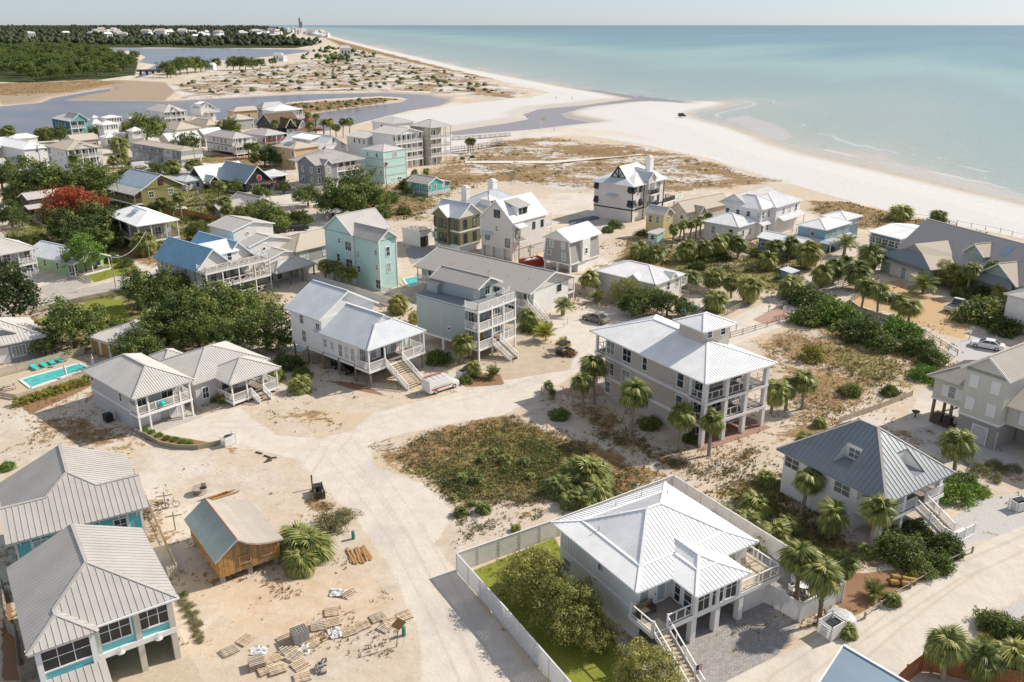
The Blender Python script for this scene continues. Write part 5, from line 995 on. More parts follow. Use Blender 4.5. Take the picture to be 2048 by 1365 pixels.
b = HS('white flat porch roof cottage with gable trellis beside the low white cottage','k4',(120,1095),(330,1040),(60,1050),2.6,hd=50); b.wall(.3,b.W,.3,5,0,2.5,'w'); b.gable(0,b.W+.4,0,5.4,2.6,1.1,'rlg','y','w',over=.3,seam=0)
b = HS('tiny house with grey hip roof peeking behind the dark barn','k4',(300,1340),(590,1300),(200,1290),3.4,hd=50); b.box_house('mgrey','rsh',1.3,'hip',seam=0)
b = HS('white cottage with steel roof at left edge near the bare tree','k16',(0,700),(98,690),(-60,650),2.8,hd=50); b.wall(-4,b.W-.3,.3,5,0,2.7,'w'); b.gable(-4.4,b.W,0,5.4,2.8,1.2,'rgal','x','w',over=.3,seam=0)
b = HS('blue house with white pediment gable and double porch beside the lagoon','k4',(945,362),(1262,345),(638,322),7.4,hd=48)
W,D = b.W,b.D; b.wall(.4,W-.4,1.8,D-.4,0,7.3,'teal'); b.wall(.36,.42,1.8,D-.4,0,7.3,'dblue'); b.hip(-.2,W+.2,-.2,D,7.4,1.9,'rlg','y',seam=.6); b.gable(W*.12,W*.88,-.5,D*.5,7.7,2.6,'rlg','y','teal',over=.3,seam=.6)
for zf in (1.6,4.5): b.deck(W*.05,W*.72,0,1.8,zf); b.rail([(W*.05,.1),(W*.72,.1)],zf,1); b.wins('S',1.8,[W*.22,W*.52],zf+.2,1.6,2.0,'x2')
b.posts([(W*.05,.1),(W*.38,.1),(W*.72,.1)],0,7.3,.25); b.wins('W',.36,[D*.3,D*.48,D*.64,D*.8],5.2,.8,1.1); b.win('S',1.8,W*.85,5,.8,1.4); b.win('S',1.8,W*.85,1.6,.8,1.2)
b = HS('low cottage with plain tan gable roof in front of the blue pediment house','k4',(1002,634),(1388,606),(880,560),3.6,hd=50); b.wall(.4,b.W-.4,.4,7.6,0,3.5,'mgrey'); b.gable(0,b.W,0,8,3.6,2.0,'rsht','x','cream',over=.4,seam=0); b.wins('S',.4,[b.W*.35,b.W*.5,b.W*.65,b.W*.8],.9,1.3,1.4,'x2',WHITE,1)
b = HS('white tower room house with a ring of tall windows under white hip roof','k4',(1400,412),(1712,405),(1345,400),6.4,hd=50,D=6); b.wall(.4,b.W-.4,.4,5.6,0,6.3,'w'); b.hip(0,b.W,0,6,6.4,1.2,'rw',seam=.6); b.wins('S',.4,list(np.linspace(1,b.W-1,6)),4.4,.6,1.5,'p'); b.wins('W',.4,[1.4,3,4.6],4.4,.6,1.5,'p')
b = HS('white cottage with small front pediment below the tower room house','k4',(1440,588),(1800,560),(1395,560),3.4,hd=50,D=6); b.wall(.4,b.W-.4,.4,5.6,0,3.3,'w'); b.hip(0,b.W,0,6,3.4,1.5,'rw',seam=.6); b.gable(b.W*.3,b.W*.7,-.4,3,3.5,1.3,'rw','y','w',over=.2,seam=0); b.wins('S',.4,list(np.linspace(1.2,b.W-1.2,5)),1,.8,1.5)
b = HS('small white lookout tower with windows all round and pyramid roof','k4',(1800,498),(2008,490),(1778,485),6.6,hd=50,D=4.4,cat='tower',name='lookout_tower'); b.wall(.3,b.W-.3,.3,4.1,0,6.5,'w'); b.hip(-.2,b.W+.2,-.2,4.6,6.6,1.3,'rw',seam=.6); b.wins('S',.3,list(np.linspace(.8,b.W-.8,5)),4.9,.45,1.2,'p'); b.wins('W',.3,[1.1,2.2,3.3],4.9,.5,1.2,'p'); b.deck(-.3,b.W+.3,-.8,.3,4.2); b.rail([(-.3,-.7),(b.W+.3,-.7)],4.2,1)
b = HS('white gazebo roofed house with small cupola at the lagoon edge','k4',(1262,398),(1425,388),(1230,380),4.4,hd=50,D=5); b.box_house('w','rw',2.0,'hip',seam=.6); b.hip(b.W/2-1.3,b.W/2+1.3,1.2,3.8,7.0,.8,'rw',seam=0); b.wall(b.W/2-.9,b.W/2+.9,1.6,3.4,5.6,7,'w')
b = HS('flat white roofed house with dark square windows near the lagoon','k4',(1440,318),(1740,310),(1410,300),6.4,hd=48,D=6); b.box_house('w','rw',.8,'hip',seam=.6); b.winrow('S',6,4.5,.6,1.3,'p')
b = HS('tan roofed cottage with white chimney box near the lagoon','k4',(1750,385),(2060,335),(1700,350),4.0,hd=50,D=8); b.box_house('cream','rsht',1.8,'hip',seam=0); b.chimney(2.5,4,3.5,4.7,4.5,7.0)
b = HS('big white lagoon house with grey hip roof and small gable over a balcony','k5',(527,242),(842,217),(238,202),7.8,hd=46)
W,D = b.W,b.D; b.wall(.4,W-.4,2,D-.4,0,7.7,'w'); b.hip(0,W,0,D,7.8,3.0,'rlg',seam=.6); b.gable(W*.3,W*.65,-.4,4,8.0,1.6,'rsht','y','w',over=.3,seam=0)
for zf in (2.4,5.2): b.deck(.3,W-.3,.3,2,zf); b.rail([(.4,.4),(W-.4,.4)],zf,1); b.wins('S',2,list(np.linspace(1.4,W-1.4,5)),zf+.2,1,1.8)
b.posts([(x,.4) for x in np.linspace(.4,W-.4,5)],0,7.7,.22); b.wins('W',.4,[D*.4,D*.6,D*.75],5.8,.6,.7,'p')
b = HS('white gabled house with long shed dormer and corner balcony behind the big hip roofed house','k5',(1027,190),(1218,172),(850,172),8.0,hd=46)
W,D = b.W,b.D; b.box_house('w','rlg',2.6,'gable','y',seam=.6,o=.4); b.wall(1,3,D*.2,D*.6,8.2,10,'w'); b.plane([(.7,D*.65,9.9),(.7,D*.15,9.9),(W*.5,D*.15,10.8),(W*.5,D*.65,10.8)],'rw',.6); b.wins('S',.4,[W*.4,W*.65],8.2,.6,1.2,'p'); b.wins('S',.4,[W*.35,W*.7],4.2,.8,1.3); b.deck(W*.3,W+1,-1.4,.4,6.4); b.rail([(W*.3,-1.3),(W+1,-1.3)],6.4,1)
for lab,p0,p1,p2,z,wm,rm,rs,kd in (
 ('tan hip roofed bungalow with a dark shaded slope behind the white gable cottages',(700,480),(1010,440),(590,420),3.6,'w','rsht',2.6,'hip'),
 ('white metal roofed cottage with cream end gable behind the townhouse row',(600,637),(988,580),(425,585),3.6,'cream','rw',2.6,'gx'),
 ('cream gabled cottage with smooth white roof beside the maroon banded house',(1085,557),(1300,520),(930,520),4.4,'cream','rw',2.2,'gx'),
 ('low cottage with grey and tan hip roofs beside the rear grey gable house',(1110,417),(1322,400),(948,372),3.6,'cream','rsht',2.0,'hip'),
 ('grey house with tan roof and small side gable near the dark inn',(1500,347),(1752,320),(1335,322),4.6,'mgrey','rsht',2.2,'hip'),
 ('low tan roofed bungalow half hidden behind the big white balcony house',(880,370),(1040,320),(800,310),3.2,'cream','rsht',1.6,'hip')):
 b = HS(lab,'k5',p0,p1,p2,z,hd=50)
 if b.D < 5: b.D = 7
 if kd == 'gx': b.wall(.4,b.W-.4,.4,7.1,0,z-.1,wm); b.gable(0,b.W,0,7.5,z,rs,rm,'x',wm,over=.4,seam=.6); b.winrow('W',2,1,.9,1.2,pad=.35); b.winrow('S',3,1,1,1.3)
 else: b.box_house(wm,rm,rs,'hip',seam=0); b.winrow('S',3,1,1,1.3,'x2'); b.winrow('W',2,1,.9,1.2)
b = HS('white hip roofed house with open porch columns behind the dark inn','k6',(330,224),(707,192),(98,203),7.2,hd=44); W,D = b.W,b.D
b.wall(.5,W-3,1,D-.5,0,7.1,'w'); b.hip(0,W,0,D,7.2,2.0,'rw',seam=.6); b.posts([(W-.5,.5),(W-.5,D*.5),(W-2.5,.5)],0,7.1,.22); b.winrow('S',4,4.6,.9,1.4,o=1.0); b.deck(.2,W,-1,1,3.6); b.rail([(.2,-.9),(W,-.9)],3.6,1)
b = HS('grey hip roofed house with tall dark windows behind the white hip roofed house','k6',(165,182),(390,140),(-60,180),7.0,hd=44); b.box_house('mgrey','rlg',2.4,'hip',seam=.6); b.winrow('W',6,4.6,.8,1.7,'p'); b.winrow('S',3,4.6,.9,1.5)
b = HS('long tan roofed house with pergola beside the brown dunes across from the inn','k5',(1480,230),(1680,170),(1250,225),4.4,hd=44); b.box_house('tan','rsht',1.8,'hip',seam=0); b.winrow('S',3,1.2,1.2,1.4)
b = HS('white beach hut roof peeking over palms at far left of the lagoon','k4',(160,605),(505,568),(140,580),3.6,hd=50,D=6,cat='hut',name='beach_hut'); b.box_house('w','rw',1.4,'hip',seam=.6)
b = HS('pale round topped pavilion behind the tan yellow house','k6',(545,600),(735,585),(515,590),4.2,hd=50,D=5,cat='pavilion',name='pavilion'); b.box_house('cream','rsht',1.0,'hip',seam=0); b.winrow('S',6,2.2,.5,1.2,'p')
# ================================================================ HOUSES, right half
b = HS('olive board house with steel blue gable roofs, white floor band and bay windows','k8',(335,442),(642,387),(85,365),7.6,hd=50)
W,D = b.W,b.D; b.wall(.4,W-.4,.4,D-.4,1.5,7.5,'olive'); b.wall(.45,W-.45,.45,D-.45,0,1.5,'w'); b.gable(0,W,0,D,7.6,2.6,'rgal','y','pink',over=.4,seam=.5); b.gable(-.6,W*.5,D*.35,D*.95,7.6,1.9,'rw','x','olive',over=.3,seam=.5); b.band(.4,W-.4,.4,D-.4,4.4,.3); b.band(.4,W-.4,.4,D-.4,1.4,.3)
for zz in (2.2,5.2): b.wins('S',.4,[W*.3,W*.7],zz,.85,1.7,'dh',M['black']); b.wins('W',.4,[D*.18],zz,.7,1.5,'dh',M['black']); b.wins('W',-.2,[D*.5,D*.65],zz,.8,1.7,'dh',M['black']); b.win('W',.4,D*.9,zz,.8,1.6,'dh',M['black'])
b.wall(-.2,.5,D*.38,D*.78,1.5,7.4,'olive')
b = HS('tall off white house with broad pale roof and wide shed dormer beside a red dumpster','k8',(940,492),(1492,412),(665,397),8.0,hd=50)
W,D = b.W,b.D; b.wall(.3,W-.3,.3,D-.3,2.2,7.9,'pink'); b.wall(.9,W-.3,.5,D-.3,0,2.2,'pink'); b.posts([(.5,.5),(.5,D*.33),(.5,D*.66),(.5,D-.5)],0,2.2,.4,M['pink']); b.gable(0,W,0,D,8.0,4.0,'rw','x','pink',over=.35,seam=.5)
b.wall(W*.22,W*.52,.9,D*.45,8.2,10.6,'w'); b.plane([(W*.18,.5,10.6),(W*.56,.5,10.6),(W*.56,D*.48,11.75),(W*.18,D*.48,11.75)],'rlg',.5); b.wins('S',.9,[W*.3,W*.35,W*.40,W*.45],9.2,.55,1.1,'p',M['black'])
b.wins('W',.3,[D*.44,D*.54],8.5,.5,1.4,'p',M['black']); b.wins('W',.3,[D*.5],5.6,.6,1.1); b.wins('W',.3,[D*.18],2.8,1.0,1.6,'p',M['black']); b.win('W',.3,D*.78,3.6,1,.9,'p',M['black']); b.plane([(-.5,D*.9,4.9),(-.5,D*.62,4.9),(.35,D*.62,5.4),(.35,D*.9,5.4)],'rgal',.4); b.wins('S',.3,[W*.62,W*.86],5.6,.7,1.3,'p',M['black']); b.win('S',.3,2.0,4.5,1.3,1.8,'x2',M['black']); b.plane([(.6,-1.2,7.0),(3.6,-1.2,7.0),(3.6,.4,7.6),(.6,.4,7.6)],'rw',.4); b.deck(.6,3.2,-1.2,.3,4.3)
for zf in (2.6,5.2): b.deck(W-.3,W+2.2,.6,D*.8,zf); b.rail([(W-.3,.7),(W+2.1,.7),(W+2.1,D*.8)],zf,1)
b.posts([(W+2.1,.7),(W+2.1,D*.8)],0,8.0,.2)
sl = MB()
for i in range(9): sl.box(1.2,W-.3,.42,.5,.15+i*.22,.15+i*.22+.12)
b.part('slat',sl,M['pink'])
b = HS('white house with blue grey hip slope and two tall chimneys behind the shed dormer house','k8',(700,335),(1140,240),(475,225),6.6,hd=50)
b.box_house('w','rgal',2.8,'hip',seam=.5); b.chimney(1,2.4,b.D-2.4,b.D-.8,5,10); b.chimney(b.W-3,b.W-1.4,b.D-2.6,b.D-1,5,10.4); b.wall(.8,3.4,1.2,4,6.6,8.4,'w'); b.hip(.4,3.8,.8,4.4,8.4,.8,'rw',seam=.4); b.wins('S',1.2,[1.6,2.6],7.2,.6,.9,'p')
b = HS('light grey barn shaped house with white corner boards and white roof','k8',(1605,717),(1967,607),(1295,647),6.4,hd=50)
W,D = b.W,b.D; zf = 2.0
wl = MB()
for x in (.8,W-.5):
 pass
pts = [(.25,zf),(D-.25,zf),(D-.75,6.3),(.75,6.3)]
wl.poly([(.4,y,zz) for y,zz in pts]); wl.poly([(W-.4,y,zz) for y,zz in pts]); wl.poly([(.4,.25,zf),(W-.4,.25,zf),(W-.4,.75,6.3),(.4,.75,6.3)]); wl.poly([(.4,D-.25,zf),(W-.4,D-.25,zf),(W-.4,D-.75,6.3),(.4,D-.75,6.3)]); b.part('wall',wl,M['mgrey'])
b.gable(0,W,.1,D-.1,6.4,1.9,'rw','x','w',over=.4,seam=.4); b.wall(W*.36,W*.6,-.05,1,zf,6.3,'w'); b.win('S',-.05,W*.48,3.4,.7,1.0); bb = MB()
for y in (.25,D-.25): bb.bar((.36,y,zf),(.36,.75 if y < 1 else D-.75,6.3),.2)
b.part('corner_board',bb,WHITE); b.band(.3,W-.3,.2,D-.2,zf-.2,.3); b.posts([(.6,.5),(.6,D*.5),(.6,D-.5)],0,zf,.35); b.wall(3,W-.4,.4,D-.4,0,zf,'w'); b.wins('W',.4,[D*.3,D*.7],4.8,.75,1.2); b.win('W',.4,D*.28,2.6,.75,1.3); b.win('W',.4,D*.78,3.2,.8,.8,'x2')
b = HS('white three storey house with black awning shutters, gable truss and tall chimney','k10',(395,332),(838,272),(105,257),8.8,hd=50)
W,D = b.W,b.D; b.wall(.7,W-.7,.7,D-.7,0,8.7,'pink'); zr = 3.9; i = D/2; gx = 2.6; gz = 8.8+zr*gx/i*0.72; hw = 2.2
b.roof([[(0,0,8.8),(W,0,8.8),(W-i*.8,D/2,8.8+zr),(gx,D/2,8.8+zr),(gx,D/2-hw,gz)],[(W,D,8.8),(0,D,8.8),(gx,D/2+hw,gz),(gx,D/2,8.8+zr),(W-i*.8,D/2,8.8+zr)]],'rw',.5); b.roof([[(0,D,8.8),(0,0,8.8),(gx,D/2-hw,gz),(gx,D/2+hw,gz)],[(W,0,8.8),(W,D,8.8),(W-i*.8,D/2,8.8+zr)]],'rgal',.5)
t = MB(); x = gx+.1; t.bar((x,D/2-hw,gz),(x,D/2,8.8+zr),.25); t.bar((x,D/2+hw,gz),(x,D/2,8.8+zr),.25); t.bar((x,D/2-hw,gz),(x,D/2+hw,gz),.2); t.bar((x,D/2,gz),(x,D/2,8.8+zr),.18); t.bar((x,D/2,gz),(x,D/2-hw/2,gz+(8.8+zr-gz)/2),.14); t.bar((x,D/2,gz),(x,D/2+hw/2,gz+(8.8+zr-gz)/2),.14); b.part('gable_truss',t,M['black'])
bm_ = MB(); bm_.poly([(gx+.3,D/2-hw,gz),(gx+.3,D/2+hw,gz),(gx+.3,D/2,8.8+zr-.1)]); b.part('gable_wall',bm_,M['pink'])
b.chimney(W*.66,W*.66+1.7,2.2,3.6,7,14.2); b.gable(W*.36,W*.62,-.6,D*.5,9.6,1.7,'rgal','y','pink',over=.3,seam=.4); b.wall(W*.39,W*.59,-.3,2,2.8,9.6,'pink')
for zf in (3.2,6.2): b.win('S',-.3,W*.49,zf+.1,1.8,2.2,'x3',M['black']); b.deck(W*.38,W*.62,-1.3,-.3,zf); b.rail([(W*.385,-.3),(W*.385,-1.2),(W*.615,-1.2),(W*.615,-.3)],zf,1,mat=M['black'])
for zz in (3.6,7.0):
 for u in (1.4,W*.26): b.win('S',.7,u,zz,.9,1.5,'p',M['black']); b.part('awning_shutter',MB().slab([(u-.6,.62,zz+1.6),(u+.6,.62,zz+1.6),(u+.6,.1,zz+.3),(u-.6,.1,zz+.3)],.05),M['black'])
 for u in (1.4,D-1.4): b.win('W',.7,u,zz,.9,1.5,'p',M['black']); b.part('awning_shutter',MB().slab([(.62,u-.6,zz+1.6),(.62,u+.6,zz+1.6),(.1,u+.6,zz+.3),(.1,u-.6,zz+.3)],.05),M['black'])
 b.win('S',.7,W*.8,zz,.9,1.6,'dh',M['black'])
b.band(.7,W-.7,.7,D-.7,2.7,.3,.06,M['black']); b.plane([(-.4,D*.62,5.9),(-.4,D*.38,5.9),(.75,D*.38,6.4),(.75,D*.62,6.4)],'rgal',.4); b.deck(W-.7,W+5,.5,3.4,2.6); b.rail([(W-.7,.6),(W+5,.6),(W+5,3.4)],2.6,1,mat=M['black']); b.posts([(W-.9,.6),(W+4.9,.6)],0,2.6,.2,M['dwood'])
bb = MB()
for x,y in ((.7,.7),(W*.36,.7),(W-.7,.7)): bb.box(x-.1,x+.1,y-.1,y+.1,0,8.7)
b.part('corner_board',bb,M['black'])
b = HS('narrow yellow tower house with grey gable roof and chimney vents','k10',(665,592),(738,548),(465,567),5.6,hd=46,W=4.2); b.wall(.3,b.W-.3,.3,b.D-.3,0,5.5,'yellow'); b.gable(0,b.W,0,b.D,5.6,1.5,'rlg','y','yellow',over=.3,seam=.4); b.wins('W',.3,[b.D*.35,b.D*.72],3.6,.8,1.5); b.win('S',.3,b.W*.5,4.4,.6,.6,'p'); b.win('W',.3,b.D*.35,.9,.8,1.1)
b = HS('tiny aqua shack with pale lean-to roof in front of the yellow tower house','k10',(605,757),(678,722),(484,747),2.3,hd=46,W=3.2,cat='shack',name='shack'); b.wall(.2,b.W-.2,.2,b.D-.2,0,2.2,'mint2'); b.plane([(-.1,b.D+.1,2.25),(-.1,-.1,2.25),(b.W+.1,-.1,2.9),(b.W+.1,b.D+.1,2.9)],'rlg',.4); b.win('W',.2,b.D*.5,.9,.9,.9); b.rail([(-.9,.2),(-.9,b.D)],.1,.8)
b = HS('beige low house with tan gable roofs between black shutter house and row of palms','k10',(870,565),(1198,470),(738,522),3.8,hd=40); W,D = b.W,b.D; b.wall(.4,W-.4,.4,D-.4,0,3.7,'cream'); b.gable(0,W,0,D,3.8,2.2,'rsht','x','cream',over=.4,seam=0); b.gable(3,6,-1.4,D*.5,3.4,1.5,'rsht','y','cream',over=.3,seam=0); b.wins('W',.4,[D*.3,D*.65],2,.9,.9,'p'); b.win('S',.4,1.6,1.6,1,1)
b = HS('large white two storey beach house with three stepped white hip roofs facing the sand','k11',(880,167),(1065,130),(605,130),6.8,hd=46); W,D = 7.5,b.D
b.wall(.5,W-.5,.5,D-.5,0,6.7,'w'); b.hip(0,W,0,D,6.8,2.3,'rw',seam=.35); b.wall(W-2,17,-.5,8,0,6.7,'w'); b.hip(W-3,17.5,-1,8.5,6.8,2.0,'rw',seam=.35); b.gable(1,17,D-6,D+2,6.8,2.4,'rlg','x','w',over=.4,seam=.5); b.plane([(W-1,-2,3.6),(17.6,-2,3.6),(17.6,-.4,4.3),(W-1,-.4,4.3)],'rw',.35); b.plane([(-.4,-.6,3.4),(3.5,-.6,3.4),(3.5,.5,3.9),(-.4,.5,3.9)],'rw',.35)
b.winrow('W',4,4.8,.8,1.1,pad=.1); b.wins('S',.5,[1.5,4],4.6,.7,1.3); b.wins('S',-.5,[9,12,15],4.6,.8,1.3); b.wins('S',.5,[1.5,4],1.4,.8,1.4); b.posts([(17,-1.8),(12,-1.8)],0,3.6,.2); b.bx('garden_wall',9,17.5,-4.2,-4.0,0,2.2,'w')
b.wall(-7.2,.5,1.5,10,0,3.9,'w'); b.hip(-7.8,.4,1,10.5,4.0,1.9,'rw',seam=.35); b.wins('W',-7.2,[3.2,7.6],1.6,.9,1.5); b.wins('S',1.5,[-5,-2],1.4,.7,1.4)
b = HS('dusty blue house with white hip roof, round window and covered side porch','k12',(865,272),(1152,212),(620,214),5.2,hd=42); W,D = b.W,b.D
b.wall(.4,W-.4,.4,D-.4,0,5.1,'blue'); b.hip(0,W,0,D,5.2,1.3,'rw','x',seam=.5); b.win('W',.4,D*.45,3.4,1.1,1.1,'round',M['cream']); b.wins('S',.4,[W*.25,W*.53,W*.8],3.4,1.0,1.2,'x2',M['cream'],2); b.plane([(-.9,-1.3,2.6),(W,-1.3,2.6),(W,.45,3.1),(.4,.45,3.1)],'rgal',.5); b.plane([(-.9,D,2.6),(-.9,-1.3,2.6),(.45,.4,3.1),(.45,D,3.1)],'rgal',.5); b.posts([(.2,-1.2),(W*.5,-1.2),(W-.2,-1.2)],0,2.6,.15); b.band(.4,W-.4,.4,D-.4,3.05,.2,.05,M['slate'])
b.wall(W+1,W+7,2,7.5,0,5.4,'slate'); b.hip(W+.4,W+7.6,1.4,8,5.4,1.0,'rw',seam=.5); b.wins('S',2,list(np.linspace(W+1.8,W+6.4,6)),3.9,.6,.8,'p'); b.stairs(W+.5,3,'S',1.2,3.0,4.5)
b = HS('slate blue garage shed with low white gable roof among the cabbage palms','k12',(625,412),(815,383),(235,337),2.9,hd=42,cat='shed',name='shed'); b.wall(.3,b.W-.3,.3,b.D-.3,0,2.8,'slate'); b.gable(0,b.W,0,b.D,2.9,1.0,'rw','y','slate',over=.3,seam=.5); b.win('W',.3,b.D*.85,1.2,1.1,.8,'p')
b = HS('wide low pavilion with flat bright white gable roof on the dune edge','k13',(340,242),(605,155),(50,177),3.2,hd=28); b.box_house('slate','rw',1.0,'gable','y',seam=.5); b.winrow('W',5,1,1.4,1.2,'x2')
# ---- shingle house with garage
b = HS('rambling seafoam shingle house with grey gables, skylights and two garage doors','k13',(575,492),None,(148,352),3.4,W=9,hd=None); W,D = b.W,b.D
b.wall(.6,14,.6,D-.6,0,3.3,'seafoam'); xr = 3.6; zr = 3.4+3.2
b.roof([[(0,D,3.4),(0,0,3.4),(2.0,D/2-2.2,5.2),(2.0,D/2+2.2,5.2)]],'rshd',0); b.roof([[(0,0,3.4),(14,0,3.4),(14,D/2,zr),(2.0,D/2,zr),(2.0,D/2-2.2,5.2)],[(14,D,3.4),(0,D,3.4),(2.0,D/2+2.2,5.2),(2.0,D/2,zr),(14,D/2,zr)]],'rsht',0)
bm_ = MB(); bm_.poly([(2.1,D/2-2.2,5.15),(2.1,D/2+2.2,5.15),(2.1,D/2,zr-.1)]); b.part('gable_wall',bm_,M['mgrey'])
for u in (D*.36,D*.66): b.door('W',.6,u,0,2.7,2.2,'w','garage_door')
b.plane([(-.3,D*.9,2.5),(-.3,D*.15,2.5),(.7,D*.15,2.8),(.7,D*.9,2.8)],'rsh',0)
x0 = 6.6; yS,yN = -24.0,D+2
b.wall(x0+.8,x0+12.4,yS,yN-.5,0,3.6,'seafoam'); b.gable(x0,x0+13,yS,yN,3.6,5.2,'rshl','y','seafoam',over=.6,seam=0)
b.gable(x0+1.2,x0+7,-3.8,1.0,6.0,1.9,'rsht','x','seafoam',over=.4,seam=0); b.wall(x0+1.6,x0+5,-3.4,.6,3.6,6.0,'seafoam'); b.win('W',x0+1.6,-1.4,5.0,2.6,1.2,'x3',M['cream'],2)
for yy in (-5.4,-9.8): sl = 5.2/6.5; b.plane([(x0+3.6,yy+.7,3.6+3.6*sl+.1),(x0+3.6,yy-.7,3.6+3.6*sl+.1),(x0+5.6,yy-.7,3.6+5.6*sl+.1),(x0+5.6,yy+.7,3.6+5.6*sl+.1)],'rsteel',0,th=.1)
yb,yc = -13.2,-4.6
b.wall(6.2,x0+3,yb+.5,yc-.5,0,3.3,'seafoam'); b.gable(5.5,x0+6,yb,yc,3.4,3.0,'rsht','x','seafoam',over=.5,seam=0); b.plane([(4.6,yc,2.9),(4.6,yb,2.9),(6.3,yb+2,4.4),(6.3,yc-2,4.4)],'rshd',0); b.win('W',6.2,(yb+yc)/2+1.5,.9,3.0,1.5,'x3',M['cream'],2)
SHINGLE = b
b = HS('low white cottage with ribbed white hip roof and tiny roof gablets behind the clipped hedge','c3',(1015,227),(1187,152),(593,137),3.6,hd=47); W,D = b.W,b.D; b.box_house('w','rw',1.7,'hip',seam=.32); b.gable(-.1,1.8,D*.28,D*.42,3.8,.7,'rw','x','w',over=.15,seam=0); b.gable(W*.5,W*.72,-.1,2,3.8,.8,'rw','y','w',over=.15,seam=0); b.wins('S',.5,[W*.5,W*.8],1.6,.8,1.3); b.win('W',.5,D*.3,1.4,.8,1.2); b.deck(W-.5,W+1.5,.5,5,1.6); b.rail([(W+1.4,.5),(W+1.4,5)],1.6,1)
b = Bld('house','white house corner with flared grey eaves at the right edge, behind the pale gabled house',(2085,607),None,(2015,585),5.6,W=8,hd=33); b.wall(.5,8,-4,b.D-.5,0,5.5,'w'); b.hip(0,9,-5,b.D,5.6,1.6,'rlg',seam=.4); b.wins('W',.5,[b.D*.3],3.4,.8,1.3)
# ---- blue roof at bottom edge
a = un((1687,1294),4.6); b = Bld('house','blue metal roofed house with white rake trim, only its roof corner showing at bottom edge',(1687,1294),None,None,4.6,hd=51,W=6,D=8)
b.root.location = (a[0],a[1],0); zz = 4.6; M['rnavy'] = metal('navy_blue_roof',(.12,.19,.26)); b.plane([(-11,-9,3.0),(0,-9,3.0),(0,0,zz),(-11,0,zz)],'rnavy',0); b.part('bargeboard',MB().bar((.06,-9.1,2.98),(.06,.05,zz),.16,.26),WHITE); b.part('bargeboard',MB().bar((-11,.06,zz-.02),(0,.06,zz-.02),.1,.2),WHITE); b.wall(-10.5,-.5,-8.5,-.4,0,2.8,'w')
# ================================================================ FOLIAGE KIT
def leafmat(name,stops,rough=.6,trans=.25):
 m = bpy.data.materials.new(name); m.use_nodes = True; n = m.node_tree; b = n.nodes['Principled BSDF']; b.inputs['Roughness'].default_value = rough; b.inputs['Specular IOR Level'].default_value = .25
 a = n.nodes.new('ShaderNodeAttribute'); a.attribute_name = 'tint'; o = n.nodes.new('ShaderNodeObjectInfo')
 ad = n.nodes.new('ShaderNodeMath'); ad.operation = 'MULTIPLY_ADD'; ad.inputs[1].default_value = .3; n.links.new(o.outputs['Random'],ad.inputs[0]); n.links.new(a.outputs['Fac'],ad.inputs[2])
 sb = n.nodes.new('ShaderNodeMath'); sb.operation = 'SUBTRACT'; sb.inputs[1].default_value = .15; n.links.new(ad.outputs[0],sb.inputs[0])
 r = n.nodes.new('ShaderNodeValToRGB'); n.links.new(sb.outputs[0],r.inputs[0]); el = r.color_ramp.elements
 el[0].position,el[0].color = stops[0][0],(*stops[0][1],1); el[1].position,el[1].color = stops[-1][0],(*stops[-1][1],1)
 for p_,c_ in stops[1:-1]: e = el.new(p_); e.color = (*c_,1)
 n.links.new(r.outputs[0],b.inputs['Base Color'])
 t = n.nodes.new('ShaderNodeBsdfTranslucent'); n.links.new(r.outputs[0],t.inputs['Color']); mx = n.nodes.new('ShaderNodeMixShader'); mx.inputs[0].default_value = trans
 n.links.new(b.outputs[0],mx.inputs[1]); n.links.new(t.outputs[0],mx.inputs[2]); n.links.new(mx.outputs[0],n.nodes['Material Output'].inputs[0]); return m
LM = dict(farpine=leafmat('far_pine_canopy',[(0,(.028,.042,.02)),(.5,(.055,.075,.03)),(1,(.10,.12,.05))]),oak=leafmat('oak_leaves',[(0,(0.041,0.066,0.020)),(.45,(0.104,0.151,0.041)),(.75,(0.209,0.255,0.066)),(1,(0.360,0.378,0.113))]),
 light=leafmat('willow_oak_leaves',[(0,(0.112,0.121,0.028)),(.5,(0.270,0.278,0.074)),(1,(0.558,0.503,0.167))]),red=leafmat('red_maple_leaves',[(0,(.07,.08,.02)),(.35,(.16,.15,.04)),(.5,(.26,.10,.035)),(.75,(.36,.06,.03)),(1,(.46,.12,.05))]),
 bright=leafmat('bright_green_leaves',[(0,(0.068,0.128,0.021)),(.5,(0.171,0.290,0.051)),(1,(0.393,0.494,0.102))]),magnolia=leafmat('magnolia_leaves',[(0,(0.019,0.034,0.012)),(.6,(0.054,0.078,0.023)),(1,(0.202,0.186,0.070))],.35,.1),
 pine=leafmat('pine_needles',[(0,(0.052,0.094,0.025)),(.5,(0.126,0.178,0.046)),(1,(0.293,0.322,0.083))]),hedge=leafmat('yellow_green_leaves',[(0,(0.109,0.116,0.023)),(.5,(0.310,0.310,0.054)),(1,(0.589,0.512,0.093))]),
 scrub=leafmat('grey_green_scrub',[(0,(0.081,0.091,0.040)),(.5,(0.202,0.202,0.091)),(1,(0.403,0.363,0.161))]),palm=leafmat('palm_fronds',[(0,(0.070,0.093,0.028)),(.5,(0.178,0.217,0.062)),(.8,(0.341,0.349,0.101)),(1,(0.558,0.465,0.139))],.45),
 dead=leafmat('dead_fronds',[(0,(0.186,0.124,0.070)),(1,(0.465,0.341,0.202))]),areca=leafmat('yellow_palm_fronds',[(0,(0.186,0.202,0.031)),(.5,(0.403,0.388,0.062)),(1,(0.600,0.558,0.124))]),flower=leafmat('bronze_leaves',[(0,(.13,.08,.03)),(1,(.32,.20,.08))]))
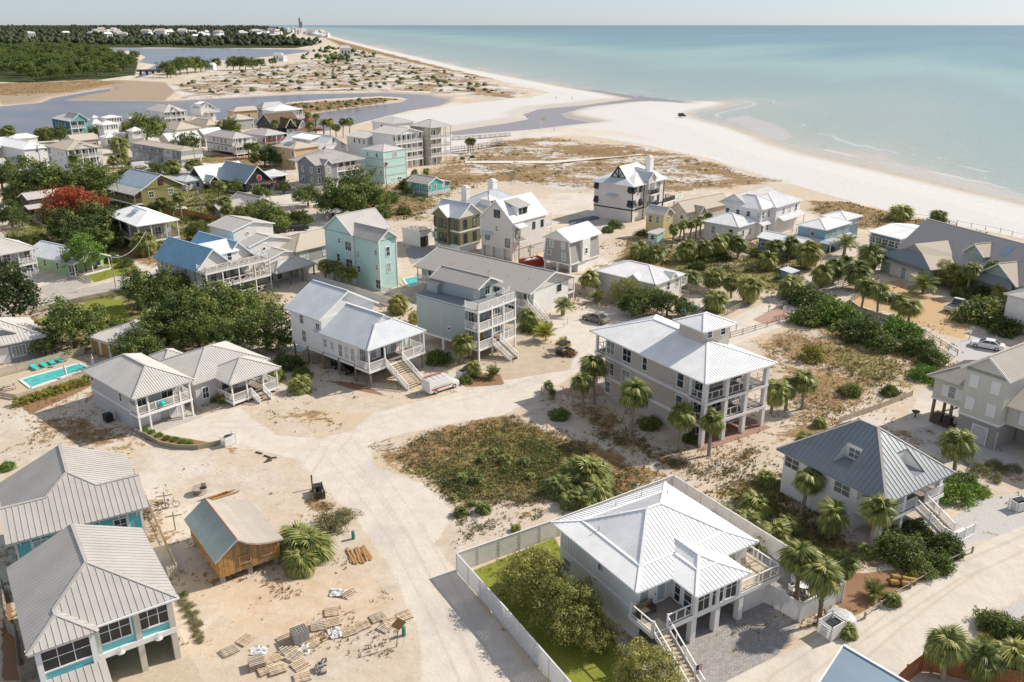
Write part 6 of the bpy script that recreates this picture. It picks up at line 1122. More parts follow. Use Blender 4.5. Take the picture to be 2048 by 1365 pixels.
def raw(name,V,Fc,mat,tint=None):
 me = bpy.data.meshes.new(name); V = np.asarray(V,np.float32); k = Fc.shape[1]
 me.vertices.add(len(V)); me.vertices.foreach_set('co',V.ravel()); me.loops.add(Fc.size); me.loops.foreach_set('vertex_index',Fc.astype(np.int32).ravel())
 me.polygons.add(len(Fc)); me.polygons.foreach_set('loop_start',np.arange(0,Fc.size,k,dtype=np.int32)); me.update(calc_edges=True)
 if tint is not None: attr(me,'tint',tint)
 me.materials.append(mat); return me
def crown(name,mat,clumps,per,leaf,seed,shape=(1,1,.78),low=-.45,cr=.24,asp=.55,tb=None,ragged=.25,droop=0):
 r = np.random.default_rng(seed); d = r.normal(size=(clumps*4,3)); d /= np.linalg.norm(d,axis=1)[:,None]; d = d[d[:,2] > low][:clumps]
 lob = 1 + ragged*np.sin(d[:,0]*4.1+seed)*np.cos(d[:,1]*3.7+seed*2) + r.normal(size=len(d))*ragged*.35
 c = d*(r.uniform(.45,1,len(d))**.5*lob)[:,None]*np.array(shape); ct = np.clip(r.normal(.5,.2,len(c)),0,1)
 if tb is not None: ct = np.clip(tb(c)+r.normal(0,.12,len(c)),0,1)
 C = np.repeat(c,per,0); T = np.clip(np.repeat(ct,per)+r.normal(0,.10,len(C)),0,1); off = r.normal(size=C.shape); off /= np.linalg.norm(off,axis=1)[:,None]
 off *= (r.uniform(0,1,len(C))**.4*cr)[:,None]*np.array([1,1,.7]); Pc = C+off; Pc[:,2] -= droop*np.hypot(off[:,0],off[:,1])
 nn = off/np.linalg.norm(off,axis=1)[:,None]*.8 + r.normal(size=C.shape)*.55 + np.array([0,0,.35]); nn /= np.linalg.norm(nn,axis=1)[:,None]
 u = np.cross(nn,r.normal(size=nn.shape)); u /= np.linalg.norm(u,axis=1)[:,None]; v = np.cross(nn,u); s = leaf*r.uniform(.6,1.3,len(C))[:,None]
 V = np.stack([Pc-u*s,Pc-v*s*asp,Pc+u*s,Pc+v*s*asp],1).reshape(-1,3); Fq = np.arange(len(V)).reshape(-1,4); return raw(name,V,Fq,mat,np.repeat(T,4))
def trunk_mesh(h,r0,limbs,seed,spread=.7,name='trunk',mat=None):
 rr = random.Random(seed); b = MB(); b.tube((0,0,-.05),(.02,.01,h*.5),r0*1.25,r0,7,False); b.tube((.02,.01,h*.5),(0,.02,h),r0,r0*.7,7,False)
 for i in range(limbs):
  a = 2*math.pi*i/limbs+rr.uniform(-.4,.4); m = (spread*.5*math.cos(a),spread*.5*math.sin(a),h+spread*.45); e = (spread*math.cos(a)*1.1,spread*math.sin(a)*1.1,h+spread*.6+rr.uniform(0,.25))
  b.tube((0,.02,h*.92),m,r0*.6,r0*.4,6,False); b.tube(m,e,r0*.4,r0*.12,5,False)
  for j in range(2): a2 = a+rr.uniform(-.9,.9); b.tube(m,(m[0]+spread*.5*math.cos(a2),m[1]+spread*.5*math.sin(a2),m[2]+rr.uniform(.15,.4)),r0*.3,r0*.08,5,False)
 return b.mesh(name,mat or BARK)
BARK = nmat('bark',(.16,.12,.085),.95,.25,5,.5,12); PBARK = nmat('palm_bark',(.30,.26,.20),.95,.2,8,.6,14); BOOT = nmat('palm_boots',(.20,.145,.09),.95,.3,6,.6,10)
KIT = {}   # kind -> list of (crown mesh, trunk mesh, crown height)
KIT['oak'] = [(crown('crown',LM['oak'],250,30,.05,s,cr=.21,ragged=.36),trunk_mesh(.45,.075,5,s,.6),.82) for s in (1,2,3,4)]
KIT['sparse'] = [(crown('crown',LM['oak'],170,22,.05,s,cr=.2,ragged=.4),trunk_mesh(.45,.06,7,s,.75),.85) for s in (5,6)]
KIT['light'] = [(crown('crown',LM['light'],260,44,.042,s,(1,1,.85),cr=.2,asp=.4,ragged=.22,droop=.3),trunk_mesh(.5,.05,6,s,.65),.85) for s in (7,8,9)]
KIT['red'] = [(crown('crown',LM['red'],260,30,.045,10,cr=.2,ragged=.35,tb=lambda c: .36+.55*c[:,2]+.12*c[:,0]),trunk_mesh(.5,.06,5,10),.85)]
KIT['bright'] = [(crown('crown',LM['bright'],200,26,.055,11,(1,1,1.05),cr=.26),trunk_mesh(.7,.045,4,11),1.15)]
KIT['magnolia'] = [(crown('crown',LM['magnolia'],260,22,.06,12,(1,1,1.1)),trunk_mesh(.5,.06,4,12),1.0)]
KIT['pine'] = [(crown('crown',LM['pine'],120,18,.085,s,(1,1,.9),low=-.6,cr=.28,ragged=.35),trunk_mesh(.9,.06,4,s,.4),1.15) for s in (13,14,15)]
KIT['shrub'] = [(crown('crown',LM['oak'],150,22,.07,s,(1,1,.8),low=-.1,cr=.3),trunk_mesh(.15,.04,5,s,.5,'stem'),.12) for s in (16,17,18)]
KIT['brightshrub'] = [(crown('crown',LM['bright'],150,22,.07,s,(1,1,.8),low=-.1,cr=.3),trunk_mesh(.15,.04,5,s,.5,'stem'),.12) for s in (19,20)]
KIT['hedge'] = [(crown('crown',LM['hedge'],110,18,.085,s,(1,1,1.1),low=-.3,cr=.32),trunk_mesh(.15,.05,4,s,.5,'stem'),.3) for s in (21,22)]
KIT['scrub'] = [(crown('crown',LM['scrub'],90,18,.08,s,(1,1,.6),low=0,cr=.34,ragged=.4,asp=.35),trunk_mesh(.1,.03,5,s,.5,'stem'),.08) for s in (23,24)]
KIT['tuft'] = [(crown('crown',LM['scrub'],60,26,.16,25,(1,1,.75),low=0,cr=.35,asp=.1),trunk_mesh(.1,.03,4,25,.4,'stem'),.1)]
KIT['bronze'] = [(crown('crown',LM['flower'],60,16,.1,26,(1,1,.6),low=0,cr=.35),trunk_mesh(.1,.03,4,26,.4,'stem'),.1)]
def spot(cx,cy,rpx,hc):
 h = 2.0
 for _ in range(4):
  g_ = un((cx,cy),h); R = rpx*math.sqrt(g_[0]**2+g_[1]**2+(H-h)**2)/F; h = hc*R
 return g_,R
NT = [0]
def tree(kind,cx,cy,rpx,label,group=None,name=None,cat=None,sz=1.0):
 kit = KIT[kind]; NT[0] += 1; cm,tm,hc = kit[NT[0] % len(kit)]; p,R = spot(cx,cy,rpx,hc+.1); shr = kind in ('shrub','brightshrub','hedge','scrub','tuft','bronze')
 o = empty(name or ('shrub' if shr else 'tree'),label,cat or ('shrub' if shr else 'tree'),(p[0],p[1],0),random.uniform(0,6.28),group); o.scale = (R,R,R*sz)
 link('stem' if shr else 'trunk',tm,o); link('crown',cm,o,(0,0,hc)); return o
# ---- palms
def fan_mesh(name,mat,seed,droop=.5,n=15,L=.54,pet=.48,wd=.05):
 r = random.Random(seed); V = []; Fq = []; T = []
 def quad(a,b,c,d,t): k = len(V); V.extend([a,b,c,d]); Fq.append((k,k+1,k+2,k+3)); T.extend([t]*4)
 quad((0,-.012,0),(0,.012,0),(pet,.01,.16),(pet,-.01,.16),.55)
 for i in range(n):
  a = math.radians(-98+196*i/(n-1)); ll = L*(1-.22*abs(a)/1.7)*r.uniform(.9,1.08); dx,dy = math.cos(a),math.sin(a); px,py = -dy,dx; t = r.uniform(.25,.8); z0 = .16; fold = -.05*abs(math.sin(a))
  m = (pet+dx*ll*.55,dy*ll*.55,z0+.03-droop*.16+fold); e = (pet+dx*ll*.97,dy*ll*.97,z0-droop*.62+fold*2); w = wd*ll/L
  quad((pet,0,z0),(m[0]+px*w,m[1]+py*w,m[2]-.01),(m[0],m[1],m[2]+.02),(m[0]-px*w,m[1]-py*w,m[2]-.01),t); quad((m[0]-px*w,m[1]-py*w,m[2]-.01),(m[0],m[1],m[2]+.02),(m[0]+px*w,m[1]+py*w,m[2]-.01),e,t+.08)
 return V,Fq,T
def pin_mesh(seed,arch=.9,n=16,L=1.15):
 V = []; Fq = []; T = []; r = random.Random(seed)
 def quad(a,b,c,d,t): k = len(V); V.extend([a,b,c,d]); Fq.append((k,k+1,k+2,k+3)); T.extend([t]*4)
 P_ = lambda t: (L*t*(1-.18*t*arch),0,.55*t-arch*.85*t*t)
 for i in range(n):
  t = .12+.86*i/(n-1); a,b = P_(t),P_(min(1,t+.05)); ll = .34*math.sin(math.pi*min(1,.15+.8*t))+.06
  for s in (1,-1): e = (a[0]+ll*.55,s*ll*.8,a[2]-ll*.25); quad(a,b,(e[0]+.015,e[1],e[2]+.01),e,r.uniform(.3,.8))
 for i in range(4): a,b = P_(i/4),P_((i+1)/4); quad((a[0],-.015,a[2]),(a[0],.015,a[2]),(b[0],.012,b[2]),(b[0],-.012,b[2]),.7)
 return V,Fq,T
def fmesh(t,mat,name='frond'): return raw(name,t[0],np.array(t[1]),mat,np.clip(np.array(t[2]),0,1))
FANS = [fmesh(fan_mesh('frond',None,s,d),LM['palm']) for s,d in ((1,.5),(2,.8),(3,1.1))]; DEADF = fmesh(fan_mesh('frond',None,9,1.2),LM['dead']); PIN = fmesh(pin_mesh(3),LM['palm']); PINY = fmesh(pin_mesh(4,.7),LM['areca'])
def frond_set(seed,n,up=80,lo=-35):
 r = random.Random(seed); out = []
 for i in range(n):
  t = i/(n-1); el = math.radians(up+(lo-up)*t**.8+r.uniform(-9,9)); az = i*2.39996+r.uniform(-.4,.4); out.append((az,el,r.uniform(.72,1.12)))
 return out
def joined_crown(seed,n,srcs,up=80,lo=-35,dead=0,mat=None):
 V = []; Fq = []; T = []
 def put(src,az,el,s):
  k = len(V); ca,sa,ce,se = math.cos(az),math.sin(az),math.cos(el),math.sin(el)
  for x,y,z in src[0]:
   x,y,z = x*s,y*s,z*s; x2,z2 = x*ce-z*se,x*se+z*ce; V.append((x2*ca-y*sa,x2*sa+y*ca,z2))
  Fq.extend(tuple(i+k for i in f) for f in src[1]); T.extend(src[2])
 for j,(az,el,s) in enumerate(frond_set(seed,n,up,lo)): put(srcs[j % len(srcs)],az,el,s)
 return raw('crown',V,np.array(Fq),mat or LM['palm'],np.clip(np.array(T)+random.Random(seed).uniform(-.08,.08),0,1))
SRC = [fan_mesh('',None,s,d) for s,d in ((1,.5),(2,.8),(3,1.1),(4,.65))]
PALMC = [joined_crown(s,44,SRC) for s in (1,2,3,4)]; FULLC = [joined_crown(s,60,SRC,85,-60) for s in (5,6)]; BUSHC = [joined_crown(s,64,SRC,85,-12) for s in (7,8)]; PINC = [joined_crown(9,26,[pin_mesh(3)],75,-20)]; ARC = [joined_crown(10,26,[pin_mesh(4,.7)],80,5,mat=LM['areca'])]; CYC = [joined_crown(11,24,[pin_mesh(5,.5)],70,-5)]
DEADC = [joined_crown(s,9,[fan_mesh('',None,8,1.0)],-42,-75,mat=LM['dead']) for s in (12,13)]
def palm_trunk(r,seed,boots):
 b = MB(); n = 10; k = 8; rr = random.Random(seed)
 for i in range(n): z0,z1 = i/n,(i+1)/n; a = r*(1.25-.35*z0+rr.uniform(0,.12)); b.tube((0,0,z0-.02),(0,0,z1),a*1.06,a*.95,k,False)
 if boots:
  for i in range(36):
   z = .45+.53*i/36; az = i*2.4; c,s = math.cos(az),math.sin(az); b.bar((c*r*.8,s*r*.8,z),(c*r*2.3,s*r*2.3,z+.09),r*.7,.015)
 return b
TRUNKS = [palm_trunk(.16,1,False).mesh('trunk',PBARK),palm_trunk(.15,2,True).mesh('trunk',BOOT)]
def palm(cx,cy,rpx,label,base=None,h=None,group=None,kind='palm',boots=False,fronds=False,name=None):
 NT[0] += 1
 if base: p = un(base); d = np.hypot(*p); h = H-(un((cx,cy),0)[1] and 0); \
  h = max(.2,H - p[1]*((sP+(cy-682.5)/F*cP)/(cP-(cy-682.5)/F*sP)))
 else: h = 2.8 if h is None else h; p = un((cx,cy),h)
 R = rpx*math.sqrt(p[0]**2+p[1]**2+(H-h)**2)/F; R *= 1.08
 bush = kind in ('bush','cycad','areca'); nm = name or {'bush': 'palmetto','cycad': 'cycad','areca': 'areca_palm'}.get(kind,'palm_tree')
 o = empty(nm,label,'palm',(p[0],p[1],0),random.uniform(0,6.28),group); o.rotation_euler[0] = random.uniform(-.1,.1); o.rotation_euler[1] = random.uniform(-.1,.1)
 if bush: h = .25*R
 t = link('trunk',TRUNKS[1 if boots else 0],o); t.scale = (1,1,h) if not bush else (.6,.6,max(h,.15))
 if kind == 'pindo': t.scale = (1.7,1.7,h)
 if fronds:
  for j,(az,el,s) in enumerate(frond_set(NT[0],46)):
   f = link('frond',FANS[j % 3],o,(0,0,h)); f.rotation_euler = (0,-el,az); f.scale = (R*s,)*3
  dc = link('dead_fronds',DEADC[NT[0] % 2],o,(0,0,h-.05)); dc.scale = (R*.6,)*3; dc['kind'] = 'stuff'
 else:
  cs = {'palm': PALMC,'full': FULLC,'bush': BUSHC,'pindo': PINC,'areca': ARC,'cycad': CYC}[kind]
  c = link('crown',cs[NT[0] % len(cs)],o,(0,0,h)); c.scale = (R,R,R*(.95 if not bush else 1.05)); c['kind'] = 'stuff'
  if kind in ('palm','full'): dc = link('dead_fronds',DEADC[NT[0] % 2],o,(0,0,h-.05)); dc.scale = (R*.62,)*3; dc['kind'] = 'stuff'
 return o
# ================================================================ PLANTING
# palms drawn large: each frond its own part
for cx,cy,r,bx,by,boots,lab in (
 (1605,1116,38,1593,1197,True,'booted cabbage palm inside the white slat patio wall beside the garden table'),(1656,1158,37,1638,1247,True,'booted cabbage palm outside the white patio wall next to the white bin pen'),
 (1607,965,29,1603,1027,False,'slim cabbage palm against the left wall of the charcoal roofed house'),(1663,1035,34,1657,1078,False,'cabbage palm on a short trunk beside the open carport of the charcoal roofed house'),
 (1748,1016,33,1735,1108,False,'tall cabbage palm in front of the corner column of the charcoal roofed house'),(1918,891,32,1909,940,False,'lone cabbage palm on pale gravel between charcoal roof and pale gabled house'),
 (1191,735,31,1189,808,False,'dark cabbage palm at the rear corner of the beige three storey house'),(1166,768,25,1166,827,False,'smaller dark cabbage palm left of its pair beside the beige three storey house'),
 (1262,793,36,1260,877,False,'full cabbage palm midway along the long wall of the beige three storey house'),(1357,834,31,1358,901,False,'dark cabbage palm left of the corner column of the beige three storey house'),
 (1423,847,26,1417,912,False,'bright cabbage palm directly in front of the beige house brick patio'),(1884,1290,36,1885,1360,False,'pale trunked palm rising inside the brown board fence at bottom right'),
 (923,690,26,922,728,False,'full round palm at the left front corner of the blue grey decked house'),(1618,765,27,1604,819,False,'tallest of three palms at the right side of the beige three storey house')):
 palm(cx,cy,r,lab,base=(bx,by),boots=boots,fronds=True)
for cx,cy,r,h,k,lab,grp in (
 (1546,783,28,3.0,'full','full palm nearest the right hand porch columns of the beige house',None),(1576,778,22,3.0,'full','middle one of three palms at the right side of the beige house',None),
 (649,533,17,3.0,'palm','left one of four palms in front of the mint house',None),(667,533,16,3.2,'palm','second from left of four palms in front of the mint house',None),(684,546,16,3.0,'palm','third from left of four palms in front of the mint house',None),(701,548,18,3.0,'palm','right one of four palms in front of the mint house',None),
 (797,609,23,1.6,'full','bushy palm between the white stilt house and the blue grey decked house',None),(1053,636,22,2.0,'full','round palm at the right rear of the blue grey decked house',None),(946,737,20,1.2,'palm','young palm on pine straw beside the white bin pen',None),(987,748,19,.6,'cycad','dark cycad on the pine straw bed by the driveway',None),
 (1092,672,28,.8,'areca','bright yellow green areca clump beside the driveway hedge',None),(1125,690,18,.7,'areca','smaller yellow green areca beside the parked golf cart',None),(601,775,25,.5,'bush','single yellow green palmetto on sand in front of the stilt house',None),(552,752,17,.5,'bush','dark palmetto at the corner of the grey cottage porch',None),
 (1126,612,22,1.6,'pindo','drooping pale pindo palm at the corner of the white motel',None),(1178,563,24,2.2,'full','full yellow green palm between motel and low white cottage',None),(1194,594,18,1.0,'pindo','grey green pindo palm behind the parked tan sedan',None),
 (1096,772,12,.8,'palm','small palm behind the planter fence at the brick driveway',None),(1102,786,11,.9,'pindo','small spiky palm in front of the planter fence',None),
 (1376,500,23,2.6,'full','dark round palm left of the palm clump near the white beach house',None),(1414,497,19,2.8,'full','left palm of the tall clump below the white beach house',None),(1433,489,20,3.2,'full','second palm of the tall clump below the white beach house',None),(1454,484,20,3.2,'full','third palm of the tall clump below the white beach house',None),(1478,488,19,3.0,'full','right palm of the tall clump below the white beach house',None),
 (1549,497,20,3.0,'full','left dark palm in front of the slate blue shed',None),(1580,490,20,3.2,'full','right dark palm in front of the slate blue shed',None),(1619,509,28,3.0,'full','broad palm right of the slate blue shed',None),(1534,524,22,1.6,'full','low broad palm left of the tiny blue roofed hut',None),
 (1429,557,24,2.6,'full','left palm in the clump above the hidden pool',None),(1465,566,19,2.8,'full','middle palm in the clump above the hidden pool',None),(1498,577,27,2.6,'full','right palm in the clump above the hidden pool',None),(1432,603,27,1.6,'palm','light green palm beside the turquoise hidden pool',None),(1380,557,20,1.4,'full','low palm at the right end of the low white cottage',None),
 (1279,505,24,1.4,'full','left half of the low palm clump behind the low white cottage',None),(1306,511,24,1.4,'full','right half of the low palm clump behind the low white cottage',None),(1320,498,16,1.2,'bush','small palm on the slope behind the low white cottage',None),
 (1579,576,27,1.8,'full','round single palm beside the beach walkway entrance',None),(1645,549,23,2.6,'full','left palm of the pair above the zigzag walkway rails',None),(1670,538,22,2.8,'full','right palm of the pair above the zigzag walkway rails',None),(1692,530,19,2.4,'full','small palm behind the pair above the walkway rails',None),(1717,545,27,3.2,'full','tall palm at the left end of the curved board fence',None),(1739,513,26,2.8,'full','broad palm at the left wall of the shingle house garage',None),(1691,487,22,2.6,'pindo','feathery pindo palm in front of the dusty blue house',None),
 (1729,575,22,3.8,'palm','left slim palm inside the curved fence on orange gravel',None),(1761,587,22,3.6,'palm','right slim palm inside the curved fence on orange gravel',None),(1801,608,21,2.6,'palm','left palm of the cluster over the dark parked car',None),(1822,617,23,2.6,'palm','right palm of the cluster over the dark parked car',None),(1941,540,17,4.6,'palm','tall slim palm left of the twin windows of the shingle house',None),(1985,537,17,4.8,'palm','leaning tall palm right of the twin windows of the shingle house',None),(1849,573,28,1.4,'pindo','wide feathery pindo palm in front of the garage doors',None),
 (1802,433,25,1.2,'full','big rounded palm clump on the dune edge above the beach',None),(1875,435,17,2.4,'palm','small palm over the wooden dune deck',None),(1838,475,15,1.4,'bush','low palmetto behind the flat white pavilion roof',None),
 (15,266,15,3.0,'palm','palm with ragged skirt at the far left lagoon shore',None),(80,268,12,2.6,'full','left dark palm behind the tall white house',None),(98,268,13,2.6,'full','right dark palm behind the tall white house',None),(242,320,16,2.4,'palm','palm between the condo and the townhouse stairs',None),(224,323,12,3.2,'palm','palm with yellowed fronds at the condo right corner',None),(238,292,18,3.0,'full','dense palm behind the condo right corner',None),(150,317,10,6.0,'palm','tall thin palm in front of the condo balconies',None),
 (344,334,16,2.2,'full','left palm before the grey end of the townhouse row',None),(382,333,14,2.6,'palm','left of two palms at the restaurant forecourt',None),(391,330,13,2.8,'palm','right of two palms at the restaurant forecourt',None),(133,362,17,2.6,'palm','palm beside the oak in front of the condo',None),
 (323,407,14,3.2,'palm','left small palm against the olive house wall',None),(344,411,12,2.8,'palm','right small palm against the olive house wall',None),(359,396,13,5.4,'palm','tall slim palm at the corner of the orange board fence',None),(433,374,15,4.6,'palm','tallest palm between restaurant and cafe',None),(425,411,15,3.2,'palm','left palm before the grey cafe',None),(448,405,14,3.8,'palm','middle palm before the grey cafe',None),(456,420,13,2.8,'palm','right palm before the grey cafe',None),
 (207,478,19,3.2,'palm','palm with thick trunk behind the bright green tree',None),(288,487,25,2.6,'full','wide palm beside the street lamp and blue roof',None),(78,482,18,2.0,'full','palm at the left end of the green cottage',None),(22,392,20,2.4,'palm','palm behind the low white cottage at left edge',None),
 (553,247,9,6.0,'palm','left palm in front of the dark inn',None),(573,243,10,6.4,'palm','tall middle palm in front of the dark inn',None),(586,247,9,5.6,'palm','right palm in front of the dark inn',None),(615,232,8,6.0,'palm','left palm above the clay tiled tower',None),(630,234,8,6.0,'palm','right palm above the clay tiled tower',None),(619,253,10,5.0,'palm','palm in front of the clay tiled tower',None),(646,249,12,5.0,'pindo','date palm right of the clay tiled tower',None),(659,246,11,5.6,'palm','palm behind the date palm at the inlet bank',None),(671,256,9,4.4,'palm','short palm on the inlet bank',None),(684,245,9,6.4,'palm','left of the twin palms on the inlet sand',None),(697,244,10,6.6,'palm','right of the twin palms on the inlet sand',None),
 (511,294,11,4.0,'palm','palm below the red railed balconies',None),(495,293,9,4.2,'palm','palm left of the red railed house carport',None),(542,297,11,3.4,'full','palm beside the tan yellow house',None),(584,322,12,2.4,'full','small round palm right of the tan yellow house',None),
 (936,284,8,4.0,'palm','left palm of the trio by the dune boardwalk',None),(941,282,8,4.4,'palm','middle palm of the trio by the dune boardwalk',None),(946,284,8,4.0,'palm','right palm of the trio by the dune boardwalk',None),(830,346,8,1.6,'palm','left little palm behind the small aqua cottage',None),(852,343,8,1.6,'palm','right little palm behind the small aqua cottage',None),
 (1962,1318,36,1.6,'full','left palm behind the brown board fence at bottom right',None),(2028,1320,37,1.6,'full','palm at the right edge behind the brown board fence',None)):
 palm(cx,cy,r,lab,h=h,kind=k,group=grp)
for cx,cy in ((1350,456),(1360,452),(1370,449),(1381,450),(1392,446),(1402,441),(1413,433),(1345,463)):
 palm(cx,cy,10,'slim palm in the straight row beside the sandy walk to the beach',h=3.6,group='row of slim palms along the walk')
for cx,cy,r,lab in ((1175,920,44,'largest palmetto mound in the vacant lot'),(1117,940,32,'palmetto on the left flank of the large mound'),(1168,966,30,'palmetto in front of the large mound'),(1195,950,34,'palmetto on the right flank of the large mound'),(1150,915,34,'palmetto at the rear left of the large mound'),(1198,915,32,'palmetto at the rear right of the large mound'),(1140,962,24,'low palmetto in front left of the large mound'),
 (590,1052,46,'large palmetto touching the timber shed roof, left part'),(618,1060,44,'large palmetto beside the timber shed, right part'),(596,1085,36,'lower palmetto at the foot of the timber shed'),
 (1512,978,34,'palmetto behind the white slat fence, upper one'),(1497,1002,28,'palmetto close to the white slat fence'),(1552,1036,36,'large palmetto between the slat fence and charcoal roofed house'),(1580,1010,26,'palmetto in the shade left of the charcoal roofed house'),(1640,1100,38,'dark palmetto mass right of the slat fence end'),(1690,1085,32,'dark palmetto under the tall palm of the charcoal roofed house'),(1620,1075,30,'palmetto between the two short palms beside the carport'),(1450,985,22,'small palmetto at the rear corner of the white slat fence'),(1537,920,20,'upright palmetto at the left eave of the charcoal roofed house'),
 (1757,1137,24,'cycad beside the pine straw bales'),(1795,1150,17,'small pale palmetto beside the pine straw bales'),(1760,1270-15,20,'x')):
 if lab != 'x': palm(cx,cy,r,lab,kind='cycad' if 'cycad' in lab else 'bush')
palm(1705,1212,19,'green palmetto at the road edge below the patio wall',kind='bush'); palm(1868,905,26,'dark palmetto left of the lone palm on gravel',kind='bush'); palm(1620,850,24,'grey green palmetto right of the beige house brick wall',kind='bush'); palm(1645,810,14,'small palmetto below the tallest of the three palms',kind='bush'); palm(1740,1058,18,'palmetto under the porch corner of the charcoal roofed house',kind='bush'); palm(2046,1212,16,'dark palmetto on asphalt at the right edge',kind='bush')
for i,(x,y,r) in enumerate(((922,914,13),(955,918,14),(1011,880,15),(962,878,11),(920,980,15),(967,974,17),(1032,1010,11),(905,950,9),(944,962,9),(1062,910,10),(1052,882,11),(990,862,9))):
 palm(x,y,r,'small palmetto scattered in the rough vacant lot',kind='bush',group='small palmettos in the vacant lot')
# broadleaf trees and shrubs
for k,cx,cy,r,lab in (
 ('oak',365,628,60,'large dark live oak left of centre behind the grey cottage'),('oak',296,575,42,'dark live oak beside the blue roofed house and the lawn'),('oak',351,571,30,'small dark oak against the blue roofed house wall'),('oak',405,618,52,'live oak below the crossed rail decks'),('oak',460,612,50,'spreading oak right of the crossed rail decks'),('sparse',530,645,54,'thin crowned oak with bright ground showing through'),('oak',470,668,42,'oak behind the grey cottage roof'),('oak',272,690,40,'oak in front of the orange doored garage'),('oak',318,655,34,'oak shading the right half of the garage roof'),('oak',555,680,26,'small oak against the white stilt house'),('oak',395,664,40,'low oak between garage and grey cottage'),
 ('oak',141,648,50,'round oak between the swimming pool and the lawn'),('magnolia',18,590,46,'glossy dark magnolia at the left edge'),('magnolia',-10,560,36,'second dark magnolia cut by the left edge'),('bright',165,505,32,'bright green young tree beside the green cottage'),('red',142,420,52,'red maple turning scarlet over green'),('oak',205,447,42,'dark olive tree right of the red maple'),('oak',150,452,40,'green lower part tree beneath the red maple'),('oak',88,690,22,'small dark tree beside the grey metal roofed house'),('oak',175,470,34,'dark tree behind the bright green tree'),
 ('oak',73,360,46,'broad oak below the condo at left'),('oak',182,362,42,'dark round oak in front of the condo'),('oak',120,366,30,'oak between the two large oaks at the condo'),('oak',290,257,32,'dark tree below the big white lagoon house'),('oak',22,303,20,'left dark oak before the tall white house'),('oak',56,320,15,'small oak at the corner of the tall white house'),('oak',0,352,28,'oak at the left edge near the white flat porch cottage'),('oak',195,262,13,'tree beside the tower room house'),('oak',262,254,14,'yellow green bush behind the lookout tower'),('oak',459,255,20,'grey green tree behind the maroon banded house'),('sparse',375,287,26,'thin tree behind the townhouse row'),('oak',118,268,16,'dark tree in front of the blue pediment house'),
 ('oak',703,384,52,'large dark oak clump in front of the grey porch house'),('oak',745,398,34,'lower right lobe of the oak clump at the dune edge'),('oak',664,405,30,'lower left lobe of the oak clump by the cafe lawn'),('oak',615,390,24,'oak at the left foot of the grey porch house'),('oak',534,434,36,'dark trees behind the stepped white building, left'),('oak',500,428,26,'dark trees behind the stepped white building, far left'),('oak',597,434,18,'small round tree by the cafe lawn'),('oak',521,387,17,'tree in front of the restaurant trellis'),('oak',566,374,14,'small dark tree on the restaurant forecourt'),('oak',528,312,22,'cluster of oaks beside the red railed house'),('oak',556,318,16,'oak left of the tan yellow house'),('oak',318,340,15,'shrubby tree before the townhouse row'),('oak',700,410,26,'dark shrub mass at the foot of the oak clump'),
 ('light',1252,582,31,'thin grey green tree before the low white cottage'),('oak',1290,597,32,'left rounded tree of the clipped hedge mass'),('oak',1335,607,30,'middle rounded tree of the clipped hedge mass'),('oak',1370,616,20,'right end tree of the clipped hedge mass'),('oak',1265,610,26,'dark lower hedge beside the parked sedan'),
 ('light',1068,1150,62,'large olive leaved tree inside the white fence, rear one'),('light',1128,1212,66,'large olive leaved tree inside the white fence, middle one'),('light',1186,1262,42,'olive leaved tree inside the white fence, front one'),('light',1290,1340,60,'olive leaved tree by the deck stairs at bottom edge'),
 ('oak',255,348,14,'small oak behind the white estate car'),('oak',300,352,15,'oak left of the restaurant forecourt'),('oak',470,372,15,'tree on the left side of the restaurant'),('oak',20,430,24,'oak above the old board fence at left edge'),('oak',395,462,20,'oak between open stilt house and orange fence'),('oak',560,450,15,'small oak on the cafe lot'),('oak',300,420,14,'tree at the foot of the olive house'),('oak',640,360,12,'small tree at the restaurant right end'),('light',1894,545,26,'dark feathery tree beside the garage of the shingle house'),('light',1918,556,24,'dark feathery tree before the shingle house entrance'),('light',1882,518,12,'thin tree rising by the shingle house valley'),('light',2006,586,20,'bare looking tree beside the right edge house')):
 tree(k,cx,cy,r,lab)
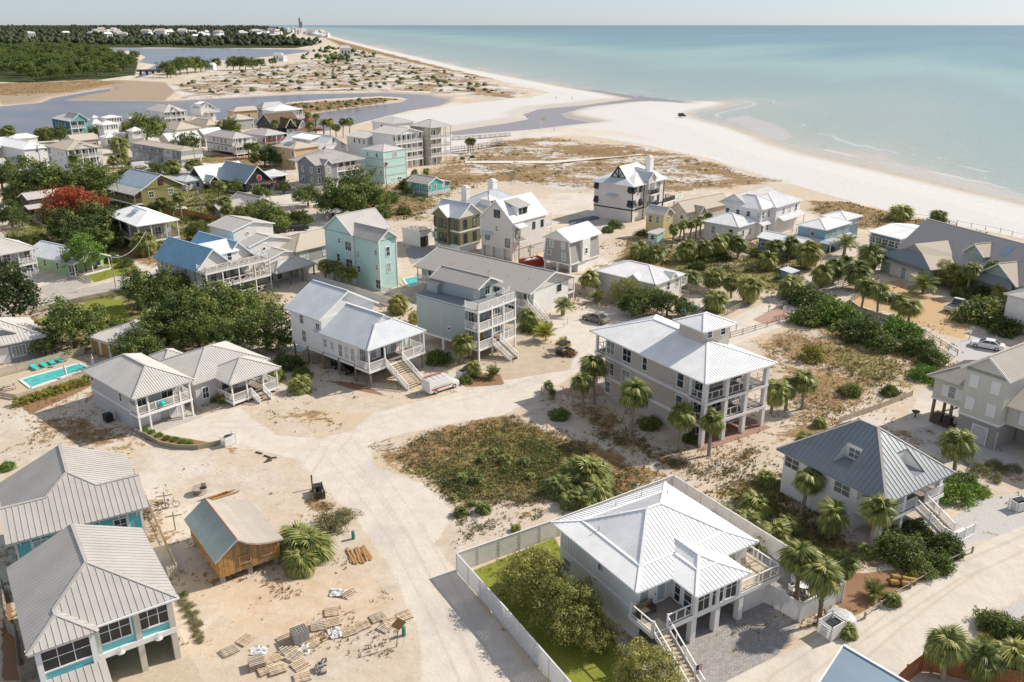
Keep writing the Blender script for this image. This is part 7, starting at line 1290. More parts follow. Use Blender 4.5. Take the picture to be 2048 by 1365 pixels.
for k,cx,cy,r,lab in (
 ('shrub',1618,603,36,'grey green rounded shrub beside the bike rack'),('shrub',1616,640,32,'dark rounded shrub at the walkway end'),('brightshrub',1668,632,42,'large green thicket left of the curved fence'),('shrub',1726,668,40,'dark thicket below the curved fence'),('brightshrub',1797,662,32,'bright green bush below the fence corner'),('shrub',1760,690,30,'dark low thicket on the sand'),('shrub',1838,700,30,'green shrub along the sloping rail fence'),('shrub',1865,722,26,'shrub at the lower end of the rail fence'),('shrub',1968,632,42,'big round dark shrub right of the white pickup'),('shrub',2008,660,26,'dark shrub behind the white car'),('brightshrub',1848,752,24,'green shrub at the end of the low plank fence'),('brightshrub',1880,770,16,'shrub touching the pale gabled house pilings'),('shrub',1700,785,20,'isolated shrub right of the palms on the dune lot'),('shrub',1780,785,17,'shrub near the low plank fence'),('hedge',1625,712,22,'low yellow green mat shrub on the dune lot'),
 ('shrub',1803,1105,42,'broad rounded shrub before the charcoal roofed house stairs'),('shrub',1890,1095,32,'rounded shrub beside the stair foot'),('shrub',1830,1062,26,'dark shrub under the front stairs'),('shrub',1878,1130,26,'low green shrub along the rope fence'),('shrub',1842,1142,25,'shrub right of the pine straw bales'),('brightshrub',1912,990,32,'green shrub beside the porch of the charcoal roofed house'),('shrub',1926,968,24,'shrub above the porch corner shrub'),('brightshrub',1962,985,16,'small shrub at the gravel drive corner'),('shrub',1720,1030,24,'dark shrub behind the corner column'),('shrub',1780,1070,22,'dark shrub between column and stairs'),
 ('shrub',1984,1248,28,'left part of the clipped hedge at right edge'),('shrub',2012,1262,30,'middle part of the clipped hedge at right edge'),('shrub',2042,1274,30,'right part of the clipped hedge at right edge'),('hedge',1968,1284,13,'small shrub below the clipped hedge'),('scrub',2004,1290,18,'scrubby plant below the clipped hedge'),
 ('tuft',1958,941,16,'left round grass clump on pale gravel'),('tuft',1991,934,17,'upper round grass clump on pale gravel'),('tuft',1990,958,13,'lower round grass clump on pale gravel'),('tuft',2029,939,14,'right round grass clump on pale gravel'),
 ('shrub',1062,655,26,'dark hedge beside the driveway of the blue grey house'),('shrub',1120,832,20,'dark round shrub at the brick driveway end'),('shrub',575,730,28,'dark shrub left under the stilt house'),('shrub',605,752,20,'dark shrub under the stilt house'),('shrub',1300,850,22,'grey dark shrub behind the full palm'),('shrub',1380,880,16,'dark shrub beside the corner column of the beige house'),('shrub',875,720,26,'dark shrub under the blue grey house'),('shrub',930,762,14,'shrub beside the white bin pen'),('bronze',1138,708,15,'bronze leaved shrub beside the golf cart'),('hedge',830,640,14,'yellow shrub at the blue grey house wall'),
 ('shrub',820,372,22,'low green shrub left of the small aqua cottage'),('shrub',775,400,22,'low shrub at the dune edge left of the aqua cottage'),('shrub',808,425,15,'round isolated shrub on the dune sand'),('shrub',765,430,18,'dark low shrub behind the mint house'),('hedge',830,378,18,'yellow green low shrub by the aqua cottage'),('shrub',1230,452,15,'shrub on the sand below the black shutter house'),('shrub',1215,462,12,'small shrub beside the barn shaped house'),('shrub',1285,470,13,'shrub left of the tiny aqua shack'),('shrub',925,318,5,'tiny shrub by the boardwalk start'),('shrub',945,315,5,'tiny shrub right of the boardwalk start'),
 ('shrub',1515,510,14,'dark shrub at the slate blue shed corner'),('shrub',1410,520,18,'dark shrub under the palm clump'),('shrub',1440,515,18,'dark shrub below the third palm of the clump'),('shrub',1395,535,16,'shrub beside the sandy walk'),('shrub',1770,492,16,'shrub before the pavilion roof'),('brightshrub',1790,480,16,'bright shrub beside the pavilion'),('brightshrub',1760,470,12,'small bright shrub at the pavilion left wall'),('shrub',1655,500,12,'dark shrub by the blue house porch'),('brightshrub',1838,478,14,'bright shrub at the shingle house left gable'),('shrub',1920,590,16,'dark shrub by the shingle house steps'),('shrub',1965,590,18,'dark shrub under the twin windows'),
 ('hedge',265,545,12,'clipped hedge stub beside the lawn'),('shrub',240,660,22,'shrub at the lawn right edge'),('shrub',50,700,14,'shrub before the grey metal roofed house'),('hedge',215,640,11,'orange tinged shrub at the lawn corner'),('hedge',130,712,8,'small round potted shrub on the pool deck'),('shrub',225,520,16,'shrub on the roadside lawn'),('shrub',190,535,12,'small shrub before the bright green tree'),('shrub',250,530,14,'low shrub on the roadside lawn'),('hedge',470,765,14,'flowering bush by the cottage steps'),('bronze',500,785,12,'bronze shrub by the cottage porch'),('hedge',445,800,12,'yellow shrub before the cottage wall'),('shrub',420,800,13,'dark shrub at the cottage corner'),
 ('scrub',660,1052,30,'brown scrub bush at the road edge behind the timber shed'),('scrub',690,1030,22,'dry scrub along the road edge'),('brightshrub',15,935,13,'young green shrub on sand at left edge'),('scrub',110,925,12,'thin sapling with mulch ring'),('bronze',30,870,9,'x')):
 if lab != 'x': tree(k,cx,cy,r,lab)
for i in range(9): t = i/8; tree('hedge',38+t*137,806-t*44,10.5,'yellow green bush in the clipped row below the pool deck','yellow bushes below the pool')
for x,y in ((290,862),(303,866),(318,871),(335,877),(350,880),(365,884),(380,886)): tree('brightshrub',x,y,7,'low daylily clump in the curved timber planter','daylily clumps in the curved planter')
for i,(x,y) in enumerate(((358,1195),(365,1205),(371,1218),(378,1230),(385,1243),(391,1256),(396,1268),(400,1280),(368,1190),(380,1212),(389,1228),(397,1248))): tree('tuft',x,y,9,'pale ornamental grass clump beside the aqua house path','ornamental grasses beside the aqua house')
# pine wood across the lagoon
wood = poly([(-60,158),(-60,104),(20,100),(90,97),(190,103),(272,122),(268,150),(200,158),(60,164)]); lo,hi = wood.min(0),wood.max(0); cnt = 0; ti = 0
while cnt < 280 and ti < 6000:
 ti += 1; x,y = rng.uniform(lo,hi)
 if sdist(wood,np.array([x]),np.array([y]))[0] < 0: continue
 cm,tm,hc = KIT['pine'][cnt % 3]; R = rng.uniform(4.5,7.5); o = empty('pine_tree','bushy pine in the wood on the far side of the lagoon at left','tree',(x,y,0),rng.uniform(0,6.28),'pines in the wood across the lagoon'); o.scale = (R,R,R*rng.uniform(.85,1.15)); link('trunk',tm,o); link('crown',cm,o,(0,0,hc)); cnt += 1
for x,y,r in ((332,136,13),(345,131,12),(358,129,14),(372,127,14),(388,125,14),(400,127,12),(410,130,9),(432,124,9),(465,125,11),(478,124,12),(490,125,11),(505,125,10),(520,126,9),(545,122,7),(340,143,9)):
 tree('pine',x,y,r,'pine on the sand spit between the lagoon and the dunes','pines on the sand spit',name='pine_tree')
# far-off woods: one mass of small crowns
def far_wood(name,pl,n,r0,r1,seed,mat=None,flat=1.0):
 r = np.random.default_rng(seed); lo,hi = pl.min(0),pl.max(0); Pp = []
 yy = np.exp(r.uniform(math.log(lo[1]),math.log(hi[1]),n*3)); xx = yy*r.uniform((pl[:,0]/pl[:,1]).min(),(pl[:,0]/pl[:,1]).max(),n*3)
 k = sdist(pl,xx,yy) > 0; xx,yy = xx[k][:n],yy[k][:n]; m = len(xx); R = r.uniform(r0,r1,m)*(1+yy/9000); R *= r.uniform(.5,1.25,m); ht = r.uniform(.6,1.7,m)*R*.9*flat
 k = 7; ang = np.linspace(0,2*np.pi,k,endpoint=False); V = [];
 ring = lambda f,z: np.stack([xx[:,None]+(R*f)[:,None]*np.cos(ang)[None,:]*r.uniform(.8,1.2,(m,k)),yy[:,None]+(R*f)[:,None]*np.sin(ang)[None,:]*r.uniform(.8,1.2,(m,k)),np.repeat((ht*z)[:,None],k,1)+r.uniform(-.1,.1,(m,k))*R[:,None]],2)
 V = np.concatenate([ring(.7,.25),ring(1.0,.8),ring(.72,1.35),ring(.12,1.6)],1); base = np.arange(m)[:,None]*(4*k); f = []
 for a in range(3):
  for i in range(k): f.append(np.stack([a*k+i+base[:,0],a*k+(i+1) % k+base[:,0],(a+1)*k+(i+1) % k+base[:,0],(a+1)*k+i+base[:,0]],1))
 t = np.repeat(np.clip(r.normal(.45,.2,m),0,1),4*k)+r.uniform(-.12,.12,m*4*k); o = link(name,raw(name,V.reshape(-1,3),np.concatenate(f),mat or LM['farpine'],np.clip(t,0,1))); tag(o,kind='stuff'); return o
far_wood('far_forest',poly([(-700,86),(-700,53.5),(520,53.5),(570,60),(555,76),(645,86),(625,93),(420,93),(300,92),(200,90),(60,92),(0,88)]),17000,3.2,6.5,5)
far_wood('dune_scrub',poly([(350,172),(420,152),(600,128),(690,108),(760,118),(880,142),(990,167),(1010,190),(760,180),(600,182),(420,190)]),420,.8,2.6,8,LM['scrub'],.5)
far_wood('island_scrub',poly([(540,224),(580,208),(760,197),(800,200),(720,211),(600,230)]),110,.6,1.6,9,LM['scrub'],.5)
far_wood('dune_thicket',poly([(600,118),(640,95),(700,98),(760,112),(700,125),(640,130)]),120,1.6,4,6,LM['oak'],.7)
def brush(name,zones,n,yr,hgt,mat,seed,thr=.5,xr=(-.75,.75),per=26,lf=.11,sc=6):
 r = np.random.default_rng(seed); y = np.exp(r.uniform(math.log(yr[0]),math.log(yr[1]),n*30)); x = y*r.uniform(xr[0],xr[1],n*30); m = np.zeros(len(x))
 for z in zones: m = np.maximum(m,zmask(z,x,y))
 for z in ('road','asphalt','brick','orange','lawn'): m -= zmask(z,x,y)
 k = m+(fbm(x,y,sc,seed)-.5)*1.3 > thr; x,y = x[k][:n],y[k][:n]; m = len(x); z = height(x,y)[0]; R = r.uniform(.5,1.5,m)*hgt; C = np.repeat(np.stack([x,y,z],1),per,0); Rr = np.repeat(R,per)[:,None]
 d = r.normal(size=(m*per,3)); d[:,2] = np.abs(d[:,2])*.7; d /= np.linalg.norm(d,axis=1)[:,None]; Pc = C+d*Rr*r.uniform(.5,1.1,(m*per,1))*np.array([1.2,1.2,.8]); nn = d*.8+r.normal(size=d.shape)*.5; nn /= np.linalg.norm(nn,axis=1)[:,None]
 u = np.cross(nn,r.normal(size=nn.shape)); u /= np.linalg.norm(u,axis=1)[:,None]; v = np.cross(nn,u); s = lf*(.5+Rr)*r.uniform(.6,1.3,(m*per,1)); V = np.stack([Pc-u*s,Pc-v*s*.5,Pc+u*s,Pc+v*s*.5],1).reshape(-1,3); t = np.repeat(np.clip(np.repeat(r.normal(.45,.22,m),per)+r.normal(0,.1,m*per),0,1),4)
 return tag(link(name,raw(name,V,np.arange(len(V)).reshape(-1,4),mat,t)),kind='stuff')
brush('lot_scrub',('veg',),1500,(55,135),.36,LM['scrub'],41,.62); brush('green_scrub',('green',),900,(48,190),.5,LM['oak'],42,.72); brush('dune_brush',('veg',),1300,(130,330),.55,LM['scrub'],43,.66,(-.5,.6),16,.2,12); brush('town_brush',('green',),1300,(140,300),1.0,LM['oak'],44,.62,(-.7,-.1),24,.16,8)
# ---- dune grass and rough grass: one mass each
def grass(name,n,yr,hgt,wd,mat,zones,seed,blades=4,thr=.45,xr=(-.75,.75),clump=1.0):
 r = np.random.default_rng(seed); y = np.exp(r.uniform(math.log(yr[0]),math.log(yr[1]),n*8)); x = y*r.uniform(xr[0],xr[1],n*8); m = np.zeros(len(x))
 for z in zones: m = np.maximum(m,zmask(z,x,y))
 for z in ('road','asphalt','beach') : m -= zmask(z,x,y)*.8
 k = m*.8+fbm(x,y,5*clump,seed)*.9-.2 > thr+r.uniform(0,.45,len(x)); x,y = x[k][:n],y[k][:n]; m = len(x); z = height(x,y)[0]
 b = blades; a = r.uniform(0,2*np.pi,(m,b)); s = r.uniform(.5,1.25,(m,1))*hgt*np.ones((m,b)); ln = r.uniform(.25,.8,(m,b))*s; w = wd*s/hgt
 bx = x[:,None]+r.normal(0,.18*hgt,(m,b)); by = y[:,None]+r.normal(0,.18*hgt,(m,b)); bz = np.repeat(z[:,None],b,1)-.05
 A = np.stack([bx-np.sin(a)*w,by+np.cos(a)*w,bz],2); B = np.stack([bx+np.sin(a)*w,by-np.cos(a)*w,bz],2); C = np.stack([bx+np.cos(a)*ln,by+np.sin(a)*ln,bz+s],2)
 V = np.stack([A,B,C],2).reshape(-1,3); t = np.repeat(r.uniform(0,1,m*b),3); o = link(name,raw(name,V,np.arange(len(V)).reshape(-1,3),mat,t)); tag(o,kind='stuff'); return o
DRY = leafmat('dry_grass',[(0,(.22,.14,.06)),(.5,(.40,.28,.13)),(1,(.56,.43,.24))]); GRN = leafmat('rough_green_grass',[(0,(.10,.10,.03)),(.5,(.23,.22,.06)),(1,(.42,.35,.12))])
grass('dry_grass',16000,(42,130),.26,.06,DRY,('veg',),31,thr=.50); grass('green_grass',14000,(48,120),.28,.07,GRN,('green',),32,thr=.40); grass('dune_grass',13000,(130,330),.26,.16,DRY,('veg',),33,3,.48,(-.4,.6),3); grass('far_dune_grass',5000,(330,900),.4,.5,DRY,('veg',),34,3,.5,(-.7,.2),8);
# ================================================================ FENCES
def fence(label,pts,h,style,mat,z=None,name='fence',step=2.2,cat='fence',gap=.02,pw=.1):
 """pts in photo pixels: at ground level, or on the fence top when z is given"""
 W3 = [un(p,z or 0.0) for p in pts]; o = empty(name,label,cat,(W3[0][0],W3[0][1],0)); O = W3[0]; m = M[mat] if isinstance(mat,str) else mat
 for i in range(len(W3)-1):
  a,c = W3[i]-O,W3[i+1]-O; L = np.linalg.norm(c-a); n = max(1,int(round(L/step))); d = (c-a)/L; ang = math.atan2(d[1],d[0])
  for j in range(n):
   p = a+(c-a)*j/n; s = L/n
   pm = ('post',mat if isinstance(mat,str) else m.name,h,pw)
   if pm not in WCACHE: WCACHE[pm] = MB().box(-pw/2,pw/2,-pw/2,pw/2,-.1,h+(.04 if style in ('slat','board') else .08)).mesh('post',m)
   link('post',WCACHE[pm],o,(p[0],p[1],0),ang)
   if j == n-1 and i == len(W3)-2: link('post',WCACHE[pm],o,(c[0],c[1],0),ang)
   key = (style,m.name,round(s,2),h)
   if key not in WCACHE:
    b = MB(); pl = []
    if style == 'slat':
     k = int(h/.165)
     for q_ in range(k): b.box(pw/2,s-pw/2,-.012,.012,.06+q_*(h-.1)/k,.06+(q_+1)*(h-.1)/k-.035)
     b.box(0,s,-.06,.06,h-.02,h+.03)
    elif style == 'solid': b.box(pw/2,s-pw/2,-.03,.03,.02,h-.03); b.box(0,s,-.07,.07,h-.03,h+.03)
    elif style in ('board','picket'):
     w = .14 if style == 'board' else .09; g_ = gap if style == 'board' else .09; k = max(1,int(s/(w+g_)))
     for q_ in range(k): u = s*q_/k; b.box(u+.01,u+s/k-g_,-.03,-.008,.05,h-random.uniform(0,.04))
     b.box(0,s,-.008,.04,h*.25,h*.25+.08); b.box(0,s,-.008,.04,h*.75,h*.75+.08)
    elif style == 'hboard':
     k = int(h/.15)
     for q_ in range(k): b.box(pw/2-.04,s-pw/2+.04,-.05,-.02,.04+q_*h/k,.04+(q_+1)*h/k-.018)
    if b.f: WCACHE[key] = b.mesh({'slat': 'slat_panel','solid': 'panel','board': 'board_panel','picket': 'picket_panel','hboard': 'board_panel'}[style],m)
   if style in ('rails2','rails3','rope'):
    nr = {'rails2': 2,'rails3': 3,'rope': 1}[style]
    for q_ in range(nr):
     zz = h*(.95-.38*q_); t = .1 if style != 'rope' else .05; k2 = ('rail',m.name,round(s,1),t)
     if k2 not in WCACHE: WCACHE[k2] = MB().box(0,s,-.03,.03,-t/2,t/2).mesh('rail',m)
     link('rail',WCACHE[k2],o,(p[0],p[1],zz),ang)
   else:
    r = link({'slat': 'slat_panel','solid': 'panel','board': 'board_panel','picket': 'picket_panel','hboard': 'board_panel'}[style],WCACHE[key],o,(p[0],p[1],0),ang)
    if style != 'solid': r['kind'] = 'stuff'
 return o
FW = nmat('white_fence',(.68,.67,.65),.6,.06,1.5); FG = nmat('grey_fence_wood',(.36,.31,.26),.9,.2,3,.3,10); FT = nmat('pale_fence_wood',(.50,.43,.34),.9,.15,3,.3,10); FO = nmat('orange_fence_wood',(.40,.20,.08),.85,.2,3,.3,10); FB = nmat('brown_stained_boards',(.27,.12,.055),.8,.2,3,.3,10)
fence('white horizontal slat fence running down to the bottom edge left of the olive tree',[(1165,1392),(1012,1217),(913,1107)],1.95,'slat',FW,1.95); fence('white slat fence behind the big white roofed house from the road corner',[(913,1107),(1120,1036),(1347,951)],1.95,'slat',FW,1.95)
fence('white slat fence along the palmetto side of the white roofed house',[(1347,951),(1529,1064),(1690,1165)],1.95,'slat',FW,1.95); fence('solid white patio wall along the road verge behind the outer booted palm',[(1690,1165),(1603,1207)],1.85,'solid',FW,1.85); fence('white slat gate section between patio wall and house wall',[(1603,1207),(1531,1166)],1.85,'slat',FW,1.85,name='gate',cat='gate')
fence('pale vertical board fence behind the turquoise pool loungers',[(-40,767),(0,755),(168,711)],1.3,'board',FT); fence('low pale board fence along the front of the pool deck',[(-20,790),(34,799),(176,752)],.7,'board',FT)
fence('dark brown picket fence between the lawn and the asphalt road',[(58,630),(138,609),(226,591)],.95,'picket',FG); fence('weathered picket fence beside the green cottage driveway',[(79,515),(182,566)],1.0,'picket',FT)
fence('new orange board fence right of the olive house',[(328,430),(364,431),(434,446)],1.7,'board',FO); fence('old board fence around the yard of the bare tree',[(0,449),(54,440),(90,456)],1.4,'board',FG)
fence('cream board fence along the right side of the aqua houses',[(267,939),(310,1030),(352,1127),(334,1135)],1.2,'picket',FT,1.2); fence('grey board fence around the narrow left yard of the nearest aqua house',[(2,1158),(9,1234),(28,1250),(36,1334),(92,1306)],1.5,'board',FG,1.5)
fence('curved grey board fence around the orange gravel drive',[(1761,557),(1704,590),(1700,600),(1716,612),(1748,623),(1792,636),(1826,647),(1848,659)],1.3,'board',FG,1.3,step=1.5); fence('sloping split rail fence below the orange gravel drive',[(1686,613),(1702,622),(1780,643),(1849,673),(1914,712)],.9,'rails2',FG)
fence('post and rail fence along the dune lot edge of the walkway',[(1440,684),(1460,677),(1580,641)],.9,'rails2',FG,step=3.0); fence('front grey rail fence of the zigzag beach walkway',[(1553,618),(1590,604),(1700,572),(1756,560)],1.0,'rails3',FG); fence('rear grey rail fence of the zigzag beach walkway',[(1558,605),(1690,563),(1750,550)],1.0,'rails3',FG)
fence('grey rail fence beside the sand road below the hidden pool',[(1454,631),(1490,612),(1517,599)],1.0,'rails3',FG); fence('rail fence along the sandy walk below the white beach house',[(1425,514),(1488,500),(1516,495)],.9,'rails3',FG)
fence('low tan plank fence between dune lot and pale sand drive',[(1678,846),(1692,841),(1760,817),(1824,792)],.75,'board',FT); fence('low rope and post fence along the road by the pine straw bales',[(1729,1238),(1790,1195),(1850,1160),(1900,1128),(1944,1106)],.6,'rope',FG,step=1.9,pw=.14)
fence('brown horizontal board fence around the gravel yard at bottom right',[(1770,1376),(1793,1353),(1816,1331),(1848,1307),(1872,1308),(1935,1322),(2080,1352)],1.7,'hboard',FB,1.7); fence('long white board fence between stilt house and mint house',[(612,560),(700,586),(782,613)],1.5,'board',FW)
fence('weathered board fence at the hidden turquoise pool',[(1352,578),(1417,594)],1.6,'board',FG); fence('tan board fence behind the parked tan sedan',[(1150,585),(1246,611)],1.7,'board',FT); fence('pale picket fence beside the grey cottage under the oaks',[(320,712),(395,690)],1.2,'board',FG)
fence('thin sand fence stakes along the dune foot above the beach',[(1760,428),(1860,440),(2000,466),(2048,478)],1.0,'rope',FG,step=3.5); fence('white rail deck fence around the mint house pool',[(764,585),(800,592),(840,585)],1.1,'picket',FW); fence('low dark border rail beside the blue parking mats',[(1140,452),(1180,440)],.6,'rails2',FG)
# ================================================================ POOLS, DECKS
PW = bpy.data.materials.new('pool_water'); PW.use_nodes = True; n = PW.node_tree; pb = n.nodes['Principled BSDF']; geo = n.nodes.new('ShaderNodeNewGeometry')
n.links.new(mix(ss(noise(1.6,3),.35,.65),(.05,.40,.40),(.12,.56,.53)),pb.inputs['Base Color']); pb.inputs['Roughness'].default_value = .08; bp = N('ShaderNodeBump'); bp.inputs['Strength'].default_value = .3; bp.inputs['Distance'].default_value = .05; n.links.new(noise(3,3),bp.inputs['Height']); n.links.new(bp.outputs[0],pb.inputs['Normal'])
def pool(label,pts,deck=None,dz=.18,steps=False):
 Wp = [un(p,dz) for p in pts]; c = sum(Wp)/len(Wp); o = empty('swimming_pool',label,'pool',(c[0],c[1],0)); w = [p-c for p in Wp]
 MB().poly([(p[0],p[1],dz+.03) for p in w]).obj('water',PW,o); b = MB()
 for i in range(len(w)): a,e = w[i],w[(i+1) % len(w)]; b.bar((a[0],a[1],dz),(e[0],e[1],dz),.35,.16)
 b.obj('coping',M['sail'],o)
 if deck: d = [un(p,dz-.05)-c for p in deck]; MB().slab([(p[0],p[1],dz-.05) for p in d],.3).obj('pool_deck',M['tdeck'],o)
 if steps:
  sb = MB(); a,e,f = w[1],w[2],w[0]; u = (f-a)/np.linalg.norm(f-a)
  for i in range(3): p0,p1 = a+u*(.3+.5*i),e+u*(.3+.5*i); sb.bar((p0[0],p0[1],dz+.035),(p1[0],p1[1],dz+.035),.12,.02)
  sb.obj('pool_step',M['turq'],o)['kind'] = 'stuff'
 return o
pool('long rectangular turquoise pool with white coping beside four loungers',[(39.7,760),(158.6,727.5),(178,736),(61.5,777)],[(-30,780),(0,757),(150,714),(168,719),(180,742),(176,750),(34,794)],steps=True)
pool('small turquoise pool between mint house and motel',[(806,558),(831,553),(847,560),(838,569),(821,575),(812,568)],[(790,560),(830,548),(862,560),(820,584)]); pool('turquoise pool half hidden behind the clipped hedge',[(1358,619),(1391,610),(1406,615),(1369,630)]); pool('sliver of turquoise pool under the rear corner of the stilt house',[(584,690),(612,692),(606,704),(588,700)],[(540,700),(588,683),(618,690),(606,710),(566,716)])
pool('tiny turquoise pool on the seaward deck of the black shutter house',[(1352,394),(1362,391),(1366,394),(1356,397)],dz=2.7)
def thing(name,label,cat,px,z=0.0,rz=0.0,group=None): p = un(px,z); return empty(name,label,cat,(p[0],p[1],z),rz,group)
R = math.radians
o = None
for i,(x,y) in enumerate(((69,738),(86.5,732.5),(101.5,727.5),(117,723))):
 t = thing('lounger',('leftmost','second from left','third from left','rightmost')[i]+' turquoise pool lounger on the tan deck','lounger',(x,y),.13,R(50),'turquoise pool loungers')
 MB().box(-.32,.32,-1.0,.35,.28,.36).obj('seat',M['turq'],t); MB().bar((0,.33,.32),(0,.95,.85),.64,.06).obj('backrest',M['turq'],t)
 for sx in (-.28,.28):
  for sy in (-.9,.3): MB().box(sx-.03,sx+.03,sy-.03,sy+.03,0,.3).obj('leg',M['turq'],t)
def parasol(label,px,z=.1,h=2.3,mat=None,open_=False,r=1.2,group=None):
 t = thing('parasol',label,'parasol',px,z,0,group); MB().tube((0,0,0),(0,0,h),.03,.03,6).obj('pole',M['wwood'],t); MB().tube((0,0,0),(0,0,.08),.25,.25,10).obj('base',M['conc'],t)
 b = MB()
 if open_: b.tube((0,0,h-.45),(0,0,h),r,.03,8)
 else: b.tube((0,0,.7),(0,0,1.5),.2,.16,8).tube((0,0,1.5),(0,0,h),.16,.02,8)
 b.obj('canopy',mat or M['sail'],t)
parasol('closed white parasol at the front edge of the long pool',(133,757)); parasol('closed white parasol by the far pool corner',(188,738))
def table_set(label,px,z=0,r=.55,mat=None,n=4,rz=0,group=None,cm=None,cl='garden chair'):
 mat = mat or WHITE; cm = cm or mat
 t = thing('table',label,'table',px,z,rz,group); MB().tube((0,0,.70),(0,0,.74),r,r,14).obj('tabletop',mat,t); MB().tube((0,0,0),(0,0,.7),.06,.05,6).obj('pedestal',mat,t)
 return t
def chair(label,x,y,z,rz,mat,group=None):
 t = empty('chair',label,'chair',(x,y,z),rz,group); MB().box(-.26,.26,-.26,.26,.4,.46).obj('seat',mat,t); MB().bar((0,.24,.42),(0,.36,.98),.52,.05).obj('backrest',mat,t)
 for sx in (-.23,.23):
  MB().box(sx-.03,sx+.03,-.25,-.19,0,.62).obj('leg',mat,t); MB().box(sx-.03,sx+.03,.2,.26,0,.45).obj('leg',mat,t); MB().box(sx-.04,sx+.04,-.28,.3,.6,.64).obj('armrest',mat,t)
 return t
table_set('white round garden table between the booted palm and the patio wall',(1604,1184),.03); c = un((1604,1184))
for i,a in enumerate((20,110,200,290)): chair('white garden chair around the round patio table',c[0]+.95*math.cos(R(a)),c[1]+.95*math.sin(R(a)),.03,R(a-90),WHITE,'white chairs around the patio table')
b = HOUSE_A4
p = b.pt(1.0,-.05); t = empty('bench','dark wooden bench on the front deck of the white roofed house','bench',(*p,2.72),b.h)
MB().box(-.8,.8,-.3,.25,.4,.46).obj('seat',M['dwood'],t); MB().bar((-.8,.25,.72),(.8,.25,.72),.06,.5).obj('backrest',M['dwood'],t)
for sx in (-.75,.75): MB().box(sx-.04,sx+.04,-.28,.26,0,.62).obj('leg',M['dwood'],t)
for x_,y_ in ((10.6,.1),(11.6,-.1)): p = b.pt(x_,y_); chair('wooden chair on the sunny right deck of the white roofed house',p[0],p[1],2.74,b.h,M['wwood'],'wooden chairs on the right deck')
p = b.pt(8.0,-.6); chair('white chair in the carport shade under the white roofed house',p[0],p[1],.03,b.h+2,WHITE)
b = HOUSE_A7
for f_,zz in (('middle',2.75),('top',5.5)):
 for i,x_ in enumerate((2.3,5.6,8.6)): p = b.pt(x_,2.2); chair(('left','centre','right')[i]+' white chair on the '+f_+' porch of the beige house',p[0],p[1],zz+.01,b.h+R(180),WHITE)
t = thing('picnic_table','weathered picnic table at the left end of the pool deck','table',(19,778),.13,R(45)); MB().box(-.9,.9,-.38,.38,.7,.76).obj('tabletop',FT,t)
for s in (-1,1): MB().box(-.9,.9,s*.75-.14,s*.75+.14,.42,.47).obj('bench_seat',FT,t); MB().bar((s*.6,-.7,0),(s*.6,.1,.7),.08).bar((s*.6,.7,0),(s*.6,-.1,.7),.08).obj('leg_frame',FT,t)
t = thing('side_table','small blue side table between the loungers and the pool','table',(109,734),.13); MB().tube((0,0,.4),(0,0,.45),.35,.35,12).obj('tabletop',nmat('blue_plastic',(.03,.2,.5),.4),t); MB().tube((0,0,0),(0,0,.4),.05,.05,6).obj('pedestal',M['w'],t)
# sheets of paving
def sheet(name,pts,mat,z): b = MB(); w = [un(p,z) for p in pts]; b.slab([(p[0],p[1],z) for p in w],.12); o = b.obj(name,mat); return tag(o,kind='structure')
PAVER = nmat('grey_pavers',(.235,.225,.225),.9,.22,6,.4,5)
def brickmat(m,sc,a,c,mo):
 n = m.node_tree; b = n.nodes['Principled BSDF']; g_ = n.nodes.new('ShaderNodeNewGeometry'); mp = n.nodes.new('ShaderNodeMapping'); mp.inputs['Rotation'].default_value = (0,0,R(-32)); n.links.new(g_.outputs['Position'],mp.inputs[0])
 t = n.nodes.new('ShaderNodeTexBrick'); t.inputs['Scale'].default_value = sc; t.inputs['Color1'].default_value = (*a,1); t.inputs['Color2'].default_value = (*c,1); t.inputs['Mortar'].default_value = (*mo,1); t.inputs['Mortar Size'].default_value = .03; n.links.new(mp.outputs[0],t.inputs['Vector']); n.links.new(t.outputs[0],b.inputs['Base Color'])
brickmat(PAVER,1.6,(.29,.275,.27),(.43,.405,.38),(.22,.21,.20))
sheet('paver_driveway',[(1255,1262),(1300,1222),(1450,1160),(1530,1100),(1500,1050),(1555,1082),(1690,1190),(1640,1222),(1600,1240),(1555,1310),(1340,1420),(1250,1330)],PAVER,.02); sheet('concrete_driveway',[(985,692),(1010,700),(1035,668),(1110,690),(1145,706),(1142,738),(1012,760),(990,745),(955,720)],nmat('tan_concrete',(.47,.39,.29),.9,.1,.6,.2,8),.02)
sheet('blue_parking_mat',[(1137,442),(1196,430),(1200,438),(1140,452)],nmat('blue_grey_mat',(.10,.13,.19),.8,.1),.03); sheet('grey_parking_slab',[(1135,456),(1235,436),(1250,446),(1150,470)],M['conc'],.02); sheet('concrete_yard',[(810,500),(830,488),(885,500),(870,520),(822,528)],nmat('grey_yard',(.32,.31,.31),.9,.12,.5),.02)
sheet('dune_path',[(930,322),(1100,322),(1250,312),(1290,306),(1290,309),(1100,327),(930,326)],nmat('white_path_sand',(.66,.61,.54),.95,.06),.25)
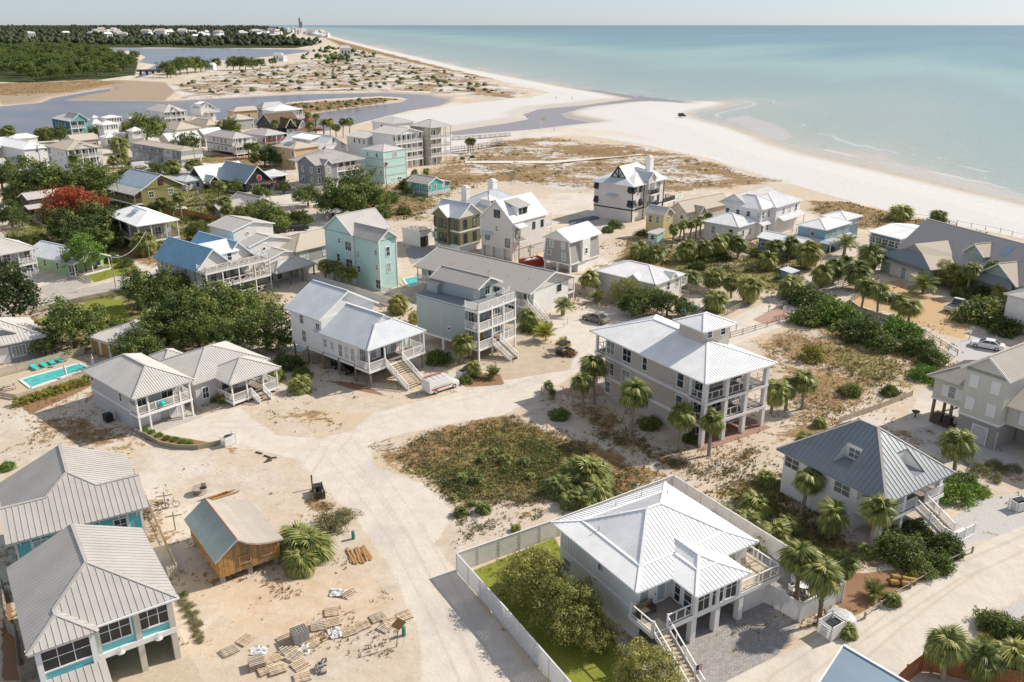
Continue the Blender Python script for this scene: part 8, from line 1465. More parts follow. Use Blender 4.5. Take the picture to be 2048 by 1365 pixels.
# ================================================================ VEHICLES
def car(label,px,hd,kind='sedan',col=(.3,.26,.2),name='car',cat='car',L=4.7,Wd=1.8,Hh=1.45,group=None,z=0.0):
 pm = nmat('paint_%02d%02d%02d' % tuple(int(c*99) for c in col),col,.3,.02,coat=.4,spec=.5); t = thing(name,label,cat,px,z,R(hd),group); h = L/2; w = Wd/2; r = .33 if kind != 'sedan' else .31
 def hull(secs,nm,mat):   # sections (x, zbottom, ztop, halfwidth bottom, halfwidth top)
  b = MB(); k = 6
  for x,zb,zt,wb,wt in secs: zm = zb+(zt-zb)*.55; b.v += [(x,-wb,zb),(x,wb,zb),(x,max(wb,wt),zm),(x,wt,zt),(x,-wt,zt),(x,-max(wb,wt),zm)]
  for i in range(len(secs)-1):
   for j in range(k): b.f.append((i*k+j,i*k+(j+1) % k,(i+1)*k+(j+1) % k,(i+1)*k+j))
  b.f.append(tuple(range(k))[::-1]); b.f.append(tuple((len(secs)-1)*k+j for j in range(k))); return b.obj(nm,mat,t)
 belt = {'sedan': .93,'suv': 1.05,'pickup': 1.08,'van': 1.2,'jeep': 1.1,'cart': .6}[kind]; hood = belt-.12; zb = .24 if kind == 'sedan' else .34
 if kind == 'pickup':
  hull([(-h,zb+.1,belt-.02,w-.08,w-.06),(-h+.1,zb,belt,w,w-.03),(-.02*L,zb,belt,w,w-.03),(.16*L,zb,belt,w,w-.04),(.22*L,zb,hood+.1,w,w-.08),(h-.15,zb,hood,w-.03,w-.14),(h,zb+.1,hood-.15,w-.12,w-.2)],'body',pm)
  MB().box(-h+.1,-.06*L,-w+.14,w-.14,belt-.3,belt+.005).obj('cargo_bed',M['dark'],t); cab = (-.04*L,.0*L,.12*L,.24*L)
 elif kind == 'van':
  hull([(-h,zb,1.55,w-.03,w-.1),(-h+.06,zb,Hh,w,w-.13),(.12*L,zb,Hh,w,w-.13),(.2*L,zb,Hh-.12,w,w-.16),(.34*L,zb,1.12,w,w-.1),(h-.1,zb,.95,w-.03,w-.15),(h,zb+.1,.75,w-.12,w-.2)],'body',pm); cab = None
  MB().poly([(.215*L,-w+.2,Hh-.17),(.335*L,-w+.14,1.16),(.335*L,w-.14,1.16),(.215*L,w-.2,Hh-.17)]).obj('windscreen',GLASS,t).location.z = .02
  for s in (-1,1): MB().poly([(.03*L,s*(w-.045),1.12),(.19*L,s*(w-.02),1.1),(.17*L,s*(w-.095),1.5),(.03*L,s*(w-.095),1.5)]).obj('side_window',GLASS,t); MB().poly([(-h+.3,s*(w+.004),.62),(.25*L,s*(w+.004),.72),(.25*L,s*(w+.004),.84),(-h+.3,s*(w+.004),.84)]).obj('red_stripe',M['redm'],t)
  for s in (-1,1):
   for i,(x0_,l_) in enumerate(((-1.9,.5),(-1.3,.25),(-.95,.6),(-.2,.35))): MB().poly([(x0_,s*(w+.006-.0),.98),(x0_+l_,s*(w+.006),.98),(x0_+l_,s*(w-.02),1.16),(x0_,s*(w-.02),1.16)]).obj('lettering',M['redm'],t)
  ra = MB()
  for s in (-1,1): ra.bar((-h+.3,s*.6,Hh+.12),(.1*L,s*.6,Hh+.12),.05)
  for x in np.linspace(-h+.4,.05*L,4): ra.bar((x,-.7,Hh+.08),(x,.7,Hh+.08),.05)
  ra.obj('roof_rack',M['rlg'],t); ld = MB(); ld.bar((-h+.1,.35,Hh+.17),(.12*L,.35,Hh+.17),.05).bar((-h+.1,.7,Hh+.17),(.12*L,.7,Hh+.17),.05)
  for x in np.linspace(-h+.3,.08*L,10): ld.bar((x,.35,Hh+.17),(x,.7,Hh+.17),.04)
  ld.obj('ladder',M['redm'],t)
 elif kind == 'cart':
  hull([(-h,zb,.6,w-.1,w-.1),(-.1*L,zb,.62,w,w-.05),(.1*L,zb,.3,w,w-.05),(.25*L,zb,.35,w,w-.05),(.35*L,zb,.85,w-.05,w-.2),(h,zb+.1,.6,w-.2,w-.3)],'body',pm); MB().box(-.3*L,.02*L,-.5,.5,.6,.75).box(-.32*L,-.24*L,-.5,.5,.75,1.15).obj('seat',M['wwood'],t); MB().box(-h+.1,.3*L,-w,w,1.75,1.83).obj('canopy_roof',M['dark'],t); cab = None
  for x in (-h+.2,.26*L):
   for s in (-1,1): MB().bar((x,s*(w-.08),.6),(x,s*(w-.08),1.76),.05).obj('roof_post',M['dark'],t)
 else:
  tail = {'sedan': hood+.06,'suv': belt,'jeep': belt}[kind]
  hull([(-h,zb+.12,tail-.18,w-.12,w-.18),(-h+.12,zb,tail,w-.02,w-.1),(-.3*L,zb,belt,w,w-.07),(.16*L,zb,belt,w,w-.07),(.24*L,zb,hood+.05,w,w-.1),(h-.22,zb,hood-.08,w-.03,w-.16),(h,zb+.1,hood-.28,w-.16,w-.26)],'body',pm)
  cab = {'sedan': (-.36*L,-.2*L,.05*L,.23*L),'suv': (-.49*L,-.42*L,.06*L,.22*L),'jeep': (-.47*L,-.45*L,.12*L,.18*L)}[kind]
 if cab:
  a,b_,c_,d_ = cab; hull([(a,belt-.03,belt+.02,w-.1,w-.12),(b_,belt-.03,Hh-.03,w-.09,w-.27),(c_,belt-.03,Hh-.03,w-.09,w-.27),(d_,belt-.03,belt+.01,w-.1,w-.12)],'window',GLASS); MB().slab([(b_-.04,-w+.25,Hh+.01),(c_+.04,-w+.25,Hh+.01),(c_+.04,w-.25,Hh+.01),(b_-.04,w-.25,Hh+.01)],.05).obj('roof',pm,t)
  for s in (-1,1):
   MB().bar((a+.02,s*(w-.11),belt),(b_,s*(w-.25),Hh-.02),.07).obj('pillar',pm,t); MB().bar((d_-.02,s*(w-.11),belt),(c_,s*(w-.25),Hh-.02),.07).obj('pillar',pm,t); MB().bar(((b_+c_)/2,s*(w-.075),belt),((b_+c_)/2,s*(w-.235),Hh-.02),.07).obj('pillar',pm,t)
 for s in (-1,1):
  if kind != 'cart': MB().box(h-.12,h-.02,s*(w-.32)-.14,s*(w-.32)+.14,hood-.42,hood-.28).obj('headlight',M['sail'],t); MB().box(-h+.01,-h+.09,s*(w-.28)-.12,s*(w-.28)+.12,belt-.4,belt-.22).obj('taillight',M['redm'],t)
  for x in (-.3*L,.31*L):
   wh = MB().tube((x,s*(w-.2),r),(x,s*(w+.015),r),r,r,14).obj('wheel',M['rubber'],t); MB().tube((x,s*(w+.012),r),(x,s*(w+.03),r),r*.6,r*.55,10).obj('rim',M['chrome'],wh)
 return t
def hdg(a,b): p,c = un(a),un(b); return math.degrees(math.atan2(*(c-p)[::-1]))
car('white work van with red stripe and ladder rack parked below the stair',(882,779),hdg((850,789),(914,768)),'van',(.75,.74,.72),'van','van',4.9,1.85,1.95); car('tan sedan parked alone on the sandy road bend',(1191,643),hdg((1168,637),(1217,651))+180,'sedan',(.20,.165,.12))
car('white pickup truck on the orange gravel drive',(1913,619),hdg((1890,630),(1938,608)),'pickup',(.75,.74,.72),'pickup_truck','pickup',5.8,2.0,1.85); car('dark car under the palms on the orange gravel drive',(1789,606),hdg((1770,600),(1812,612)),'sedan',(.03,.03,.035)); car('white coupe in the shaded gravel drive near the right edge',(1973,696),hdg((1945,692),(2000,702))+180,'sedan',(.75,.75,.75),L=4.6,Hh=1.35)
car('black car parked in the shade under the stilt house',(690,741),hdg((668,728),(716,752)),'suv',(.02,.015,.015),L=4.6,Hh=1.65); car('dark four wheel drive alone on the beach sand near the water',(1364,234),20,'jeep',(.03,.02,.02),L=4.3,Hh=1.9,z=-.3); car('black golf cart behind the bronze shrub by the driveway',(1128,708),40,'cart',(.02,.02,.025),'golf_cart','golf cart',2.6,1.25,1.8)
car('white estate car beside the condo',(234,337),35,'suv',(.7,.7,.72)); car('dark car right of the white estate car near the townhouse',(262,331),35,'suv',(.02,.02,.02)); car('white box van before the townhouse stairs',(280,337),40,'van',(.75,.75,.75),'van','van',5.2,1.9,2.2); car('white car behind the orange board fence by the olive house',(356,422),30,'sedan',(.75,.74,.72)); car('dark car in the yard behind the bare tree',(75,443),-40,'sedan',(.03,.03,.035)); car('black car parked beside the cafe lot trees',(598,461),15,'suv',(.02,.02,.02)); car('dark car at the left end of the cafe lot',(560,465),20,'sedan',(.05,.045,.04)); car('white car near the restaurant terrace',(577,381),20,'sedan',(.7,.7,.7)); car('black car under the cream tower house',(852,325),20,'suv',(.02,.02,.02)); car('white boat shaped trailer load beside the box van',(300,346),30,'sedan',(.75,.75,.75),'trailer','trailer',5,1.9,1.3)
t = thing('boat','white open boat on a trailer beside the townhouse','boat',(284,330),.5,R(35)); bb = MB(); secs = [(-3,.9,.1),(-1,1.05,0),(1,1.0,.0),(2.4,.55,.2),(3.2,.05,.5)]
for x,w_,zb in secs: bb.v += [(x,-w_,1.0),(x,-w_*.6,zb),(x,w_*.6,zb),(x,w_,1.0)]
for i in range(4):
 for j in range(3): bb.f.append((i*4+j,i*4+j+1,i*4+5+j,i*4+4+j))
bb.f.append((0,3,2,1)); bb.obj('hull',M['w'],t); MB().box(-2.6,1.6,-.7,.7,.7,.8).obj('deck',M['sail'],t)
# ================================================================ YARD THINGS
def pen(label,px,hd,w=1.5,d=1.1,h=1.3,bins=1,mat=None):
 t = thing('bin_pen',label,'bin pen',px,0,R(hd)); m = mat or WHITE
 for nm,(x0,x1,y0,y1) in (('left_panel',(-w/2,-w/2+.06,-d/2,d/2)),('right_panel',(w/2-.06,w/2,-d/2,d/2)),('back_panel',(-w/2,w/2,d/2-.06,d/2)),('front_panel',(-w/2,w/2,-d/2,-d/2+.06))):
  b = MB(); k = 6
  for i in range(k): b.box(x0,x1,y0,y1,.08+i*(h-.1)/k,.08+(i+1)*(h-.1)/k-.05)
  b.box(x0-.02,x0+.06,y0-.02,y0+.06,0,h); b.box(x1-.06,x1+.02,y1-.06,y1+.02,0,h); b.obj('panel',m,t)['kind'] = 'stuff'
 for i in range(bins):
  x = (i-(bins-1)/2)*.65; p = t.location; c,s = math.cos(R(hd)),math.sin(R(hd)); o = empty('wheelie_bin',('left ' if bins > 1 and i == 0 else 'right ' if bins > 1 else '')+'dark wheelie bin standing inside the '+label,'bin',(p.x+x*c,p.y+x*s,.02),R(hd)); MB().tube((0,0,0),(0,0,1.0),.26,.33,4).obj('body',M['dark'],o); MB().box(-.3,.3,-.32,.32,1.0,1.08).obj('lid',M['black'],o)
pen('white slat pen by the van',(926,757),48); pen('white slat pen at the timber planter',(458,889),50,1.5,.9,1.2,1); pen('white slat pen beside the outer booted palm',(1661,1268),32,1.7,1.3,1.4,2); pen('white slat pen at the gravel drive edge',(2036,1018),20,1.6,1.1,1.1,2); pen('brown slat pen beside the sand road',(638,990),110,2.0,1.0,.9,1,M['dwood']); pen('pale slat planter pen at the brick driveway',(1096,792),125,1.9,.8,1.0,0,FT)
t = thing('pole','short dark post behind the brown slat pen','post',(625,978)); MB().box(-.06,.06,-.06,.06,0,1.5).obj('post',M['dwood'],t); MB().box(-.08,.08,-.08,.08,1.5,1.56).obj('cap',M['dark'],t)
t = thing('covered_boat','small boat under a crumpled silver cover beside the bin pen','boat',(1680,1245),0,R(20)); bb = crown('cover',M['rgal'],10,4,.2,77); MB().sphere((0,0,.35),1.25,12,6,.42).obj('cover',nmat('silver_cover',(.5,.5,.52),.45,.2,4,.9,5),t); MB().box(-1.1,1.1,-.4,.4,0,.2).obj('hull',M['w'],t)
# pine straw bales
BG = nmat('bale_straw',(.45,.30,.10),.95,.25,9,.6,14)
for i,(x,y) in enumerate(((1787,1170),(1811,1173),(1791,1160),(1812,1164),(1824,1166),(1829,1157))):
 t = thing('straw_bale',('front left','front middle','rear left','centre','front right','rear right')[i]+' round pine straw bale on the mulch bed','bale',(x,y),0,R(-20+random.uniform(-12,12)),'pine straw bales on the mulch')
 MB().tube((-.3,0,.25),(.3,0,.25),.25,.25,12).obj('wrap',BG,t); MB().tube((-.43,0,.25),(-.3,0,.25),.18,.26,10).obj('end',M['straw'],t); MB().tube((.3,0,.25),(.43,0,.25),.26,.18,10).obj('end',M['straw'],t)
# pallets, blocks, lumber
PLT = nmat('pallet_wood',(.60,.47,.32),.9,.2,3,.3,10,oi=.25); PLG = nmat('grey_pallet_wood',(.48,.40,.31),.9,.2,3,.3,10,oi=.2); SL = MB().box(-.6,.6,-.05,.05,0,.022).mesh('slat',PLT); SLG = MB().box(-.6,.6,-.05,.05,0,.022).mesh('slat',PLG); RN = MB().box(-.03,.03,-.5,.5,0,.1).mesh('runner',FG)
def pallet(label,px,rz,z=0.0,tilt=0.0,n=1,i=0,rough=0):
 for k in range(n):
  t = thing('pallet',label if k == n-1 else label.replace('pallet','pallet lower in the stack',1),'pallet',px,0,R(rz+random.uniform(-3,3)),'loose pallets on the sand'); t.location.z = z+.145*k; t.rotation_euler = (R(tilt),R(random.uniform(-rough,rough)),t.rotation_euler[2])
  for x in (-.55,0,.55): link('runner',RN,t,(x,0,.02))
  for j in range(6): link('slat',SL if (i+k) % 3 else SLG,t,(0,-.46+.184*j,.122))
  for j in (-.46,.46): link('slat',SLG,t,(0,j,0))
pl = [((385,1168),40,'lone left'),((485,1098),60,'darker left'),((660,1215),32,'flat second row'),((762,1160),50,'tilted'),((742,1092),35,'half buried rear'),((690,1290),28,'front row left'),((800,1205),60,'splintered'),((838,1258),40,'front row middle'),((850,1338),25,'bottom row'),((955,1012),20,'golden rear'),((1052,985),15,'pale rear'),((1042,918),10,'rusty stained'),((1160,805),50,'solitary upper'),((1150,1045),30,'white crushed'),((1235,1008),35,'broken'),((1335,955),30,'buried right'),((1420,985),25,'large right'),((1505,945),35,'rightmost'),((1385,1015),55,'shadowed right'),((620,1290),30,'front row outer'),((900,1130),40,'scattered middle')]
for i,(p,a,w_) in enumerate(pl): pallet(w_+' wooden pallet on the builder sand',q('c7',*p),a,random.uniform(0,.05),random.uniform(-4,4) if w_ not in ('tilted','solitary upper') else 24,1,i,4)
pallet('topmost wooden pallet of the left front stack',q('c7',562,1262),28,0,0,4)
CB = MB()
CB.box(-.2,.2,-.1,-.07,0,.19).box(-.2,.2,.07,.1,0,.19).box(-.2,-.17,-.07,.07,0,.19).box(.17,.2,-.07,.07,0,.19).box(-.02,.02,-.07,.07,0,.19); CBM = CB.mesh('block',M['block'])
t = thing('block_stack','neat cube of hollow concrete blocks standing among the pallets','concrete blocks',q('c7',836,1095),0,R(32))
for k in range(5):
 for i in range(3):
  for j in range(5): link('block',CBM,t,((i-1)*.41,(j-2)*.21,.03+k*.2))
for i in range(11):
 x,y = q('c7',968+random.uniform(-38,30),1262+random.uniform(-40,50)); o = link('concrete_block',CBM); p = un((x,y)); o.location = (p[0],p[1],random.uniform(0,.2)); o.rotation_euler = (random.choice((0,R(90))),0,random.uniform(0,3)); tag(o,'loose hollow concrete block in the heap below the pallets','concrete block','loose concrete blocks in the heap')
for i in range(12):
 x,y = q('c7',1150+i*11,560+random.uniform(-12,12)-i*1.5); p = un((x,y)); o = MB().box(-1.2,1.2,-.07,.07,0,.05).obj('plank',M['wood']); o.location = (p[0],p[1],.05+.05*(i % 2)); o.rotation_euler = (0,0,R(118+random.uniform(-9,9))); tag(o,'golden plank in the loose lumber pile by the road','plank','planks in the lumber pile by the road')
for i in range(8):
 x,y = q('c7',270+i*13,178-i*2+random.uniform(-8,8)); p = un((x,y)); o = MB().box(-1.4,1.4,-.06,.06,0,.05).obj('plank',M['wood']); o.location = (p[0],p[1],.05); o.rotation_euler = (0,0,R(35+random.uniform(-12,12))); tag(o,'yellow plank lying behind the timber shed','plank','planks behind the timber shed')
PLAS = nmat('crumpled_plastic',(.62,.61,.60),.4,.2,5,.9,6)
for i,(x,y) in enumerate(((575,1165),(870,1160),(1060,1050),(1080,795))):
 p = un(q('c7',x,y)); r_ = np.random.default_rng(i); b = MB(); k = 7; b.v = [(u*.22+r_.normal(0,.05),v*.16+r_.normal(0,.05),abs(r_.normal(0,.11))+.02) for u in range(-3,4) for v in range(-3,4)]
 b.f = [(a*7+c,a*7+c+1,a*7+c+8,a*7+c+7) for a in range(6) for c in range(6)]; o = b.obj('plastic_sheet',PLAS); o.location = (p[0],p[1],0); o.rotation_euler = (0,0,i); tag(o,'crumpled white plastic sheet among the pallets','plastic sheet','plastic sheets among the pallets')
t = thing('spool_table','cable spool table with cushions on the sand behind the timber shed','table',q('c7',192,150)); MB().tube((0,0,0),(0,0,.6),.32,.32,12).obj('drum',FG,t); MB().tube((0,0,.6),(0,0,.66),.75,.75,18).obj('tabletop',FG,t); MB().tube((0,0,0),(0,0,.06),.7,.7,16).obj('bottom_disc',FG,t)
p = un(q('c7',215,115),.7); t2 = empty('folding_chair','dark folding chair resting on the cable spool table','chair',(p[0],p[1],.68),.4); MB().box(-.3,.3,-.25,.25,0,.05).obj('seat',M['dark'],t2); MB().bar((0,.22,.05),(.05,.35,.4),.5,.03).obj('backrest',M['rg'],t2)
t = thing('road_sign','brown diamond sign on a leaning post at the road corner','sign',(793,1294)); MB().bar((0,0,-.1),(.25,.1,2.35),.06).obj('post',M['dwood'],t); o = MB().box(-.42,.42,-.012,.012,-.42,.42).obj('plate',nmat('brown_sign',(.25,.15,.055),.5,.15),t); o.location = (.26,.06,2.1); o.rotation_euler = (0,R(45),R(20))
for lab,p_ in (('green utility pedestal beside the dry scrub by the road',(707,1078)),('green utility pedestal behind the brown diamond sign',(808,1271))): t = thing('utility_pedestal',lab,'utility box',p_); gm_ = nmat('green_plastic',(.10,.25,.17),.6,.1); MB().tube((0,0,0),(0,0,.75),.17,.16,10).obj('body',gm_,t); MB().tube((0,0,.75),(0,0,.86),.19,.12,10).obj('cap',gm_,t)
for lab,p_,h_ in (('upper wooden cross post of the clothes line beside the bicycles',(332,1018),1.9),('lower wooden cross post of the clothes line by the timber shed',(351,1061),2.0)): t = thing('clothes_post',lab,'post',p_,0,R(20)); MB().box(-.05,.05,-.05,.05,0,h_).obj('post',FG,t); MB().box(-.75,.75,-.06,-.0,h_-.45,h_-.35).obj('crossbar',FG,t)
def bike(label,px,hd,mat):
 t = thing('bicycle',label,'bicycle',px,0,R(hd));
 for x in (-.52,.52):
  w = MB(); k = 14
  for i in range(k): a0,a1 = 2*math.pi*i/k,2*math.pi*(i+1)/k; w.bar((x+.33*math.cos(a0),0,.34+.33*math.sin(a0)),(x+.33*math.cos(a1),0,.34+.33*math.sin(a1)),.04)
  w.obj('wheel',M['rubber'],t)
 MB().bar((-.52,0,.34),(-.05,0,.32),.03).bar((-.05,0,.32),(-.2,0,.82),.03).bar((-.2,0,.75),(.38,0,.78),.03).bar((-.05,0,.32),(.38,0,.7),.03).bar((.36,0,.85),(.52,0,.34),.03).bar((-.52,0,.34),(-.2,0,.75),.025).obj('frame',mat,t); MB().box(-.32,-.08,-.07,.07,.84,.9).obj('saddle',M['dark'],t); MB().bar((.33,-.28,.98),(.33,.28,.98),.03).bar((.36,0,.8),(.34,0,.98),.03).obj('handlebar',M['dark'],t)
bike('dark bicycle left of the upper clothes post',(320,1020),15,M['dark']); bike('red bicycle right of the upper clothes post',(342,1015),10,M['redm'])
# planter
pts = [un(p) for p in ((273,868),(290,874),(322,892),(355,898),(397,899),(443,888))]; o = empty('timber_planter','curved timber planter wall holding pine straw and daylilies','planter',(*pts[0],0)); PT = nmat('green_grey_timber',(.33,.30,.20),.9,.15,3,.3,10)
for i in range(5):
 a,c = pts[i]-pts[0],pts[i+1]-pts[0]; n_ = max(1,int(np.linalg.norm(c-a)/1.3))
 for j in range(n_):
  p0,p1 = a+(c-a)*j/n_,a+(c-a)*(j+1)/n_; MB().bar((*p0,.14),(*(p0+(p1-p0)*.985),.14),.12,.3).obj('timber',PT,o); MB().bar((*p0,.42),(*(p0+(p1-p0)*.985),.42),.12,.24).obj('timber',PT,o); MB().box(p0[0]-.09,p0[0]+.09,p0[1]-.09,p0[1]+.09,0,.58).obj('post',PT,o)
for i,(x,y,a) in enumerate(((518,907,-25),(534,914,-30),(541,919,40),(536,924,35),(545,917,10))): p = un((x,y)); o = MB().box(-.45,.45,-.07,.07,0,.12).obj('timber_offcut',M['dwood']); o.location = (p[0],p[1],.01); o.rotation_euler = (0,0,R(a)); tag(o,'dark timber offcut on the sand right of the slat pen','timber','timber offcuts on the sand')
for i in range(16): p = un((750+random.uniform(-14,36),893+random.uniform(-9,9))); o = MB().tube((0,0,.05),(random.uniform(.6,1.3),random.uniform(-.3,.3),random.uniform(.1,.5)),.04,.015,5).obj('branch',M['wwood']); o.location = (*p,0); o.rotation_euler = (0,0,random.uniform(0,6.3)); tag(o,'dead branch in the brush pile at the vacant lot corner','branch','branches in the brush pile')
# poles, lamps, wires
def pole(label,base,top,arms=1,lamp=False,name='utility_pole',r=.12):
 p = un(base); h = max(3,H-p[1]*((sP+(top[1]-682.5)/F*cP)/(cP-(top[1]-682.5)/F*sP))); t = empty(name,label,'pole',(*p,0)); MB().tube((0,0,-.2),(0,0,h),r,r*.7,8).obj('post',M['wwood'] if not lamp else M['conc'],t)
 if arms: MB().box(-.9,.9,-.06,.06,h-.6,h-.48).obj('crossarm',M['wwood'],t); MB().tube((-.3,.15,h-1.6),(-.3,.15,h-.8),.16,.16,8).obj('transformer',M['rlg'],t)
 if lamp: MB().bar((0,0,h-.1),(.9,.5,h+.05),.06).obj('lamp_arm',M['rlg'],t); MB().box(.7,1.2,.35,.65,h-.02,h+.12).obj('lamp_head',M['rlg'],t)
 return t,h
POLES = []
for lab,b_,tp in (('utility pole before the tall white house at left',(85,347),(73,288)),('utility pole beside the condo right corner',(247,346),(242,288)),('utility pole before the olive house',(242,417),(233,362)),('utility pole behind the orange fence',(404,440),(395,375)),('utility pole at the townhouse end',(393,343),(389,293)),('utility pole in front of the dark oak clump',(700,428),(697,393)),('slim pole at the mint block corner',(773,377),(770,324)),('utility pole left of the red dumpster',(1038,528),(1038,470)),('pale utility pole right of the red dumpster',(1060,533),(1060,489)),('utility pole beside the cafe wall',(467,432),(464,402))): POLES.append(pole(lab,b_,tp))
for i,j in ((0,1),(1,4),(1,2),(3,9),(2,3),(9,5),(5,6),(7,8)):
 (p0,h0),(p1,h1) = POLES[i],POLES[j]
 for s_ in (-.7,.7):
  a = np.array([p0.location.x+s_,p0.location.y,h0-.45]); c = np.array([p1.location.x+s_,p1.location.y,h1-.45]); w = MB(); prev = a
  for k in range(1,9): t_ = k/8; p = a+(c-a)*t_; p[2] -= 1.0*4*t_*(1-t_); w.tube(prev,p,.022,.022,4,False); prev = p
  tag(w.obj('overhead_wire',M['dark']),'thin dark overhead wire sagging between two utility poles in the town','wire','overhead wires between utility poles')
lp_,lh = pole('pale street lamp post on the asphalt road verge',(232,577),(226,514),0,True,'street_lamp',.1); gp_,gh = pole('wooden pole beside the wide palm and blue roof',(301,527),(291,461),0)
a = np.array([*lp_.location[:2],lh-.1]); c = np.array([*gp_.location[:2],gh-.2]); w = MB(); prev = a
for i in range(1,13): t_ = i/12; p = a+(c-a)*t_; p[2] -= 1.6*4*t_*(1-t_); w.tube(prev,p,.035,.035,5,False); prev = p
tag(w.obj('string_cable',M['rlg']),'sagging pale cable from the street lamp to the wooden pole','cable')
def post_sign(label,px,h,mat,w=.4,hh=.5): t = thing('sign',label,'sign',px,0,R(30)); MB().box(-.04,.04,-.04,.04,0,h).obj('post',FG,t); MB().box(-w/2,w/2,-.07,-.04,h-hh,h).obj('plate',mat,t)
post_sign('small post sign at the walkway fence beside the beige house',(1472,662),1.4,FG); post_sign('small red post sign beside the golf cart',(1137,706),1.9,M['redm'],.35,.4); post_sign('tall white information board at the walkway end',(1567,632),1.7,M['w'],.7,.9); post_sign('wood post sign on the beach walk entrance',(1537,624),1.2,FT,.5,.4); post_sign('white sign among the shrubs beside the white coupe',(1938,680),1.5,M['w'],.5,.5); post_sign('thin beach notice post above the dune edge',(1783,425),2.0,FT,.3,.3)
for i,(x,y) in enumerate(((1178,628),(1198,616),(1128,655),(1135,648),(1160,640))): t = thing('bollard','short white marker post along the sandy road near the sedan','bollard',(x,y),0,0,'marker posts near the sedan'); MB().tube((0,0,0),(0,0,.9),.07,.07,8).obj('post',WHITE,t); MB().tube((0,0,.9),(0,0,.95),.08,.03,8).obj('cap',WHITE,t)
t = thing('bike_rack','red looped bike rack on the brick pad at the beach walk','bike rack',(1555,642),0,R(33))
for i in range(3): b = MB(); x = (i-1)*.8; pr_ = (x-.3,0,0); [b.bar(pp,qq,.06) for pp,qq in (((x-.3,0,0),(x-.3,0,.7)),((x-.3,0,.7),(x,0,.9)),((x,0,.9),(x+.3,0,.7)),((x+.3,0,.7),(x+.3,0,0)))]; b.obj('loop',M['redm'],t)
t = thing('flag','striped national flag on a pole beside the paver driveway','flag',(1388,1372),0,R(20)); MB().tube((0,0,0),(0,0,1.9),.03,.03,6).obj('pole',WHITE,t); fl = MB()
NV = nmat('navy_cloth',(.02,.03,.12),.8)
for i in range(13): MB().box(0 if i < 6 else .0,.55,-.01,.01,1.0+(12-i)*.062,1.0+(13-i)*.062).obj('stripe',M['redm'] if i % 2 == 0 else M['sail'],t)
MB().box(0,.25,-.016,.016,1.372,1.81).obj('canton',NV,t)
t = thing('fire_bowl','round fire bowl on a stand on the pale sand drive','fire bowl',(1830,834)); MB().tube((0,0,.5),(0,0,.75),.2,.5,14).obj('bowl',M['dwood'],t); MB().tube((0,0,0),(0,0,.5),.08,.06,6).obj('stand',M['dark'],t)
t = thing('dumpster','red open dumpster full of white rubble between the tall houses','dumpster',(1063,533),0,R(35)); b = MB(); [b.box(*v) for v in ((-2.4,2.4,-1.1,-1.0,.1,1.6),(-2.4,2.4,1.0,1.1,.1,1.6),(-2.4,-2.3,-1,1,.1,1.6),(2.3,2.4,-1,1,.1,1.6),(-2.4,2.4,-1,1,.1,.2))]; b.obj('body',M['redm'],t); MB().sphere((-.6,0,1.2),1.0,8,5,.5).sphere((1,.1,1.15),.9,8,5,.5).obj('rubble',M['sail'],t)['kind'] = 'stuff'
t = thing('beach_flag','tall white mast with yellow flag on the inlet sand','flag',(1082,264),-.2); hM = 6.2; MB().tube((0,0,0),(0,0,hM),.09,.06,8).obj('mast',WHITE,t); MB().box(.05,1.7,-.02,.02,hM-1.3,hM-.1).obj('flag_cloth',nmat('yellow_cloth',(.75,.6,.03),.8),t)
t = thing('tiny_hut','tiny hut with pale blue lean-to roof below the slate blue shed','hut',(1577,560),0,R(42)); MB().box(-1.2,1.2,-1,1,0,1.7).obj('wall',M['slate'],t); MB().slab([(-1.5,-1.3,1.8),(1.5,-1.3,1.8),(1.5,1.3,2.1),(-1.5,1.3,2.1)],.1).obj('roof',M['rgal'],t)
t = thing('thatched_hut','conical thatched hut beside the olive house','hut',(186,407)); MB().tube((0,0,1.8),(0,0,4.6),3.2,.1,12).obj('roof',M['straw'].copy() if False else BG,t)
for i in range(6): MB().box(2.4*math.cos(i)-.1,2.4*math.cos(i)+.1,2.4*math.sin(i)-.1,2.4*math.sin(i)+.1,0,2).obj('post',M['dwood'],t)
t = thing('canopy_tent','white canopy tent on the cafe lawn beside the utility pole','tent',(675,440),0,R(50)); MB().tube((0,0,2.2),(0,0,3.0),2.3,.1,4).obj('canopy',M['sail'],t)
for sx in (-1.5,1.5):
 for sy in (-1.5,1.5): MB().box(sx-.04,sx+.04,sy-.04,sy+.04,0,2.2).obj('leg',M['rlg'],t)
b = HS('low white garage with crossed rail roof deck and dark door beside the olive board house','b5',(1640,1020),(1785,1010),(1560,1000),3.4,hd=50,cat='garage',name='garage'); b.wall(0,b.W,0,b.D+2,0,3.3,'w'); b.deck(-.1,b.W+.1,-.1,b.D+2,3.4); b.rail([(0,b.D+2),(0,0),(b.W,0)],3.4,1,'x'); b.door('S',0,b.W*.3,0,2.4,2.2,'dwood','garage_door')
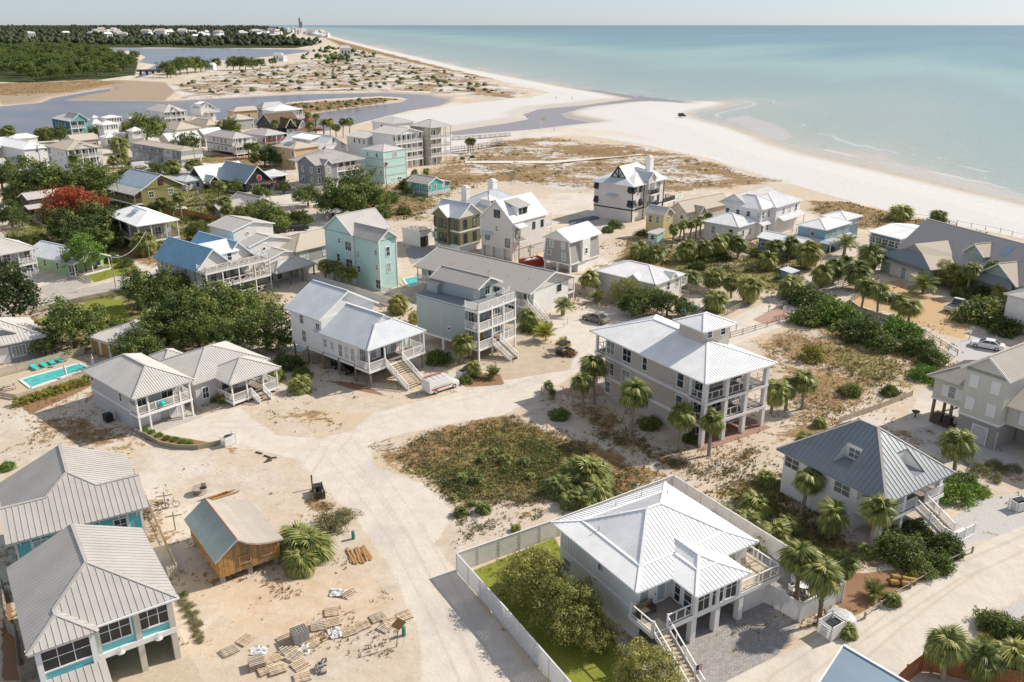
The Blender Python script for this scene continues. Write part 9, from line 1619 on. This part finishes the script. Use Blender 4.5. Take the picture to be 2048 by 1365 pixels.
# boardwalk over the dunes
def boardwalk(label,pts,h,w=1.6,mat=FG):
 W3 = [un(p,h) for p in pts]; o = empty('boardwalk',label,'boardwalk',(*W3[0],0))
 for i in range(len(W3)-1):
  a,c = W3[i]-W3[0],W3[i+1]-W3[0]; L = np.linalg.norm(c-a); d = (c-a)/L; nn = np.array([-d[1],d[0]]); MB().bar((*a,h),(*c,h),w,.12).obj('walkway',mat,o)
  for s in (-1,1): p0,p1 = a+nn*s*w/2,c+nn*s*w/2; MB().bar((*p0,h+1),(*p1,h+1),.09).obj('rail',mat,o); MB().bar((*p0,h+.55),(*p1,h+.55),.07).obj('rail',mat,o)
  k = max(1,int(L/2.5))
  for j in range(k+1):
   for s in (-1,1): p0 = a+(c-a)*j/k+nn*s*w/2; MB().box(p0[0]-.07,p0[0]+.07,p0[1]-.07,p0[1]+.07,-.8,h+1).obj('post',mat,o)
boardwalk('grey dune boardwalk with rails from the tower house to the beach viewing deck',[(903,300),(960,293),(1005,286)],1.0); boardwalk('dark viewing deck at the seaward end of the dune boardwalk',[(992,286),(1012,284)],1.2,5); boardwalk('dark wooden dune steps behind the shingle house',[(1842,452),(1872,446),(1900,456)],1.4,3,M['dwood']); boardwalk('long low grey walkway along the inlet sand edge',[(905,279),(960,276),(1020,271)],.4,1.2)
# restaurant terrace and cafe lawn
for i,(x,y) in enumerate(((408,371),(418,374),(428,377),(438,380),(424,370),(436,373),(532,371),(545,369),(556,366),(538,377),(551,375))): parasol('red terrace parasol at the dark restaurant',(x,y+4),0,2.3,M['redm'],True,.9,'red parasols at the restaurant')
for i,(x,y) in enumerate(((600,431),(608,436),(618,428),(626,437),(636,430),(645,434),(655,441),(630,444),(590,427),(613,443))): p = un((x,y)); chair('white lawn chair on the cafe lawn',p[0],p[1],0,random.uniform(0,6),WHITE,'white chairs on the cafe lawn')
# people: one body mesh with limbs, reused small
def person_mesh():
 me = bpy.data.meshes.new('body'); V = [(0,0,.95),(0,0,1.2),(0,0,1.42),(0,0,1.52),(0,0,1.66),(.1,0,.92),(.12,.04,.5),(.12,.0,.06),(.12,-.1,.03),(-.1,0,.92),(-.12,-.1,.5),(-.12,.06,.06),(-.12,-.04,.03),(.2,0,1.4),(.27,.02,1.12),(.26,-.1,.9),(-.2,0,1.4),(-.27,.02,1.12),(-.26,-.1,.9)]
 E = [(0,1),(1,2),(2,3),(3,4),(0,5),(5,6),(6,7),(7,8),(0,9),(9,10),(10,11),(11,12),(2,13),(13,14),(14,15),(2,16),(16,17),(17,18)]; rad = [.15,.14,.15,.06,.1,.1,.07,.045,.035,.1,.07,.045,.035,.065,.05,.035,.065,.05,.035]
 me.from_pydata(V,E,[]); o = bpy.data.objects.new('tmp',me); COL.objects.link(o); o.modifiers.new('s','SKIN'); o.modifiers.new('d','SUBSURF').levels = 1
 for i,sv in enumerate(me.skin_vertices[0].data): sv.radius = (rad[i],rad[i]*.8); sv.use_root = i == 0
 dg = bpy.context.evaluated_depsgraph_get(); m = bpy.data.meshes.new_from_object(o.evaluated_get(dg)); bpy.data.objects.remove(o); m.name = 'body'; return m
PM = person_mesh(); SK = nmat('skin',(.45,.28,.2),.6); CL = [nmat('dark_clothes',(.05,.05,.07),.9),nmat('red_clothes',(.4,.05,.05),.9),nmat('pale_clothes',(.5,.48,.45),.9),nmat('blue_clothes',(.08,.15,.3),.9)]
def person(label,px,ci,rz=0,z=0):
 t = thing('person',label,'person',px,z,rz); m = PM.copy(); m.materials.clear(); m.materials.append(CL[ci]); link('body',m,t); MB().sphere((0,-.01,1.68),.1,8,6,1.2).obj('head',SK,t); MB().sphere((0,.02,1.72),.105,8,6,1.05).obj('hair',M['dwood'],t)
for lab,p_,ci in (('person in red standing on the inlet sandbank',(1112,199),1),('person in dark clothes near the inlet sandbank tip',(1144,199),0),('person walking on the far beach strip',(961,141),0),('person in dark clothes on the restaurant forecourt',(362,370),0),('person beside the first one on the restaurant forecourt',(366,371),2),('person in blue on the restaurant terrace',(541,380),3),('person in pale clothes walking below the red railed house',(517,322),2),('person by the walkway end of the dune boardwalk',(1108,264),2)): person(lab,p_,ci,random.uniform(0,6),-.1)
# bare tree
b = MB(); rr = random.Random(5)
def br(a,d,L,r,dep):
 e = a+d*L; b.tube(a,e,r,r*.65,5,False)
 if dep:
  for i in range(3): n_ = d+np.array([rr.uniform(-.8,.8),rr.uniform(-.8,.8),rr.uniform(-.1,.5)]); n_ /= np.linalg.norm(n_); br(e,n_,L*.72,r*.6,dep-1)
br(np.array([0,0,0.]),np.array([0,0,1.]),1.6,.14,5); p = un((38,492)); o = empty('bare_tree','leafless grey tree in the yard behind the pale balcony house','tree',(*p,0)); b.obj('trunk',nmat('pale_bark',(.30,.25,.20),.9,.15),o)
# ================================================================ FAR TOWN
fh = []
for i in range(3):
 s = MB().box(-.5,.5,-.35,.35,0,.55+.1*i).mesh('wall',M['w']); rf = MB(); z = .55+.1*i; rf.poly([(-.55,-.4,z),(.55,-.4,z),(.4,0,z+.25),(-.4,0,z+.25)]).poly([(.55,.4,z),(-.55,.4,z),(-.4,0,z+.25),(.4,0,z+.25)]).poly([(-.55,.4,z),(-.55,-.4,z),(-.4,0,z+.25)]).poly([(.55,-.4,z),(.55,.4,z),(.4,0,z+.25)]); wn = MB()
 for x in (-.3,0,.3): wn.poly([(x-.07,-.355,.2),(x+.07,-.355,.2),(x+.07,-.355,.45),(x-.07,-.355,.45)])
 fh.append((s,rf.mesh('roof',M[('rw','rlg','rsht')[i]]),wn.mesh('window',GLASS)))
def far_house(px,s,label,group): p = un(px); i = random.randrange(3); o = empty('house',label,'house',(*p,0),R(random.uniform(-50,60)),group); o.scale = (s,s,s*random.uniform(.7,1.1)); link('wall',fh[i][0],o); link('roof',fh[i][1],o); link('window',fh[i][2],o)
for i in range(120):
 t_ = random.random(); x = 560+t_*92+random.uniform(-8,8); y = 59+t_*16+random.uniform(-3.5,2.5); far_house((x,max(57,y)),random.uniform(16,26),'white house in the distant beach town along the shore','houses of the distant beach town')
for i in range(64):
 x = random.choice((random.uniform(190,250),random.uniform(300,420),random.uniform(480,560),random.uniform(40,480))); y = random.uniform(66,79); far_house((x,y),random.uniform(22,36),'white house among the far woods beyond the lagoon','houses among the far woods')
for lab,px_,s in (('grey house alone in the dunes beside the coast road',(691,112),16),('small grey house at the lagoon end before the dunes',(557,121),12),('second small house at the lagoon end',(566,123),9),('white camper house left of the sand spit pines',(423,140),9)): far_house(px_,s,lab,None)
for lab,x,h_,w_ in (('taller slender tower at the far end of the beach',600.5,150,16),('shorter slender tower beside the tallest one far along the beach',604,95,18)):
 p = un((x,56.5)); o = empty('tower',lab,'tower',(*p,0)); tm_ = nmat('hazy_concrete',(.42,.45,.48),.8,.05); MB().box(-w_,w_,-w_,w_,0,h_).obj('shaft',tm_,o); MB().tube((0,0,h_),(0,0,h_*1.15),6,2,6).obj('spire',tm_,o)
# coast road through the dunes
sheet('coast_road',[(664,112),(668,112),(728,141),(721,141)],nmat('grey_road',(.26,.25,.24),.9,.05),.35)
t = thing('bridge','small dark bridge over the lagoon channel beside the pine wood','bridge',(300,146),0,R(10)); MB().box(-12,12,-3,3,1.2,2.2).obj('deck',M['dwood'],t); [MB().box(x-.6,x+.6,-2.5,2.5,-3,1.2).obj('pier',M['dwood'],t) for x in (-9,-3,3,9)]; [MB().box(-12,12,y-.1,y+.1,2.2,3.2).obj('railing',M['wwood'],t) for y in (-2.8,2.8)]
